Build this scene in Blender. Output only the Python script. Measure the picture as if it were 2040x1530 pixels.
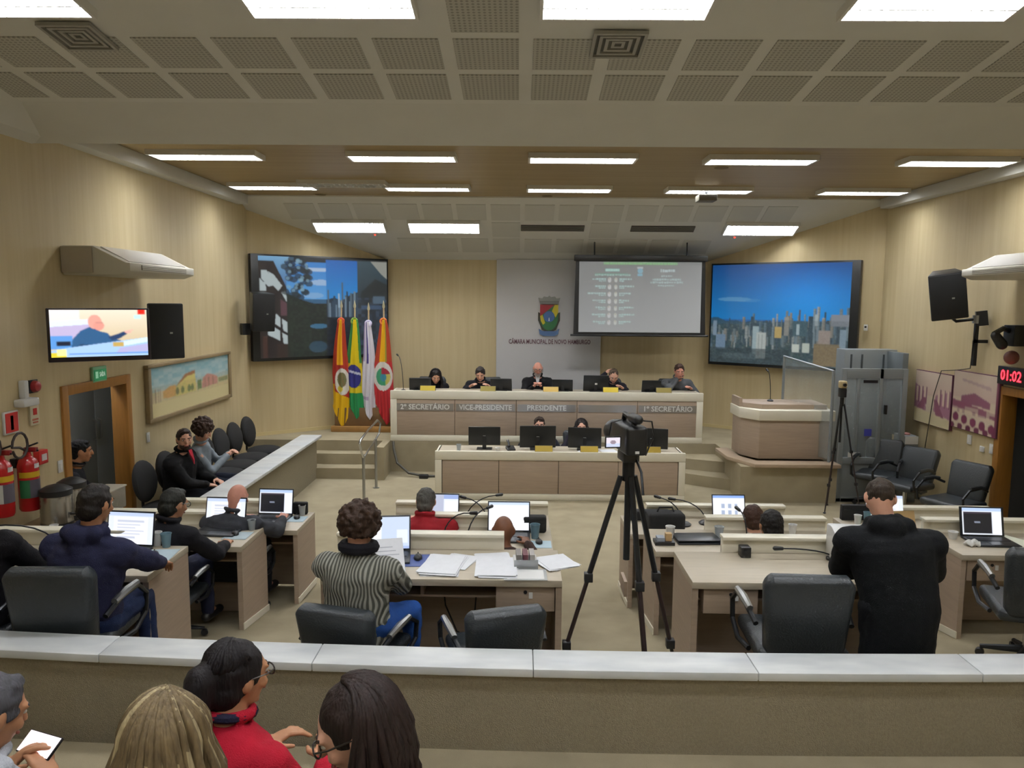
import bpy, bmesh, math, random
import numpy as np
from mathutils import Vector, Matrix, Euler

random.seed(7)
rng = np.random.RandomState(11)
sc = bpy.context.scene
COL = sc.collection
for o in list(bpy.data.objects):
    bpy.data.objects.remove(o)

# ------------------------------------------------------------------ camera, world, exposure
CAM_Z, PITCH, YAW, ROLL, LENS = 2.8, math.radians(6.3), 0.010, 0.008, 1500 / 2040 * 36
fw = Vector((-math.sin(YAW) * math.cos(PITCH), math.cos(YAW) * math.cos(PITCH), -math.sin(PITCH)))
rt = Vector((math.cos(YAW), math.sin(YAW), 0))
up = rt.cross(fw)
rt2 = rt * math.cos(ROLL) + up * math.sin(ROLL)
up2 = -rt * math.sin(ROLL) + up * math.cos(ROLL)
cd = bpy.data.cameras.new('camera')
cam = bpy.data.objects.new('camera', cd)
COL.objects.link(cam)
cam.matrix_world = Matrix(((rt2.x, up2.x, -fw.x, 0), (rt2.y, up2.y, -fw.y, 0), (rt2.z, up2.z, -fw.z, CAM_Z), (0, 0, 0, 1)))
cd.sensor_fit = 'HORIZONTAL'
cd.sensor_width = 36
cd.lens = LENS
cd.clip_start = 0.05
sc.camera = cam

w = bpy.data.worlds.new('world')
sc.world = w
w.use_nodes = True
w.node_tree.nodes['Background'].inputs[0].default_value = (0.75, 0.8, 0.85, 1)
w.node_tree.nodes['Background'].inputs[1].default_value = 0.05
sc.view_settings.view_transform = 'Standard'
sc.view_settings.look = 'None'
sc.view_settings.exposure = 0.12
sc.view_settings.gamma = 1.0
sc.view_settings.use_curve_mapping = False
LAMP = 33.0          # emission of a lit fluorescent luminaire
sc.cycles.use_denoising = True
sc.cycles.max_bounces = 6
sc.cycles.diffuse_bounces = 3
sc.cycles.glossy_bounces = 2
sc.cycles.transmission_bounces = 4
sc.cycles.use_adaptive_sampling = False
sc.cycles.use_light_tree = False
sc.cycles.caustics_reflective = False
sc.cycles.caustics_refractive = False
sc.cycles.sample_clamp_indirect = 4.0

# ------------------------------------------------------------------ helpers
PI = math.pi


def lin(c):
    if isinstance(c, str):
        c = [int(c[i:i + 2], 16) / 255 for i in (0, 2, 4)]
    return tuple(x / 12.92 if x <= 0.04045 else ((x + 0.055) / 1.055) ** 2.4 for x in c[:3])


class MB:
    """collects closed shapes into one mesh"""

    def __init__(s, M=None):
        s.v, s.f, s.mi = [], [], []
        s.M = M or Matrix()
        s.cur = 0

    def add(s, vs, fs):
        n = len(s.v)
        for p in vs:
            q = s.M @ Vector(p)
            s.v.append((q.x, q.y, q.z))
        for f in fs:
            s.f.append([i + n for i in f])
            s.mi.append(s.cur)
        return s

    def box(s, x0, x1, y0, y1, z0, z1):
        vs = [(x, y, z) for z in (z0, z1) for y in (y0, y1) for x in (x0, x1)]
        return s.add(vs, [(0, 2, 3, 1), (4, 5, 7, 6), (0, 1, 5, 4), (2, 6, 7, 3), (0, 4, 6, 2), (1, 3, 7, 5)])

    def cbox(s, c, d, R=None):
        hx, hy, hz = d[0] / 2, d[1] / 2, d[2] / 2
        R = R or Matrix.Identity(3)
        vs = [tuple(Vector(c) + R @ Vector((x, y, z))) for z in (-hz, hz) for y in (-hy, hy) for x in (-hx, hx)]
        return s.add(vs, [(0, 2, 3, 1), (4, 5, 7, 6), (0, 1, 5, 4), (2, 6, 7, 3), (0, 4, 6, 2), (1, 3, 7, 5)])

    def prism(s, pts, z0, z1):
        n = len(pts)
        vs = [(p[0], p[1], z0) for p in pts] + [(p[0], p[1], z1) for p in pts]
        fs = [tuple(reversed(range(n))), tuple(range(n, 2 * n))]
        fs += [(i, (i + 1) % n, n + (i + 1) % n, n + i) for i in range(n)]
        return s.add(vs, fs)

    def xprism(s, pts, x0, x1):
        """polygon in the y,z plane pushed along x"""
        n = len(pts)
        vs = [(x0, p[0], p[1]) for p in pts] + [(x1, p[0], p[1]) for p in pts]
        fs = [tuple(reversed(range(n))), tuple(range(n, 2 * n))]
        fs += [(i, (i + 1) % n, n + (i + 1) % n, n + i) for i in range(n)]
        return s.add(vs, fs)

    def yprism(s, pts, y0, y1):
        """polygon in the x,z plane pushed along y"""
        n = len(pts)
        vs = [(p[0], y0, p[1]) for p in pts] + [(p[0], y1, p[1]) for p in pts]
        fs = [tuple(range(n)), tuple(reversed(range(n, 2 * n)))]
        fs += [(i, n + i, n + (i + 1) % n, (i + 1) % n) for i in range(n)]
        return s.add(vs, fs)

    def lathe(s, prof, c=(0, 0, 0), n=20):
        """prof: list of (r, z); closed at both ends"""
        vs, fs = [], []
        m = len(prof)
        for r, z in prof:
            for k in range(n):
                a = 2 * PI * k / n
                vs.append((c[0] + r * math.cos(a), c[1] + r * math.sin(a), c[2] + z))
        for i in range(m - 1):
            for k in range(n):
                k2 = (k + 1) % n
                fs.append((i * n + k, i * n + k2, (i + 1) * n + k2, (i + 1) * n + k))
        fs.append(tuple(reversed(range(n))))
        fs.append(tuple(range((m - 1) * n, m * n)))
        return s.add(vs, fs)

    def tube(s, pts, r, n=8, closed=False):
        """sweep along pts; r is a number or a list"""
        P = [Vector(p) for p in pts]
        m = len(P)
        rr = r if isinstance(r, (list, tuple)) else [r] * m
        vs, fs = [], []
        nrm = None
        for i in range(m):
            if closed:
                t = (P[(i + 1) % m] - P[i - 1])
            else:
                t = P[min(i + 1, m - 1)] - P[max(i - 1, 0)]
            t.normalize()
            if nrm is None:
                nrm = t.orthogonal().normalized()
            else:
                nrm = (nrm - t * nrm.dot(t))
                nrm = nrm.normalized() if nrm.length > 1e-6 else t.orthogonal().normalized()
            b = t.cross(nrm)
            for k in range(n):
                a = 2 * PI * k / n
                vs.append(tuple(P[i] + (nrm * math.cos(a) + b * math.sin(a)) * rr[i]))
        for i in range(m if closed else m - 1):
            j = (i + 1) % m
            for k in range(n):
                k2 = (k + 1) % n
                fs.append((i * n + k, i * n + k2, j * n + k2, j * n + k))
        if not closed:
            fs.append(tuple(reversed(range(n))))
            fs.append(tuple(range((m - 1) * n, m * n)))
        return s.add(vs, fs)

    def cyl(s, p0, p1, r0, r1=None, n=12):
        return s.tube([p0, p1], [r0, r0 if r1 is None else r1], n)

    def ell(s, c, r, R=None, nu=14, nv=9):
        R = R or Matrix.Identity(3)
        c = Vector(c)
        vs, fs = [], []
        vs.append(tuple(c + R @ Vector((0, 0, -r[2]))))
        for i in range(1, nv):
            th = -PI / 2 + PI * i / nv
            for k in range(nu):
                a = 2 * PI * k / nu
                vs.append(tuple(c + R @ Vector((r[0] * math.cos(th) * math.cos(a), r[1] * math.cos(th) * math.sin(a), r[2] * math.sin(th)))))
        vs.append(tuple(c + R @ Vector((0, 0, r[2]))))
        for k in range(nu):
            fs.append((0, 1 + (k + 1) % nu, 1 + k))
        for i in range(nv - 2):
            for k in range(nu):
                a, b = 1 + i * nu + k, 1 + i * nu + (k + 1) % nu
                fs.append((a, b, b + nu, a + nu))
        t = len(vs) - 1
        o = 1 + (nv - 2) * nu
        for k in range(nu):
            fs.append((o + k, o + (k + 1) % nu, t))
        return s.add(vs, fs)

    def cap(s, p0, p1, r0, r1, n=12):
        """tapered capsule"""
        p0, p1 = Vector(p0), Vector(p1)
        d = (p1 - p0)
        L = d.length
        if L < 1e-5:
            return s.ell(p0, (r0, r0, r0))
        d /= L
        pts, rr = [], []
        for a in (-88, -60, -30, 0):
            pts.append(p0 + d * (r0 * math.sin(math.radians(a))))
            rr.append(max(r0 * math.cos(math.radians(a)), 1e-4))
        for a in (0, 30, 60, 88):
            pts.append(p1 + d * (r1 * math.sin(math.radians(a))))
            rr.append(max(r1 * math.cos(math.radians(a)), 1e-4))
        return s.tube(pts, rr, n)

    def loft(s, rings, closed=True):
        """rings: lists of points with equal count"""
        n = len(rings[0])
        vs = [tuple(p) for r in rings for p in r]
        fs = []
        for i in range(len(rings) - 1):
            for k in range(n):
                k2 = (k + 1) % n
                fs.append((i * n + k, i * n + k2, (i + 1) * n + k2, (i + 1) * n + k))
        if closed:
            fs.append(tuple(reversed(range(n))))
            fs.append(tuple(range((len(rings) - 1) * n, len(rings) * n)))
        return s.add(vs, fs)

    def mesh(s, name, bevel=0, seg=2, smooth=None, fn=None):
        me = bpy.data.meshes.new(name)
        me.from_pydata(s.v, [], s.f)
        me.polygons.foreach_set('material_index', s.mi)
        if bevel:
            bm = bmesh.new()
            bm.from_mesh(me)
            ed = [e for e in bm.edges if len(e.link_faces) == 2 and e.calc_face_angle(0) > 0.5]
            bmesh.ops.bevel(bm, geom=ed, offset=bevel, segments=seg, affect='EDGES', profile=0.5, clamp_overlap=True)
            bm.to_mesh(me)
            bm.free()
        if fn:
            for v in me.vertices:
                v.co = fn(v.co)
        ang = smooth if smooth is not None else 0.6
        if ang > 0:
            me.polygons.foreach_set('use_smooth', [True] * len(me.polygons))
            me.set_sharp_from_angle(angle=ang)
        me.update()
        return me

    def build(s, name, mat, parent=None, bevel=0, seg=2, smooth=None, fn=None, kind=None):
        return obj(name, s.mesh(name, bevel, seg, smooth, fn), mat, parent, kind)


def obj(name, me, mat, parent=None, kind=None):
    o = bpy.data.objects.new(name, me)
    COL.objects.link(o)
    ms = mat if isinstance(mat, (list, tuple)) else [mat]
    if me is not None and len(me.materials) == 0:
        for m in ms:
            me.materials.append(m)
    if parent is not None:
        o.parent = parent
    if kind:
        o['kind'] = kind
    return o


def tag(o, label, cat, group=None):
    o['label'] = label
    o['category'] = cat
    if group:
        o['group'] = group
    return o


def thing(name, label, cat, loc=(0, 0, 0), rz=0.0, group=None):
    o = bpy.data.objects.new(name, None)
    COL.objects.link(o)
    o.location = loc
    o.rotation_euler = (0, 0, rz)
    o.empty_display_size = 0.05
    return tag(o, label, cat, group)


def struct(name, mb, mat, parent=None, **k):
    o = mb.build(name, mat, parent, **k)
    if parent is None:
        o['kind'] = 'structure'
    return o


def copy_tree(o, parent=None):
    c = o.copy()
    COL.objects.link(c)
    c.parent = parent
    for ch in [x for x in bpy.data.objects if x.parent == o]:
        copy_tree(ch, c)
    return c


def dup(o, loc, rz, label=None, group=None):
    c = copy_tree(o)
    c.location = loc
    c.rotation_euler = (0, 0, rz)
    if label:
        c['label'] = label
    if group:
        c['group'] = group
    return c


_mats = {}


def M(name, col, rough=0.6, metal=0.0, var=0.0, vs=6.0, st=(1, 1, 1), bump=0.0, bs=60.0, bst=(1, 1, 1), emit=0.0, spec=0.5, alpha=1.0, trans=0.0, world=False, col2=None, coat=0.0, sheen=0.0):
    if name in _mats:
        return _mats[name]
    m = bpy.data.materials.new(name)
    m.use_nodes = True
    nt = m.node_tree
    N, L = nt.nodes, nt.links
    b = N['Principled BSDF']
    c = lin(col)
    b.inputs['Base Color'].default_value = (*c, 1)
    b.inputs['Roughness'].default_value = rough
    b.inputs['Metallic'].default_value = metal
    b.inputs['Specular IOR Level'].default_value = spec
    b.inputs['Coat Weight'].default_value = coat
    b.inputs['Sheen Weight'].default_value = sheen
    b.inputs['Alpha'].default_value = alpha
    b.inputs['Transmission Weight'].default_value = trans
    if emit:
        b.inputs['Emission Color'].default_value = (*c, 1)
        b.inputs['Emission Strength'].default_value = emit
        if emit < 10:
            m.cycles.emission_sampling = 'NONE'
    if var or bump:
        if world:
            src = N.new('ShaderNodeNewGeometry').outputs['Position']
        else:
            src = N.new('ShaderNodeTexCoord').outputs['Object']
    if var:
        mp = N.new('ShaderNodeMapping')
        mp.inputs['Scale'].default_value = st
        L.new(src, mp.inputs['Vector'])
        t = N.new('ShaderNodeTexNoise')
        t.inputs['Scale'].default_value = vs
        t.inputs['Detail'].default_value = 2.5
        t.inputs['Roughness'].default_value = 0.65
        L.new(mp.outputs[0], t.inputs['Vector'])
        r = N.new('ShaderNodeValToRGB')
        r.color_ramp.elements[0].position = 0.25
        r.color_ramp.elements[1].position = 0.75
        if col2 is not None:
            c2 = lin(col2)
            r.color_ramp.elements[0].color = (*c2, 1)
            r.color_ramp.elements[1].color = (*c, 1)
        else:
            r.color_ramp.elements[0].color = (*[max(x * (1 - var), 0) for x in c], 1)
            r.color_ramp.elements[1].color = (*[min(x * (1 + var), 1) for x in c], 1)
        L.new(t.outputs['Fac'], r.inputs[0])
        L.new(r.outputs[0], b.inputs['Base Color'])
    if bump:
        mp2 = N.new('ShaderNodeMapping')
        mp2.inputs['Scale'].default_value = bst
        L.new(src, mp2.inputs['Vector'])
        t2 = N.new('ShaderNodeTexNoise')
        t2.inputs['Scale'].default_value = bs
        t2.inputs['Detail'].default_value = 1
        L.new(mp2.outputs[0], t2.inputs['Vector'])
        bp = N.new('ShaderNodeBump')
        bp.inputs['Strength'].default_value = bump
        bp.inputs['Distance'].default_value = 0.01
        L.new(t2.outputs['Fac'], bp.inputs['Height'])
        L.new(bp.outputs[0], b.inputs['Normal'])
    _mats[name] = m
    return m


# picture canvases: painted with numpy, carried by the colours of a fine grid
class Canvas:
    def __init__(s, w, h, bg=(0, 0, 0)):
        s.w, s.h = w, h
        s.a = np.zeros((h, w, 3)) + np.array(lin(bg))
        yy, xx = np.mgrid[0:h, 0:w]
        s.X = (xx + 0.5) / w      # 0..1 left to right
        s.Y = (yy + 0.5) / h      # 0..1 top to bottom

    def put(s, mask, col, a=1.0):
        c = np.array(lin(col))
        s.a[mask] = s.a[mask] * (1 - a) + c * a

    def rect(s, x0, y0, x1, y1, col, a=1.0):
        s.put((s.X >= x0) & (s.X <= x1) & (s.Y >= y0) & (s.Y <= y1), col, a)

    def ell(s, cx, cy, rx, ry, col, a=1.0):
        s.put(((s.X - cx) / rx) ** 2 + ((s.Y - cy) / ry) ** 2 <= 1, col, a)

    def poly(s, pts, col, a=1.0):
        m = np.zeros(s.X.shape, bool)
        n = len(pts)
        for i in range(n):
            x1, y1 = pts[i]
            x2, y2 = pts[(i + 1) % n]
            if y1 == y2:
                continue
            c = ((y1 > s.Y) != (y2 > s.Y)) & (s.X < (x2 - x1) * (s.Y - y1) / (y2 - y1) + x1)
            m ^= c
        s.put(m, col, a)

    def line(s, x0, y0, x1, y1, wd, col, a=1.0):
        dx, dy = x1 - x0, y1 - y0
        L2 = dx * dx + dy * dy + 1e-9
        t = np.clip(((s.X - x0) * dx + (s.Y - y0) * dy) / L2, 0, 1)
        s.put((s.X - x0 - t * dx) ** 2 + (s.Y - y0 - t * dy) ** 2 <= (wd / 2) ** 2, col, a)

    def vgrad(s, x0, y0, x1, y1, c0, c1):
        m = (s.X >= x0) & (s.X <= x1) & (s.Y >= y0) & (s.Y <= y1)
        t = ((s.Y - y0) / max(y1 - y0, 1e-6))[m][:, None]
        s.a[m] = np.array(lin(c0)) * (1 - t) + np.array(lin(c1)) * t

    def noise(s, x0, y0, x1, y1, cols, cell=0.02, a=0.6, seed=1):
        r = np.random.RandomState(seed)
        m = (s.X >= x0) & (s.X <= x1) & (s.Y >= y0) & (s.Y <= y1)
        gx = (s.X / cell).astype(int)
        gy = (s.Y / cell).astype(int)
        tab = r.randint(0, len(cols), (gy.max() + 1, gx.max() + 1))
        C = np.array([lin(c) for c in cols])
        v = C[tab[gy, gx]]
        s.a[m] = s.a[m] * (1 - a) + v[m] * a

    def blur(s, n=1):
        for _ in range(n):
            p = np.pad(s.a, ((1, 1), (1, 1), (0, 0)), 'edge')
            s.a = (p[:-2, 1:-1] + p[2:, 1:-1] + p[1:-1, :-2] + p[1:-1, 2:] + 2 * p[1:-1, 1:-1]) / 6
        return s

    def mesh(s, name, W, H, fn=None):
        """grid in local x (right) / z (up), centred, facing -y"""
        w_, h_ = s.w, s.h
        xs = (np.arange(w_) / (w_ - 1) - 0.5) * W
        zs = (0.5 - np.arange(h_) / (h_ - 1)) * H
        X, Z = np.meshgrid(xs, zs)
        co = np.stack([X.ravel(), np.zeros(w_ * h_), Z.ravel()], 1)
        if fn is not None:
            co = fn(co)
        i = (np.arange(h_ - 1)[:, None] * w_ + np.arange(w_ - 1)[None, :]).ravel()
        fc = np.stack([i, i + w_, i + w_ + 1, i + 1], 1)
        me = bpy.data.meshes.new(name)
        me.vertices.add(len(co))
        me.vertices.foreach_set('co', co.ravel())
        me.loops.add(fc.size)
        me.loops.foreach_set('vertex_index', fc.ravel())
        me.polygons.add(len(fc))
        me.polygons.foreach_set('loop_start', np.arange(len(fc)) * 4)
        me.update(calc_edges=True)
        at = me.color_attributes.new('Col', 'FLOAT_COLOR', 'POINT')
        rgba = np.ones((w_ * h_, 4))
        rgba[:, :3] = np.clip(s.a.reshape(-1, 3), 0, 1)
        at.data.foreach_set('color', rgba.ravel())
        me.polygons.foreach_set('use_smooth', [True] * len(fc))
        return me


def pic_mat(name, emit=0.0, rough=0.5, base=0.0):
    """material that shows the picture's own colours; emit > 0 for lit displays"""
    if name in _mats:
        return _mats[name]
    m = bpy.data.materials.new(name)
    m.use_nodes = True
    N, L = m.node_tree.nodes, m.node_tree.links
    b = N['Principled BSDF']
    a = N.new('ShaderNodeVertexColor')
    a.layer_name = 'Col'
    b.inputs['Roughness'].default_value = rough
    if emit:
        b.inputs['Base Color'].default_value = (base, base, base, 1)
        L.new(a.outputs[0], b.inputs['Emission Color'])
        b.inputs['Emission Strength'].default_value = emit
        m.cycles.emission_sampling = 'NONE'
    else:
        L.new(a.outputs[0], b.inputs['Base Color'])
    _mats[name] = m
    return m


def text_mesh(txt, size, depth=0.002, align='CENTER', bold=0.0):
    cu = bpy.data.curves.new('lettering', 'FONT')
    cu.body = txt
    cu.size = size
    cu.extrude = depth
    cu.offset = bold
    cu.align_x = align
    cu.align_y = 'CENTER'
    cu.resolution_u = 2
    o = bpy.data.objects.new('lettering', cu)
    COL.objects.link(o)
    bpy.context.view_layer.update()
    me = bpy.data.meshes.new_from_object(o.evaluated_get(bpy.context.evaluated_depsgraph_get()))
    bpy.data.objects.remove(o)
    bpy.data.curves.remove(cu)
    me.transform(Matrix.Rotation(PI / 2, 4, 'X'))
    return me


def ramp(y):
    return max(0.0, min(0.45, 0.145 * (6.8 - y)))

# ------------------------------------------------------------------ materials of the room
def wood_wall(name, c1, c2, vert=True):
    m = M(name, c1, rough=0.5, var=0.1, vs=1.0, st=(11, 11, 0.5) if vert else (0.5, 11, 11), col2=c2, world=True, spec=0.35)
    return m


MAT_WALL = wood_wall('wall_laminate', 'D9C8A0', 'CEBB90')
MAT_WOODCEIL = wood_wall('ceiling_laminate', 'A8946C', '98845C', False)
MAT_CARPET = M('carpet', 'A69B81', rough=0.95, var=0.14, vs=2.2, bump=0.5, bs=260, world=True, spec=0.1)
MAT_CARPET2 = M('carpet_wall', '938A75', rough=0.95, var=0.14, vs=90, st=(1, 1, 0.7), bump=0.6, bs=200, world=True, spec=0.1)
MAT_CEIL = M('ceiling_paint', 'E8E7DF', rough=0.85, var=0.03, vs=2, world=True)
MAT_MARBLE = M('marble', 'E4E6E4', rough=0.35, var=0.12, vs=2.5, st=(1, 3, 1), col2='C2C6C8', world=True)
MAT_WHITE = M('white_paint', 'EDEBE4', rough=0.5)
MAT_CREAM = M('cream_laminate', 'F2ECD8', rough=0.4, var=0.02)
MAT_LAM = M('taupe_laminate', 'AE9B88', rough=0.45, var=0.09, vs=3, st=(1, 1, 14), world=True)
MAT_LAMTOP = M('desktop_laminate', 'C2B7A2', rough=0.4, var=0.07, vs=3, st=(1, 12, 1), world=True)
MAT_JAMB = M('door_wood', '9A6A2C', rough=0.45, var=0.15, vs=4, st=(8, 8, 0.6), world=True)
MAT_BLACK = M('black_plastic', '17181B', rough=0.4)
MAT_DARK = M('dark_metal', '232528', rough=0.35, metal=0.4)
MAT_LEATHER = M('black_leather', '2A2F33', rough=0.38, bump=0.25, bs=90, spec=0.5)
MAT_FABRIC = M('black_fabric', '1B1B1C', rough=0.9, bump=0.4, bs=300)
MAT_CHROME = M('polished_steel', 'C9CBCC', rough=0.18, metal=1.0)
MAT_STEEL = M('brushed_steel', 'A9ABAA', rough=0.35, metal=0.9)
MAT_GREY = M('grey_steel', '8A8F92', rough=0.5, metal=0.2)
MAT_PLASTIC = M('white_plastic', 'E9E9E6', rough=0.35)
MAT_LAMP = M('lamp_light', 'F7FAFF', emit=LAMP)
MAT_TUBE = M('tube_light', 'FFFFFF', emit=LAMP * 1.2)
MAT_TUBE.cycles.emission_sampling = 'NONE'
MAT_LAMPOFF = M('lamp_unlit', 'CFCBB8', rough=0.4)
MAT_LOUVER = M('louver', 'F2F2EE', rough=0.3)


def perforated():
    m = M('perforated_tile', 'B2B0A5', rough=0.9)
    N, L = m.node_tree.nodes, m.node_tree.links
    b = N['Principled BSDF']
    tc = N.new('ShaderNodeTexCoord')
    sp = N.new('ShaderNodeSeparateXYZ')
    L.new(tc.outputs['Object'], sp.inputs[0])
    outs = []
    for ax, k in (('X', 2 * PI / 0.034), ('Y', 2 * PI / 0.034)):
        mu = N.new('ShaderNodeMath'); mu.operation = 'MULTIPLY'; mu.inputs[1].default_value = k
        si = N.new('ShaderNodeMath'); si.operation = 'SINE'
        L.new(sp.outputs[ax], mu.inputs[0]); L.new(mu.outputs[0], si.inputs[0])
        outs.append(si)
    ad = N.new('ShaderNodeMath'); ad.operation = 'ADD'
    L.new(outs[0].outputs[0], ad.inputs[0]); L.new(outs[1].outputs[0], ad.inputs[1])
    r = N.new('ShaderNodeValToRGB')
    r.color_ramp.elements[0].position = 0.55
    r.color_ramp.elements[1].position = 0.75
    r.color_ramp.elements[0].color = (*lin('C6C4BA'), 1)
    r.color_ramp.elements[1].color = (*lin('9E9C92'), 1)
    L.new(ad.outputs[0], r.inputs[0])
    L.new(r.outputs[0], b.inputs['Base Color'])
    return m


MAT_PERF = perforated()

XL, XR, YB = -4.45, 5.75, 13.9
DLY, DRY = 12.37, 12.1          # where the side walls turn towards the back wall
BLX, BRX = -2.45, 3.4
DOORL = (7.25, 8.42, 1.88)
DOORR = (7.7, 8.96, 1.78)

# floor: level in front, rising to the gallery parapet
m = MB()
ys = [13.95, 6.8] + [6.8 - 0.775 * i for i in range(1, 5)] + [3.62]
for a, b in zip(ys[:-1], ys[1:]):
    za, zb = ramp(a), ramp(b)
    m.add([(XL - 0.05, b, zb), (XR + 0.05, b, zb), (XR + 0.05, a, za), (XL - 0.05, a, za)], [(0, 1, 2, 3)])
struct('floor', m, MAT_CARPET, smooth=0)
# gallery floor in tiers
m = MB()
TIERS = [(3.66, 2.02, 0.49), (2.02, 1.28, 0.64), (1.28, 0.55, 0.80), (0.55, -0.25, 1.0), (-0.25, -3.5, 1.2)]
for a, b, z in TIERS:
    m.box(XL - 0.05, XR + 0.05, b, a + 0.01, -0.1, z)
struct('floor_gallery', m, MAT_CARPET, smooth=0)


def wallseg(m, p, q, z0, z1, t=0.14):
    d = Vector((q[0] - p[0], q[1] - p[1], 0)).normalized()
    n = Vector((-d.y, d.x, 0)) * t         # outward = left of travel
    m.prism([(p[0], p[1]), (q[0], q[1]), (q[0] + n.x, q[1] + n.y), (p[0] + n.x, p[1] + n.y)], z0, z1)


HT = 5.9
m = MB()
wallseg(m, (XL, -3.5), (XL, DOORL[0]), -0.1, HT)
wallseg(m, (XL, DOORL[1]), (XL, DLY), -0.1, HT)
wallseg(m, (XL, DOORL[0]), (XL, DOORL[1]), DOORL[2], HT)
struct('wall_left', m, MAT_WALL, smooth=0)
m = MB(); wallseg(m, (XL, DLY), (BLX, YB), -0.1, HT); struct('wall_left_corner', m, MAT_WALL, smooth=0)
m = MB(); wallseg(m, (BLX, YB), (BRX, YB), -0.1, HT); struct('wall_back', m, MAT_WALL, smooth=0)
m = MB(); wallseg(m, (BRX, YB), (XR, DRY), -0.1, HT); struct('wall_right_corner', m, MAT_WALL, smooth=0)
m = MB()
wallseg(m, (XR, DRY), (XR, DOORR[1]), -0.1, HT)
wallseg(m, (XR, DOORR[0]), (XR, -3.5), -0.1, HT)
wallseg(m, (XR, DOORR[1]), (XR, DOORR[0]), DOORR[2], HT)
struct('wall_right', m, MAT_WALL, smooth=0)
m = MB(); wallseg(m, (XR, -3.5), (XL, -3.5), -0.1, HT); struct('wall_rear', m, MAT_WALL, smooth=0)

# corridors behind the two doors
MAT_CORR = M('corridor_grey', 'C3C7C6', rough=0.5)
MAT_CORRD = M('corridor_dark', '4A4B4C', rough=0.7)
m = MB()
m.box(-5.75, -5.6, 6.6, 11.2, -0.05, 2.5)
m.box(-5.75, XL - 0.14, 11.2, 11.3, -0.05, 2.5)
m.box(-5.75, XL - 0.14, 6.5, 6.6, -0.05, 2.5)
struct('wall_corridor', m, MAT_CORR, smooth=0)
m = MB(); m.box(-5.75, XL - 0.14, 6.5, 11.3, 2.5, 2.6); struct('ceiling_corridor', m, MAT_CEIL)
m = MB(); m.box(-5.75, XL + 0.0, 6.5, 11.3, -0.15, -0.005); struct('floor_corridor', m, MAT_CARPET)
# grey metal lift doors seen through the left doorway
t = thing('corridor_door', 'grey metal double doors in the corridor seen through the left doorway', 'door', (-5.575, 9.7, 0))
for k, (a, b) in enumerate(((-0.62, -0.01), (0.01, 0.62))):
    m = MB(); m.box(-0.02, 0.02, a, b, 0, 2.2); d = m.build('door_leaf', M('lift_leaf', 'A9B0B2', rough=0.4, metal=0.3), t, bevel=0.004)
    m = MB(); m.tube([(0.02, a + (0.05 if k else 0.56), 0.95), (0.06, a + (0.05 if k else 0.56), 0.97), (0.06, a + (0.05 if k else 0.56), 1.2), (0.02, a + (0.05 if k else 0.56), 1.22)], 0.012); m.build('handle', MAT_STEEL, d)
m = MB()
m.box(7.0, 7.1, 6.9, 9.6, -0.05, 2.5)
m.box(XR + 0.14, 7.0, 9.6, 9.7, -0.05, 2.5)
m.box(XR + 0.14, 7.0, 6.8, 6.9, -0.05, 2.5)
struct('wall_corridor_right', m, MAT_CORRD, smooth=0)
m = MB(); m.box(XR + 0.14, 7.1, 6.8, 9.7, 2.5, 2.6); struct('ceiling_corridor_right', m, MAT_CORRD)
m = MB(); m.box(XR, 7.1, 6.8, 9.7, -0.15, -0.005); struct('floor_corridor_right', m, MAT_CARPET)


def doorframe(name, x, side, y0, y1, z1):
    """side +1: the room lies towards +x"""
    w = 0.1
    xi, xo = (x + 0.025 * side, x - 0.16 * side)
    a, b = min(xi, xo), max(xi, xo)
    m = MB()
    m.box(a, b, y0 - 0.06, y0 + 0.04, 0, z1 + 0.06)
    m.box(a, b, y1 - 0.04, y1 + 0.06, 0, z1 + 0.06)
    m.box(a, b, y0 + 0.04, y1 - 0.04, z1 - 0.04, z1 + 0.06)
    return struct(name, m, MAT_JAMB, bevel=0.006)


doorframe('door_1', XL, 1, *DOORL)
doorframe('door_2', XR, -1, *DOORR)
# open leaf of the left door, folded back into the corridor against the far jamb
m = MB(); m.box(XR + 0.12, 6.7, DOORR[1] + 0.0, DOORR[1] + 0.04, 0, DOORR[2] - 0.05)
struct('door_3', m, M('dark_door', '3A3B3D', rough=0.5), bevel=0.004)

# ceilings
Y1, Z1 = 6.45, 4.42
SL = 0.13


def zc(y):
    return Z1 + SL * (Y1 - y)


m = MB()
m.xprism([(-3.55, zc(-3.55)), (Y1, Z1), (7.0, 4.19), (7.0, 4.55), (Y1, 4.8), (-3.55, zc(-3.55) + 0.2)], XL - 0.1, XR + 0.1)
CEIL_A = struct('ceiling_near', m, MAT_CEIL, smooth=0)
m = MB(); m.box(XL - 0.1, XR + 0.1, 6.99, 12.02, 4.42, 4.52); struct('ceiling_wood', m, MAT_WOODCEIL, smooth=0)
YC0, ZC0, YC1, ZC1 = 12.0, 4.40, 13.98, 3.50
m = MB(); m.xprism([(YC0, ZC0), (YC1, ZC1), (YC1, ZC1 + 0.2), (YC0, ZC0 + 0.2)], XL - 0.1, XR + 0.1)
CEIL_C = struct('ceiling_front', m, MAT_CEIL, smooth=0)
# cornice strips along the side walls
m = MB(); m.box(XL - 0.01, XL + 0.17, 6.95, 12.0, 4.27, 4.42); struct('trim_1', m, MAT_CEIL, bevel=0.01)
m = MB(); m.box(XR - 0.17, XR + 0.01, 6.95, 12.0, 4.27, 4.42); struct('trim_2', m, MAT_CEIL, bevel=0.01)

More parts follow.
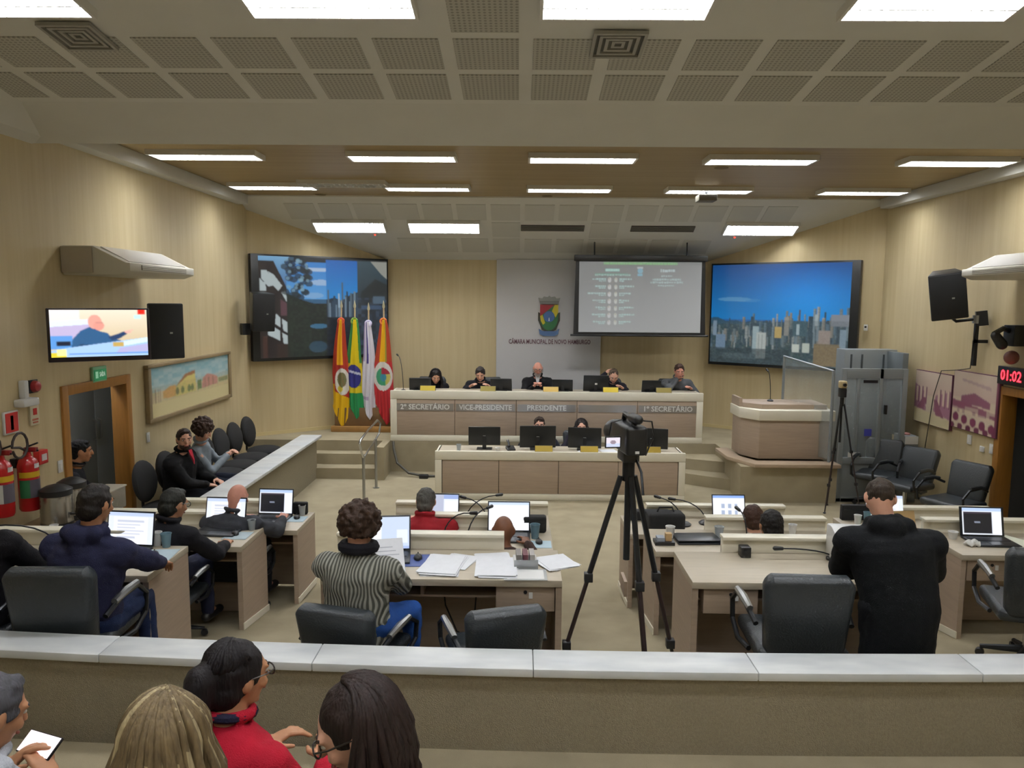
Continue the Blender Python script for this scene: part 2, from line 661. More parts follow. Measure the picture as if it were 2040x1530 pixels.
for nm, x0, sg in (('trim_5', XL, 1), ('trim_6', XR, -1)):
    m = MB()
    pts = [(x0 - 0.01 * sg, 4.18), (x0 + 0.14 * sg, 4.23), (x0 + 0.42 * sg, 4.62), (x0 + 0.42 * sg, 5.1), (x0 - 0.01 * sg, 5.1)]
    m.yprism(pts if sg > 0 else pts[::-1], 2.5, 6.99)
    struct(nm, m, MAT_CEIL, smooth=0)

# perforated ceiling tiles: pieces a few millimetres proud of the plaster
TX, TY = 0.55, 0.56
tm = MB(); tm.box(-0.225, 0.225, -0.235, 0.235, -0.006, 0.012)
tile = tm.mesh('ceiling_tile', smooth=0)
tile.materials.append(MAT_PERF)
ang = -math.atan(SL)
LIGHTS_NEAR = [(-3.22, 4.82), (-1.18, 4.82), (0.63, 4.82), (2.49, 4.82), (4.34, 4.82)]
r0 = 6.12
xs0 = [-4.1 + TX * i for i in range(18)]
for j in range(15):
    y = r0 - TY * j
    for x in xs0:
        if any(abs(x - lx) < 0.78 and abs(y - ly) < 0.42 for lx, ly in LIGHTS_NEAR):
            continue
        if x > XR - 0.25:
            continue
        o = bpy.data.objects.new('ceiling_tile', tile)
        COL.objects.link(o)
        o.location = (x, y, zc(y) - 0.001)
        o.rotation_euler = (ang, 0, 0)
        o.parent = CEIL_A
angc = -math.atan((ZC0 - ZC1) / (YC1 - YC0))
LIGHTS_FRONT = [(-2.86, 12.78), (-1.28, 12.78), (3.98, 12.78)]
VENTS = [(0.53, 12.83), (2.37, 12.83)]


def zf(y):
    return ZC0 + (ZC1 - ZC0) * (y - YC0) / (YC1 - YC0)


tm2 = MB(); tm2.box(-0.235, 0.235, -0.24, 0.24, -0.006, 0.012)
tile2 = tm2.mesh('ceiling_tile_front', smooth=0)
tile2.materials.append(M('front_tile', 'D8D7CE', rough=0.9))
for j in range(3):
    y = 12.4 + 0.5 * j
    for i in range(17):
        x = -4.1 + 0.55 * i
        lim = XL + 0.3 + max(0, (y + 0.3 - DLY)) * 1.3
        limr = XR - 0.3 - max(0, (y + 0.3 - DRY)) * 1.3
        if x < lim or x > limr or (y > 12.6 and any(abs(x - lx) < 0.75 and abs(y - ly) < 0.3 for lx, ly in LIGHTS_FRONT + VENTS)):
            continue
        o = bpy.data.objects.new('ceiling_tile', tile2)
        COL.objects.link(o)
        o.location = (x, y, zf(y) - 0.001)
        o.rotation_euler = (angc, 0, 0)
        o.parent = CEIL_C


# luminaires
def make_light(lit, wid=1.16, dep=0.3):
    t = thing('ceiling_light', '', 'light')
    m = MB()
    e = 0.025
    for a in ((-wid / 2 - e, wid / 2 + e, -dep / 2 - e, -dep / 2), (-wid / 2 - e, wid / 2 + e, dep / 2, dep / 2 + e), (-wid / 2 - e, -wid / 2, -dep / 2, dep / 2), (wid / 2, wid / 2 + e, -dep / 2, dep / 2)):
        m.box(a[0], a[1], a[2], a[3], -0.05, 0.01)
    m.build('frame', MAT_WHITE, t)
    m = MB(); m.add([(-wid / 2, -dep / 2, -0.004), (-wid / 2, dep / 2, -0.004), (wid / 2, dep / 2, -0.004), (wid / 2, -dep / 2, -0.004)], [(0, 1, 2, 3)])
    m.build('diffuser', MAT_LAMP if lit else MAT_LAMPOFF, t)
    for s in (-1, 1):
        m = MB(); m.cyl((-wid / 2 + 0.02, s * dep / 4, -0.018), (wid / 2 - 0.02, s * dep / 4, -0.018), 0.008, n=8)
        m.build('tube', MAT_TUBE if lit else MAT_LAMPOFF, t)
    lm = MB(); lm.box(-0.0015, 0.0015, -dep / 2, dep / 2, -0.05, -0.009)
    lme = lm.mesh('louver', smooth=0)
    lme.materials.append(MAT_LOUVER)
    n = 15
    for i in range(1, n):
        o = obj('louver', lme, MAT_LOUVER, t)
        o.location = (-wid / 2 + wid * i / n, 0, 0)
    m = MB(); m.box(-wid / 2, wid / 2, -0.006, 0.006, -0.05, -0.009)
    m.build('spine', MAT_LOUVER, t)
    return t


L_ON = make_light(True)
L_OFF = make_light(False)
used = {True: False, False: False}


def put_light(x, y, z, tilt, label, lit=True, group=None):
    src = L_ON if lit else L_OFF
    o = src if not used[lit] else copy_tree(src)
    used[lit] = True
    o.location = (x, y, z)
    o.rotation_euler = (tilt, 0, 0)
    o['label'] = label
    o['group'] = group or 'ceiling luminaires'
    if group == 'near ceiling lights':
        o.scale = (0.87, 0.85, 1)
    else:
        o.scale = (1, 1, 1)


NTH = ['leftmost', 'second from left', 'third from left', 'fourth from left', 'rightmost']
for i, (x, y) in enumerate(LIGHTS_NEAR):
    put_light(x, y, zc(y) - 0.012, ang, 'bright louvred ceiling light between perforated tiles above the desks, ' + NTH[i], group='near ceiling lights')
GX = [-3.52, -1.33, 0.68, 2.67, 4.88]
for i, x in enumerate(GX):
    put_light(x, 8.6 + 0.03 * i, 4.412, 0, 'louvred strip light on the wood ceiling, nearer row, ' + NTH[i], group='wood ceiling lights')
for i, x in enumerate(GX):
    put_light(x, 10.9 + 0.04 * i, 4.412, 0, 'louvred strip light on the wood ceiling, farther row, ' + NTH[i], group='wood ceiling lights')
put_light(-2.46, 10.62, 4.412, 0, 'unlit pale luminaire on the wood ceiling beside the farther strip lights', False)
for i, (x, y) in enumerate(LIGHTS_FRONT):
    put_light(x, y, zf(y) - 0.012, angc, 'bright ceiling light on the sloped front ceiling ' + ['above the left picture screen', 'above the flags', 'above the right city screen'][i], group='front ceiling lights')
for j, y in enumerate((2.4, 0.0, -2.2)):
    for i in (1, 2, 3):
        put_light(GX[i], y, zc(y) - 0.012, ang, 'ceiling light over the public gallery behind the viewer, row %s %s' % (['one', 'two', 'three'][j], ['left', 'middle', 'right'][i - 1]), group='gallery lights')
# unseen lamp added to brighten the corridor behind the left door
t = thing('corridor_fill_light', 'unseen round lamp added to light the corridor behind the left door', 'light', (-5.0, 7.9, 2.49))
m = MB(); m.lathe([(0.16, 0), (0.16, 0.01)]); m.build('base', MAT_WHITE, t)
m = MB(); m.lathe([(0.08, -0.04), (0.13, -0.03), (0.15, 0)]); m.build('diffuser', M('corridor_fill_glow', 'F5F7FF', emit=50), t)


def vent_square(x, y, z, tilt, label):
    t = thing('ceiling_vent', label, 'vent', (x, y, z))
    t.rotation_euler = (tilt, 0, 0)
    for k, h in enumerate((0.18, 0.135, 0.09, 0.045)):
        m = MB()
        q = h - 0.022
        z0 = -0.012 - 0.004 * (3 - k)
        m.box(-h, h, -h, -q, z0, 0); m.box(-h, h, q, h, z0, 0); m.box(-h, -q, -q, q, z0, 0); m.box(q, h, -q, q, z0, 0)
        m.build('vane', M('vent_grey', 'A9A79F', rough=0.5), t)
    m = MB(); m.box(-0.17, 0.17, -0.17, 0.17, -0.004, 0); m.build('backing', M('vent_dark', '6B6961', rough=0.9), t)


vent_square(-3.0, 5.28, zc(5.28) - 0.012, ang, 'dark square air diffuser in the ceiling at the far left')
vent_square(0.65, 5.36, zc(5.36) - 0.012, ang, 'square louvred air diffuser in the ceiling near the centre')
for i, (x, y) in enumerate(VENTS):
    t = thing('ceiling_grille', 'long dark air grille in the front ceiling, ' + ['left of the two', 'right of the two'][i], 'vent', (x, y, zf(y) - 0.006))
    t.rotation_euler = (angc, 0, 0)
    m = MB(); m.box(-0.53, 0.53, -0.09, 0.09, -0.005, 0.006); m.build('backing', M('grille_dark', '4B4942', rough=0.9), t)
    sm = MB(); sm.box(-0.53, 0.53, -0.008, 0.008, -0.016, -0.005); sme = sm.mesh('slat'); sme.materials.append(M('grille_slat', '6E6B62', rough=0.6))
    for k in range(5):
        o = obj('slat', sme, None, t); o.location = (0, -0.07 + 0.035 * k, 0)
for i, (x, y) in enumerate([(-2.48, 13.0), (3.62, 13.0)]):
    t = thing('smoke_detector', 'round smoke detector with red light under the ' + ['left', 'right'][i] + ' front ceiling lamp', 'detector', (x, y, zf(y) - 0.006))
    t.rotation_euler = (angc, 0, 0)
    m = MB(); m.lathe([(0.03, -0.045), (0.05, -0.03), (0.055, 0)]); m.build('body', MAT_PLASTIC, t)
    m = MB(); m.ell((0, 0.0, -0.05), (0.012, 0.012, 0.012)); m.build('indicator', M('red_led', 'FF2A1A', emit=6), t)
for i, (x, y) in enumerate([(-3.1, 11.85), (0.4, 11.85), (4.5, 11.85), (2.4, 9.3)]):
    t = thing('ceiling_speaker', 'small round fitting on the wood ceiling, ' + ['near the left cornice', 'in the middle of its far edge', 'near the right cornice', 'between the two light rows'][i], 'speaker', (x, y, 4.42))
    m = MB(); m.lathe([(0.1, -0.012), (0.13, 0)]); m.build('rim', M('fitting', 'A5966F', rough=0.6), t)
    m = MB(); m.lathe([(0.085, -0.016), (0.085, -0.01)]); m.build('grille', M('fitting_dark', '7B6C49', rough=0.8), t)

# platform for the presiding table, with steps and the right-hand extension
P0 = 0.51
m = MB()
m.prism([(XL, 12.12), (3.2, 12.12), (3.2, 11.6), (3.12, 10.42), (4.47, 10.42), (4.47, 11.7), (XR, 11.7), (XR, DRY), (BRX, YB), (BLX, YB), (XL, DLY)], 0, P0)
PLAT = struct('floor_platform', m, MAT_CARPET, smooth=0)
m = MB()
m.box(-3.36, -2.22, 11.86, 12.13, 0, 0.34); m.box(-3.36, -2.22, 11.56, 11.87, 0, 0.17)
struct('stair_left', m, MAT_CARPET, smooth=0)
m = MB()
m.prism([(2.45, 12.13), (2.45, 11.84), (3.22, 11.5), (3.22, 12.13)], 0, 0.34); m.prism([(2.45, 11.85), (2.45, 11.54), (3.2, 11.05), (3.22, 11.52)], 0, 0.17)
struct('stair_right', m, MAT_CARPET, smooth=0)
m = MB(); m.box(-2.22, -2.1, 11.5, 12.14, 0, 0.52); m.box(-3.5, -3.36, 11.56, 12.14, 0, 0.52)
struct('trim_3', m, MAT_CARPET, smooth=0)
# brown edging on the right-hand extension under the lectern
m = MB()
m.prism([(3.05, 11.55), (3.05, 10.9), (3.3, 10.36), (4.5, 10.36), (4.5, 10.62), (3.4, 10.62), (3.25, 10.95), (3.25, 11.55)], P0, P0 + 0.05)
struct('trim_4', m, M('edge_laminate', 'B09C85', rough=0.5, var=0.06, world=True), bevel=0.005)
# baseboards
m = MB()
m.box(BLX, BRX, YB - 0.015, YB, P0, P0 + 0.06)
struct('baseboard_back', m, M('baseboard', 'D9C795', rough=0.5))
for nm, p, q in (('baseboard_left', (XL, DLY), (BLX, YB)), ('baseboard_right', (BRX, YB), (XR, DRY))):
    m = MB(); wallseg(m, (p[0], p[1]), (q[0], q[1]), P0, P0 + 0.06, -0.015); struct(nm, m, M('baseboard', 'D9C795'))

# low wall with marble cap beside the left seats
m = MB()
m.box(-3.34, -3.18, 7.95, 11.62, 0, 0.645)
t_ = struct('wall_low_left', m, MAT_CARPET2, smooth=0)
yy = 8.12
for k in range(4):
    m = MB(); m.box(-3.42, -3.1, yy + 0.002, yy + 0.878, 0.645, 0.685); m.build('marble_slab', MAT_MARBLE, t_, bevel=0.006); yy += 0.88
m = MB(); m.box(-3.42, -3.1, 7.86, 8.118, 0.645, 0.685); m.build('marble_slab', MAT_MARBLE, t_, bevel=0.006)

# parapet of the public gallery: carpet-covered, marble cap slabs, gently curved


def par(x):
    return 3.84 + 0.0105 * (x - 1.0) ** 2


m = MB()
xs = np.linspace(XL, XR, 25)
rings = []
for x in xs:
    y = par(x)
    rings.append([(x, y - 0.195, 0.3), (x, y - 0.03, 0.3), (x, y - 0.03, 0.905), (x, y - 0.195, 0.905)])
m.loft(rings)
PAR = struct('wall_parapet', m, MAT_CARPET2, smooth=0)
n = 9
xe = np.linspace(XL, XR, n + 1)
for i in range(n):
    m = MB()
    rings = []
    for x in np.linspace(xe[i] + 0.0012, xe[i + 1] - 0.0012, 5):
        y = par(x)
        rings.append([(x, y - 0.225, 0.905), (x, y, 0.905), (x, y, 0.95), (x, y - 0.225, 0.95)])
    m.loft(rings)
    m.build('marble_slab', MAT_MARBLE, PAR, bevel=0.006)

# ------------------------------------------------------------------ presiding table on the platform
MAT_STRIP = M('steel_strip', 'A8A49F', rough=0.3, metal=0.7)
MAT_LETTER = M('white_letter', 'EDEDEA', rough=0.4)
MAT_GOLD = M('gold_plate', 'B79A3E', rough=0.35, metal=0.5)
MAT_GOLDD = M('plate_base', '2E2514', rough=0.5)
MAT_SCREENBACK = M('monitor_back', '16191C', rough=0.35)


def counter(name, label, loc, W, H, dep, fr, panels, strips=None, back_h=0.0):
    t = thing(name, label, 'desk', loc)
    m = MB()
    m.box(0, W, 0, 0.05, H - fr, H); m.box(0, W, 0, 0.05, 0, fr * 0.7)
    m.box(0, fr * 0.75, 0, 0.05, fr * 0.7, H - fr); m.box(W - fr * 0.75, W, 0, 0.05, fr * 0.7, H - fr)
    m.build('front_frame', MAT_CREAM, t, bevel=0.008)
    m = MB(); m.box(0.02, W - 0.02, 0.05, dep, H - 0.06, H - 0.03); m.build('worktop', MAT_LAMTOP, t, bevel=0.004)
    m = MB(); m.box(0, 0.04, 0.05, dep, 0, H - 0.03); m.build('side_panel', MAT_CREAM, t)
    m = MB(); m.box(W - 0.04, W, 0.05, dep, 0, H - 0.03); m.build('side_panel', MAT_CREAM, t)
    m = MB(); m.box(fr * 0.7, W - fr * 0.7, 0.03, 0.05, fr * 0.6, H - fr * 0.9); m.build('back_board', M('joint_dark', '4E443A', rough=0.8), t)
    xs = panels
    for k in range(len(xs) - 1):
        m = MB(); m.box(xs[k] + 0.004, xs[k + 1] - 0.004, 0.012, 0.03, fr * 0.7 + 0.004, H - fr - 0.004)
        p = m.build('front_panel', MAT_LAM, t, bevel=0.002)
        if strips:
            z0, z1, texts = strips
            m = MB(); m.box(xs[k] + 0.02, xs[k + 1] - 0.02, 0.006, 0.013, z0, z1); m.build('name_strip', MAT_STRIP, p)
            if texts[k]:
                me = text_mesh(texts[k], (z1 - z0) * 0.98, 0.002, bold=0.0025)
                me.materials.append(MAT_LETTER)
                wmax = max(v.co.x for v in me.vertices) - min(v.co.x for v in me.vertices)
                lim = (xs[k + 1] - xs[k]) * 0.86
                s_ = min(1.0, lim / wmax)
                o = obj('lettering', me, MAT_LETTER, p)
                o.scale = (s_, 1, 1)
                o.location = ((xs[k] + xs[k + 1]) / 2, 0.004, (z0 + z1) / 2)
    return t


BX0, BX1 = -2.10, 2.98
counter('presiding_table', 'long presiding table with taupe panels and cream frame on the platform', (BX0, 12.12, P0), BX1 - BX0, 0.83, 0.62, 0.14,
        [0.08, 1.05, 2.05, 3.04, 4.02, 5.0], (0.5, 0.62, ['2º SECRETÁRIO', 'VICE-PRESIDENTE', 'PRESIDENTE', '', '1º SECRETÁRIO']))
counter('clerk_table', 'lower clerks table with taupe panels and cream frame in front of the platform', (-1.18, 10.4, 0), 3.52, 0.695, 0.6, 0.125,
        [0.1, 0.9, 1.74, 2.58, 3.42])


def name_plate(loc, label, group, tone):
    t = thing('name_plate', label, 'sign', loc, 0, group)
    m = MB(); m.xprism([(-0.035, 0), (0.035, 0), (0.012, 0.085), (-0.002, 0.085)], -0.125, 0.125)
    m.build('stand', MAT_GOLDD, t, bevel=0.003)
    m = MB(); m.add([(-0.122, -0.037, 0.006), (0.122, -0.037, 0.006), (0.122, -0.006, 0.082), (-0.122, -0.006, 0.082), (-0.122, -0.034, 0.006), (0.122, -0.034, 0.006), (0.122, -0.003, 0.082), (-0.122, -0.003, 0.082)],
                    [(0, 1, 2, 3), (7, 6, 5, 4), (0, 4, 5, 1), (1, 5, 6, 2), (2, 6, 7, 3), (3, 7, 4, 0)])
    m.build('plate', M('gold_' + tone, tone, rough=0.35, metal=0.2), t)
    return t


who = ['second secretary', 'vice-president', 'president', 'unlabelled', 'first secretary']
for k, x in enumerate([-1.49, -0.51, 0.51, 1.48, 2.34]):
    name_plate((x, 12.16, 1.335), 'gold name plate on the presiding table above the ' + who[k] + ' panel', 'gold name plates', ['C9B13A', '9A8A42', 'D6B35C', 'E0C63C', '8A7A34'][k])
for k, x in enumerate([0.35, 0.99, 1.87]):
    name_plate((x, 10.455, 0.693), 'gold name plate on the clerks table, ' + ['leftmost', 'middle', 'rightmost beside the video camera'][k], 'gold name plates', ['BFA545', 'C8AC48', 'B59A3C'][k])


def monitor(loc, rz, W, H, label, group, tilt=0.08, stand=0.1, back=MAT_SCREENBACK, view='back'):
    """flat monitor; local -y side is its screen"""
    t = thing('monitor', label, 'monitor', loc, rz, group)
    m = MB(); m.box(-0.11, 0.11, -0.08, 0.08, 0, 0.012); m.build('base', MAT_BLACK, t, bevel=0.004)
    m = MB(); m.box(-0.028, 0.028, 0.03, 0.05, 0.01, stand + H * 0.5); m.build('stand', MAT_BLACK, t, bevel=0.004)
    m = MB(Matrix.Rotation(-tilt, 4, 'X')); m.box(-W / 2, W / 2, -0.01, 0.02, stand, stand + H)
    m.build('casing', back, t, bevel=0.006)
    m = MB(Matrix.Rotation(-tilt, 4, 'X')); m.box(-W / 2 + 0.012, W / 2 - 0.012, -0.012, -0.0095, stand + 0.016, stand + H - 0.012)
    m.build('display', M('display_white', 'C9D6EA', emit=1.0), t)
    m = MB(Matrix.Rotation(-tilt, 4, 'X')); m.box(-0.02, 0.02, 0.0195, 0.022, stand + H * 0.42, stand + H * 0.52); m.build('logo', MAT_PLASTIC, t)
    return t


for k, (x, yw, w_, h_) in enumerate([(-1.66, 0.1, 0.36, 0.21), (-0.3, -0.15, 0.36, 0.21), (0.72, -0.1, 0.34, 0.2), (1.27, 0.05, 0.42, 0.27), (2.19, 0.1, 0.32, 0.2)]):
    monitor((x, 12.5, 1.312), PI + yw, w_, h_, 'black monitor on the presiding table, ' + ['beside the woman at the left end', 'beside the vice-president', 'beside the bald president', 'in front of the man holding his head', 'beside the man at the right end'][k], 'monitors on the presiding table', stand=0.0 if k != 3 else 0.01, tilt=0.25)
for k, (x, w_, h_) in enumerate([(-0.5, 0.46, 0.27), (0.27, 0.52, 0.32), (0.95, 0.48, 0.3), (1.92, 0.46, 0.3)]):
    monitor((x, 10.75, 0.665), PI + [0.0, 0.05, -0.1, -0.25][k], w_, h_, 'black computer monitor seen from behind on the clerks table, ' + ['leftmost', 'second from left', 'third from left', 'rightmost behind the video camera'][k], 'monitors on the clerks table', stand=0.03 if k else 0.06)
t = thing('desk_telephone', 'small black telephone handset standing on the clerks table beside the left monitor', 'telephone', (-0.12, 10.7, 0.665), 0.2)
m = MB(); m.xprism([(-0.08, 0), (0.08, 0), (0.08, 0.05), (-0.08, 0.02)], -0.06, 0.06); m.build('body', MAT_BLACK, t, bevel=0.005)
m = MB(); m.tube([(-0.03, -0.06, 0.06), (-0.03, 0.0, 0.1), (-0.03, 0.07, 0.12)], [0.018, 0.013, 0.02]); m.build('handset', MAT_BLACK, t)


def paper(loc, rz, label, w_=0.21, l_=0.297, n=1, group='papers', col='EDEFF3', h=0.003):
    t = thing('paper_stack' if n > 1 else 'paper_sheet', label, 'paper', loc, rz, group)
    for k in range(n):
        a = random.uniform(-0.12, 0.12) if n > 1 else 0
        m = MB(Matrix.Rotation(a, 4, 'Z')); dx, dy = (random.uniform(-0.02, 0.02), random.uniform(-0.02, 0.02)) if n > 1 else (0, 0)
        m.box(-w_ / 2 + dx, w_ / 2 + dx, -l_ / 2 + dy, l_ / 2 + dy, k * h + 0.0004, k * h + h * 0.85)
        m.build('sheet', M('paper_' + col, col, rough=0.8, var=0.03, vs=20), t)
    return t


paper((1.3, 10.62, 0.666), 0.3, 'white papers lying on the clerks table beside the third monitor', n=2)
paper((0.98, 10.55, 0.666), 1.2, 'white sheet on the clerks table under the third monitor', n=1)


def cup(loc, label, kind='white', group='plastic cups', h=0.09, r=0.035):
    t = thing('cup', label, 'cup', loc, random.uniform(0, 3), group)
    cm = {'white': MAT_PLASTIC, 'blue': M('blue_cup', '7FA0AE', rough=0.3, alpha=0.75), 'clear': M('clear_cup', 'C9D2D6', rough=0.2, alpha=0.55), 'grey': M('grey_cup', 'B9BCB9', rough=0.3)}[kind]
    m = MB(); m.lathe([(r * 0.7, 0), (r * 0.98, h), (r * 1.0, h), (r * 0.9, h - 0.002), (r * 0.65, 0.004)], n=16)
    m.build('body', cm, t)
    m = MB(); m.tube([(r * math.cos(a), r * math.sin(a), h) for a in np.linspace(0, 2 * PI, 17)[:-1]], 0.0022, 6, closed=True)
    m.build('rim', cm, t)
    return t


cup((-0.86, 10.6, 0.665), 'clear glass on the clerks table at the far left of the leftmost monitor', 'clear')
cup((1.75, 10.55, 0.665), 'clear glass on the clerks table beside the right monitor', 'clear')
cup((-0.3, 10.56, 0.665), 'white cup on the clerks table below the leftmost monitor', 'white', h=0.05)

# ------------------------------------------------------------------ lectern
t = thing('lectern', 'wide taupe lectern with a cream band standing on the platform edge', 'lectern', (0, 0, P0 + 0.05))
foot = [(3.46, 10.74), (4.5, 10.74), (4.5, 11.45), (3.27, 11.45), (3.27, 11.03)]
m = MB(); m.prism(foot, 0, 0.6); m.build('body', MAT_LAM, t, bevel=0.006)
big = [(3.44, 10.71), (4.53, 10.71), (4.53, 11.5), (3.24, 11.5), (3.24, 11.02)]
m = MB(); m.prism(big, 0.56, 0.71); m.build('cream_band', MAT_CREAM, t, bevel=0.008)
m = MB(); m.prism([(3.3, 11.05), (3.52, 10.85), (4.46, 10.85), (4.46, 11.45), (3.3, 11.45)], 0.71, 0.78); m.build('top', MAT_LAM, t, bevel=0.005)
m = MB(); m.prism([(3.26, 11.1), (3.3, 11.08), (3.3, 11.5), (3.26, 11.5)], 0.7, 0.84); m.build('side_board', MAT_LAM, t)


def goose_mic(loc, rz, label, group='gooseneck microphones', h=0.35, reach=0.22, disc=False, base=True):
    t = thing('microphone', label, 'microphone', loc, rz, group)
    if base:
        m = MB()
        if disc:
            m.lathe([(0.07, 0), (0.075, 0.012), (0.055, 0.028), (0.02, 0.036)], n=20)
        else:
            m.lathe([(0.045, 0), (0.045, 0.015), (0.02, 0.03)], n=16)
        m.build('base', MAT_BLACK, t)
    pts = [(0, 0, 0.02)] + [(0, reach * (k / 6) ** 1.6, 0.02 + h * math.sin(PI / 2 * k / 6)) for k in range(1, 7)]
    m = MB(); m.tube(pts, 0.0055, 6); m.build('gooseneck', MAT_DARK, t)
    e = Vector(pts[-1]); d = (e - Vector(pts[-2])).normalized()
    m = MB(); m.cap(e, e + d * 0.05, 0.013, 0.016); m.build('head', MAT_BLACK, t)
    return t


goose_mic((3.75, 11.2, P0 + 0.83), 0.2, 'thin gooseneck microphone standing on the lectern', h=0.42, reach=0.1)
goose_mic((-1.92, 12.35, 1.305), 0.5, 'gooseneck microphone at the left end of the presiding table', h=0.55, reach=0.25)

# ------------------------------------------------------------------ platform lift
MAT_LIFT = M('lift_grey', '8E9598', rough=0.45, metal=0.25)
MAT_LIFTD = M('lift_joint', '4C5256', rough=0.6)
MAT_GLASS = M('lift_glass', 'C5D0D2', rough=0.08, alpha=0.2, spec=0.6)
t = thing('platform_lift', 'grey metal wheelchair platform lift with glazed door beside the lectern', 'lift', (4.5, 10.5, 0))
m = MB(); m.box(-0.02, 1.02, 0.0, 1.05, 0, 0.05); m.build('floor_plate', MAT_STEEL, t)
m = MB()
for (a, b, c, d) in ((0.0, 0.07, 0, 1.9), (0.53, 0.58, 0.62, 1.9), (0.85, 0.92, 0, 1.9), (0.07, 0.85, 0, 0.08), (0.07, 0.85, 0.55, 0.64), (0.07, 0.85, 1.76, 1.9), (0.22, 0.26, 0.62, 1.78)):
    m.box(a, b, 0, 0.05, c, d)
m.build('door_frame', MAT_LIFT, t, bevel=0.004)
m = MB(); m.box(0.07, 0.85, 0.02, 0.035, 0.08, 0.55); m.build('kick_panel', MAT_LIFT, t)
for a, b in ((0.07, 0.22), (0.26, 0.53), (0.58, 0.85)):
    m = MB(); m.box(a, b, 0.02, 0.03, 0.64, 1.76); m.build('glass_pane', MAT_GLASS, t)
m = MB(); m.box(0.3, 0.5, -0.005, 0.0, 1.7, 1.74); m.build('door_closer', MAT_BLACK, t)
m = MB(); m.cbox((0.62, -0.02, 1.33), (0.03, 0.05, 0.13)); m.build('handle', MAT_BLACK, t, bevel=0.005)
m = MB(); m.cbox((0.4, -0.003, 1.0), (0.1, 0.006, 0.1)); m.build('blue_sticker', M('sticker_blue', '3A3FA0', rough=0.5), t)
m = MB(); m.cbox((0.22, -0.003, 0.68), (0.16, 0.006, 0.07)); m.build('white_sticker', MAT_PLASTIC, t)
# left glazed guard with raked top
m = MB()
m.tube([(-0.1, 0.05, 0.55), (-0.1, 0.05, 1.86), (-0.48, 0.95, 2.0), (-0.48, 0.95, 0.55)], 0.022, 6)
m.build('guard_frame', MAT_LIFT, t)
m = MB(); m.add([(-0.1, 0.05, 0.6), (-0.1, 0.05, 1.86), (-0.48, 0.95, 2.0), (-0.48, 0.95, 0.6), (-0.107, 0.046, 0.6), (-0.107, 0.046, 1.86), (-0.487, 0.946, 2.0), (-0.487, 0.946, 0.6)], [(0, 1, 2, 3), (7, 6, 5, 4)])
m.build('guard_glass', MAT_GLASS, t)
# tower behind
m = MB(); m.box(0.34, 1.12, 0.75, 1.05, 0, 2.12); tw = m.build('mast_tower', MAT_LIFT, t, bevel=0.006)
for x in (0.44, 0.6, 0.92):
    m = MB(); m.box(x - 0.012, x + 0.012, 0.738, 0.75, 1.7, 2.05); m.build('slot', MAT_LIFTD, tw)
m = MB(); m.box(0.98, 1.06, 0.3, 0.75, 0.9, 2.1); m.build('side_cover', M('lift_dark', '6F767A', rough=0.5, metal=0.3), t, bevel=0.004)  # side cover in a darker grey than the lift frame
m = MB(); m.box(0.92, 1.12, 0.0, 0.3, 0, 0.95); bx = m.build('control_post', MAT_LIFT, t, bevel=0.005)
m = MB(); m.box(0.93, 1.11, -0.008, 0.0, 0.84, 0.95); m.build('notice', MAT_PLASTIC, bx)
m = MB(); m.lathe([(0.05, 0), (0.05, 0.02), (0.02, 0.03)], (1.02, 0.15, 0.95)); m.build('emergency_button', M('soft_red', 'B5827C'), bx)

# ------------------------------------------------------------------ handrail by the left steps
t = thing('handrail', 'bent steel handrail standing at the left steps', 'rail', (-2.16, 10.27, 0))
rail = [(0, 0, 0), (0, 0, 0.62), (-0.02, -0.06, 0.85), (0, 0.1, 0.93), (0.02, 0.62, 1.02), (0.03, 0.86, 0.95), (0.04, 0.84, 0.78), (0.03, 0.74, 0.7), (0.03, 0.74, 0)]
m = MB(); m.tube([(0, 0, 0), (0, 0, 0.66)], 0.02); m.build('post', MAT_STEEL, t)
m = MB(); m.tube([(0.03, 0.74, 0), (0.03, 0.74, 0.75)], 0.02); m.build('post', MAT_STEEL, t)
m = MB(); m.tube([(0, 0.02, 0.6), (0, -0.08, 0.68), (-0.02, -0.16, 0.84), (-0.02, -0.08, 0.88), (0.0, 0.4, 0.95), (0.03, 0.9, 1.0), (0.06, 0.98, 0.94), (0.05, 0.92, 0.8), (0.03, 0.76, 0.74), (0.015, 0.3, 0.68), (0, 0.02, 0.6)], 0.016); m.build('rail_loop', MAT_CHROME, t)
for fx, fy in ((0, 0), (0.03, 0.74)):
    m = MB(); m.lathe([(0.045, 0), (0.045, 0.01)], (fx, fy, 0)); m.build('foot_plate', MAT_STEEL, t)
t = thing('floor_cable', 'dark cable drooping from the platform to a floor box', 'cable', (0, 0, 0))
m = MB(); m.tube([(-2.05, 12.1, 0.5), (-2.03, 12.0, 0.4), (-1.95, 11.85, 0.2), (-1.75, 11.75, 0.06), (-1.5, 11.72, 0.02), (-1.2, 11.75, 0.015), (-0.9, 11.72, 0.015)], 0.02); m.build('cord', M('cable_grey', '4A473E', rough=0.7), t)
m = MB(); m.cbox((-1.5, 11.66, 0.03), (0.14, 0.1, 0.06)); m.build('floor_box', MAT_BLACK, t, bevel=0.01)

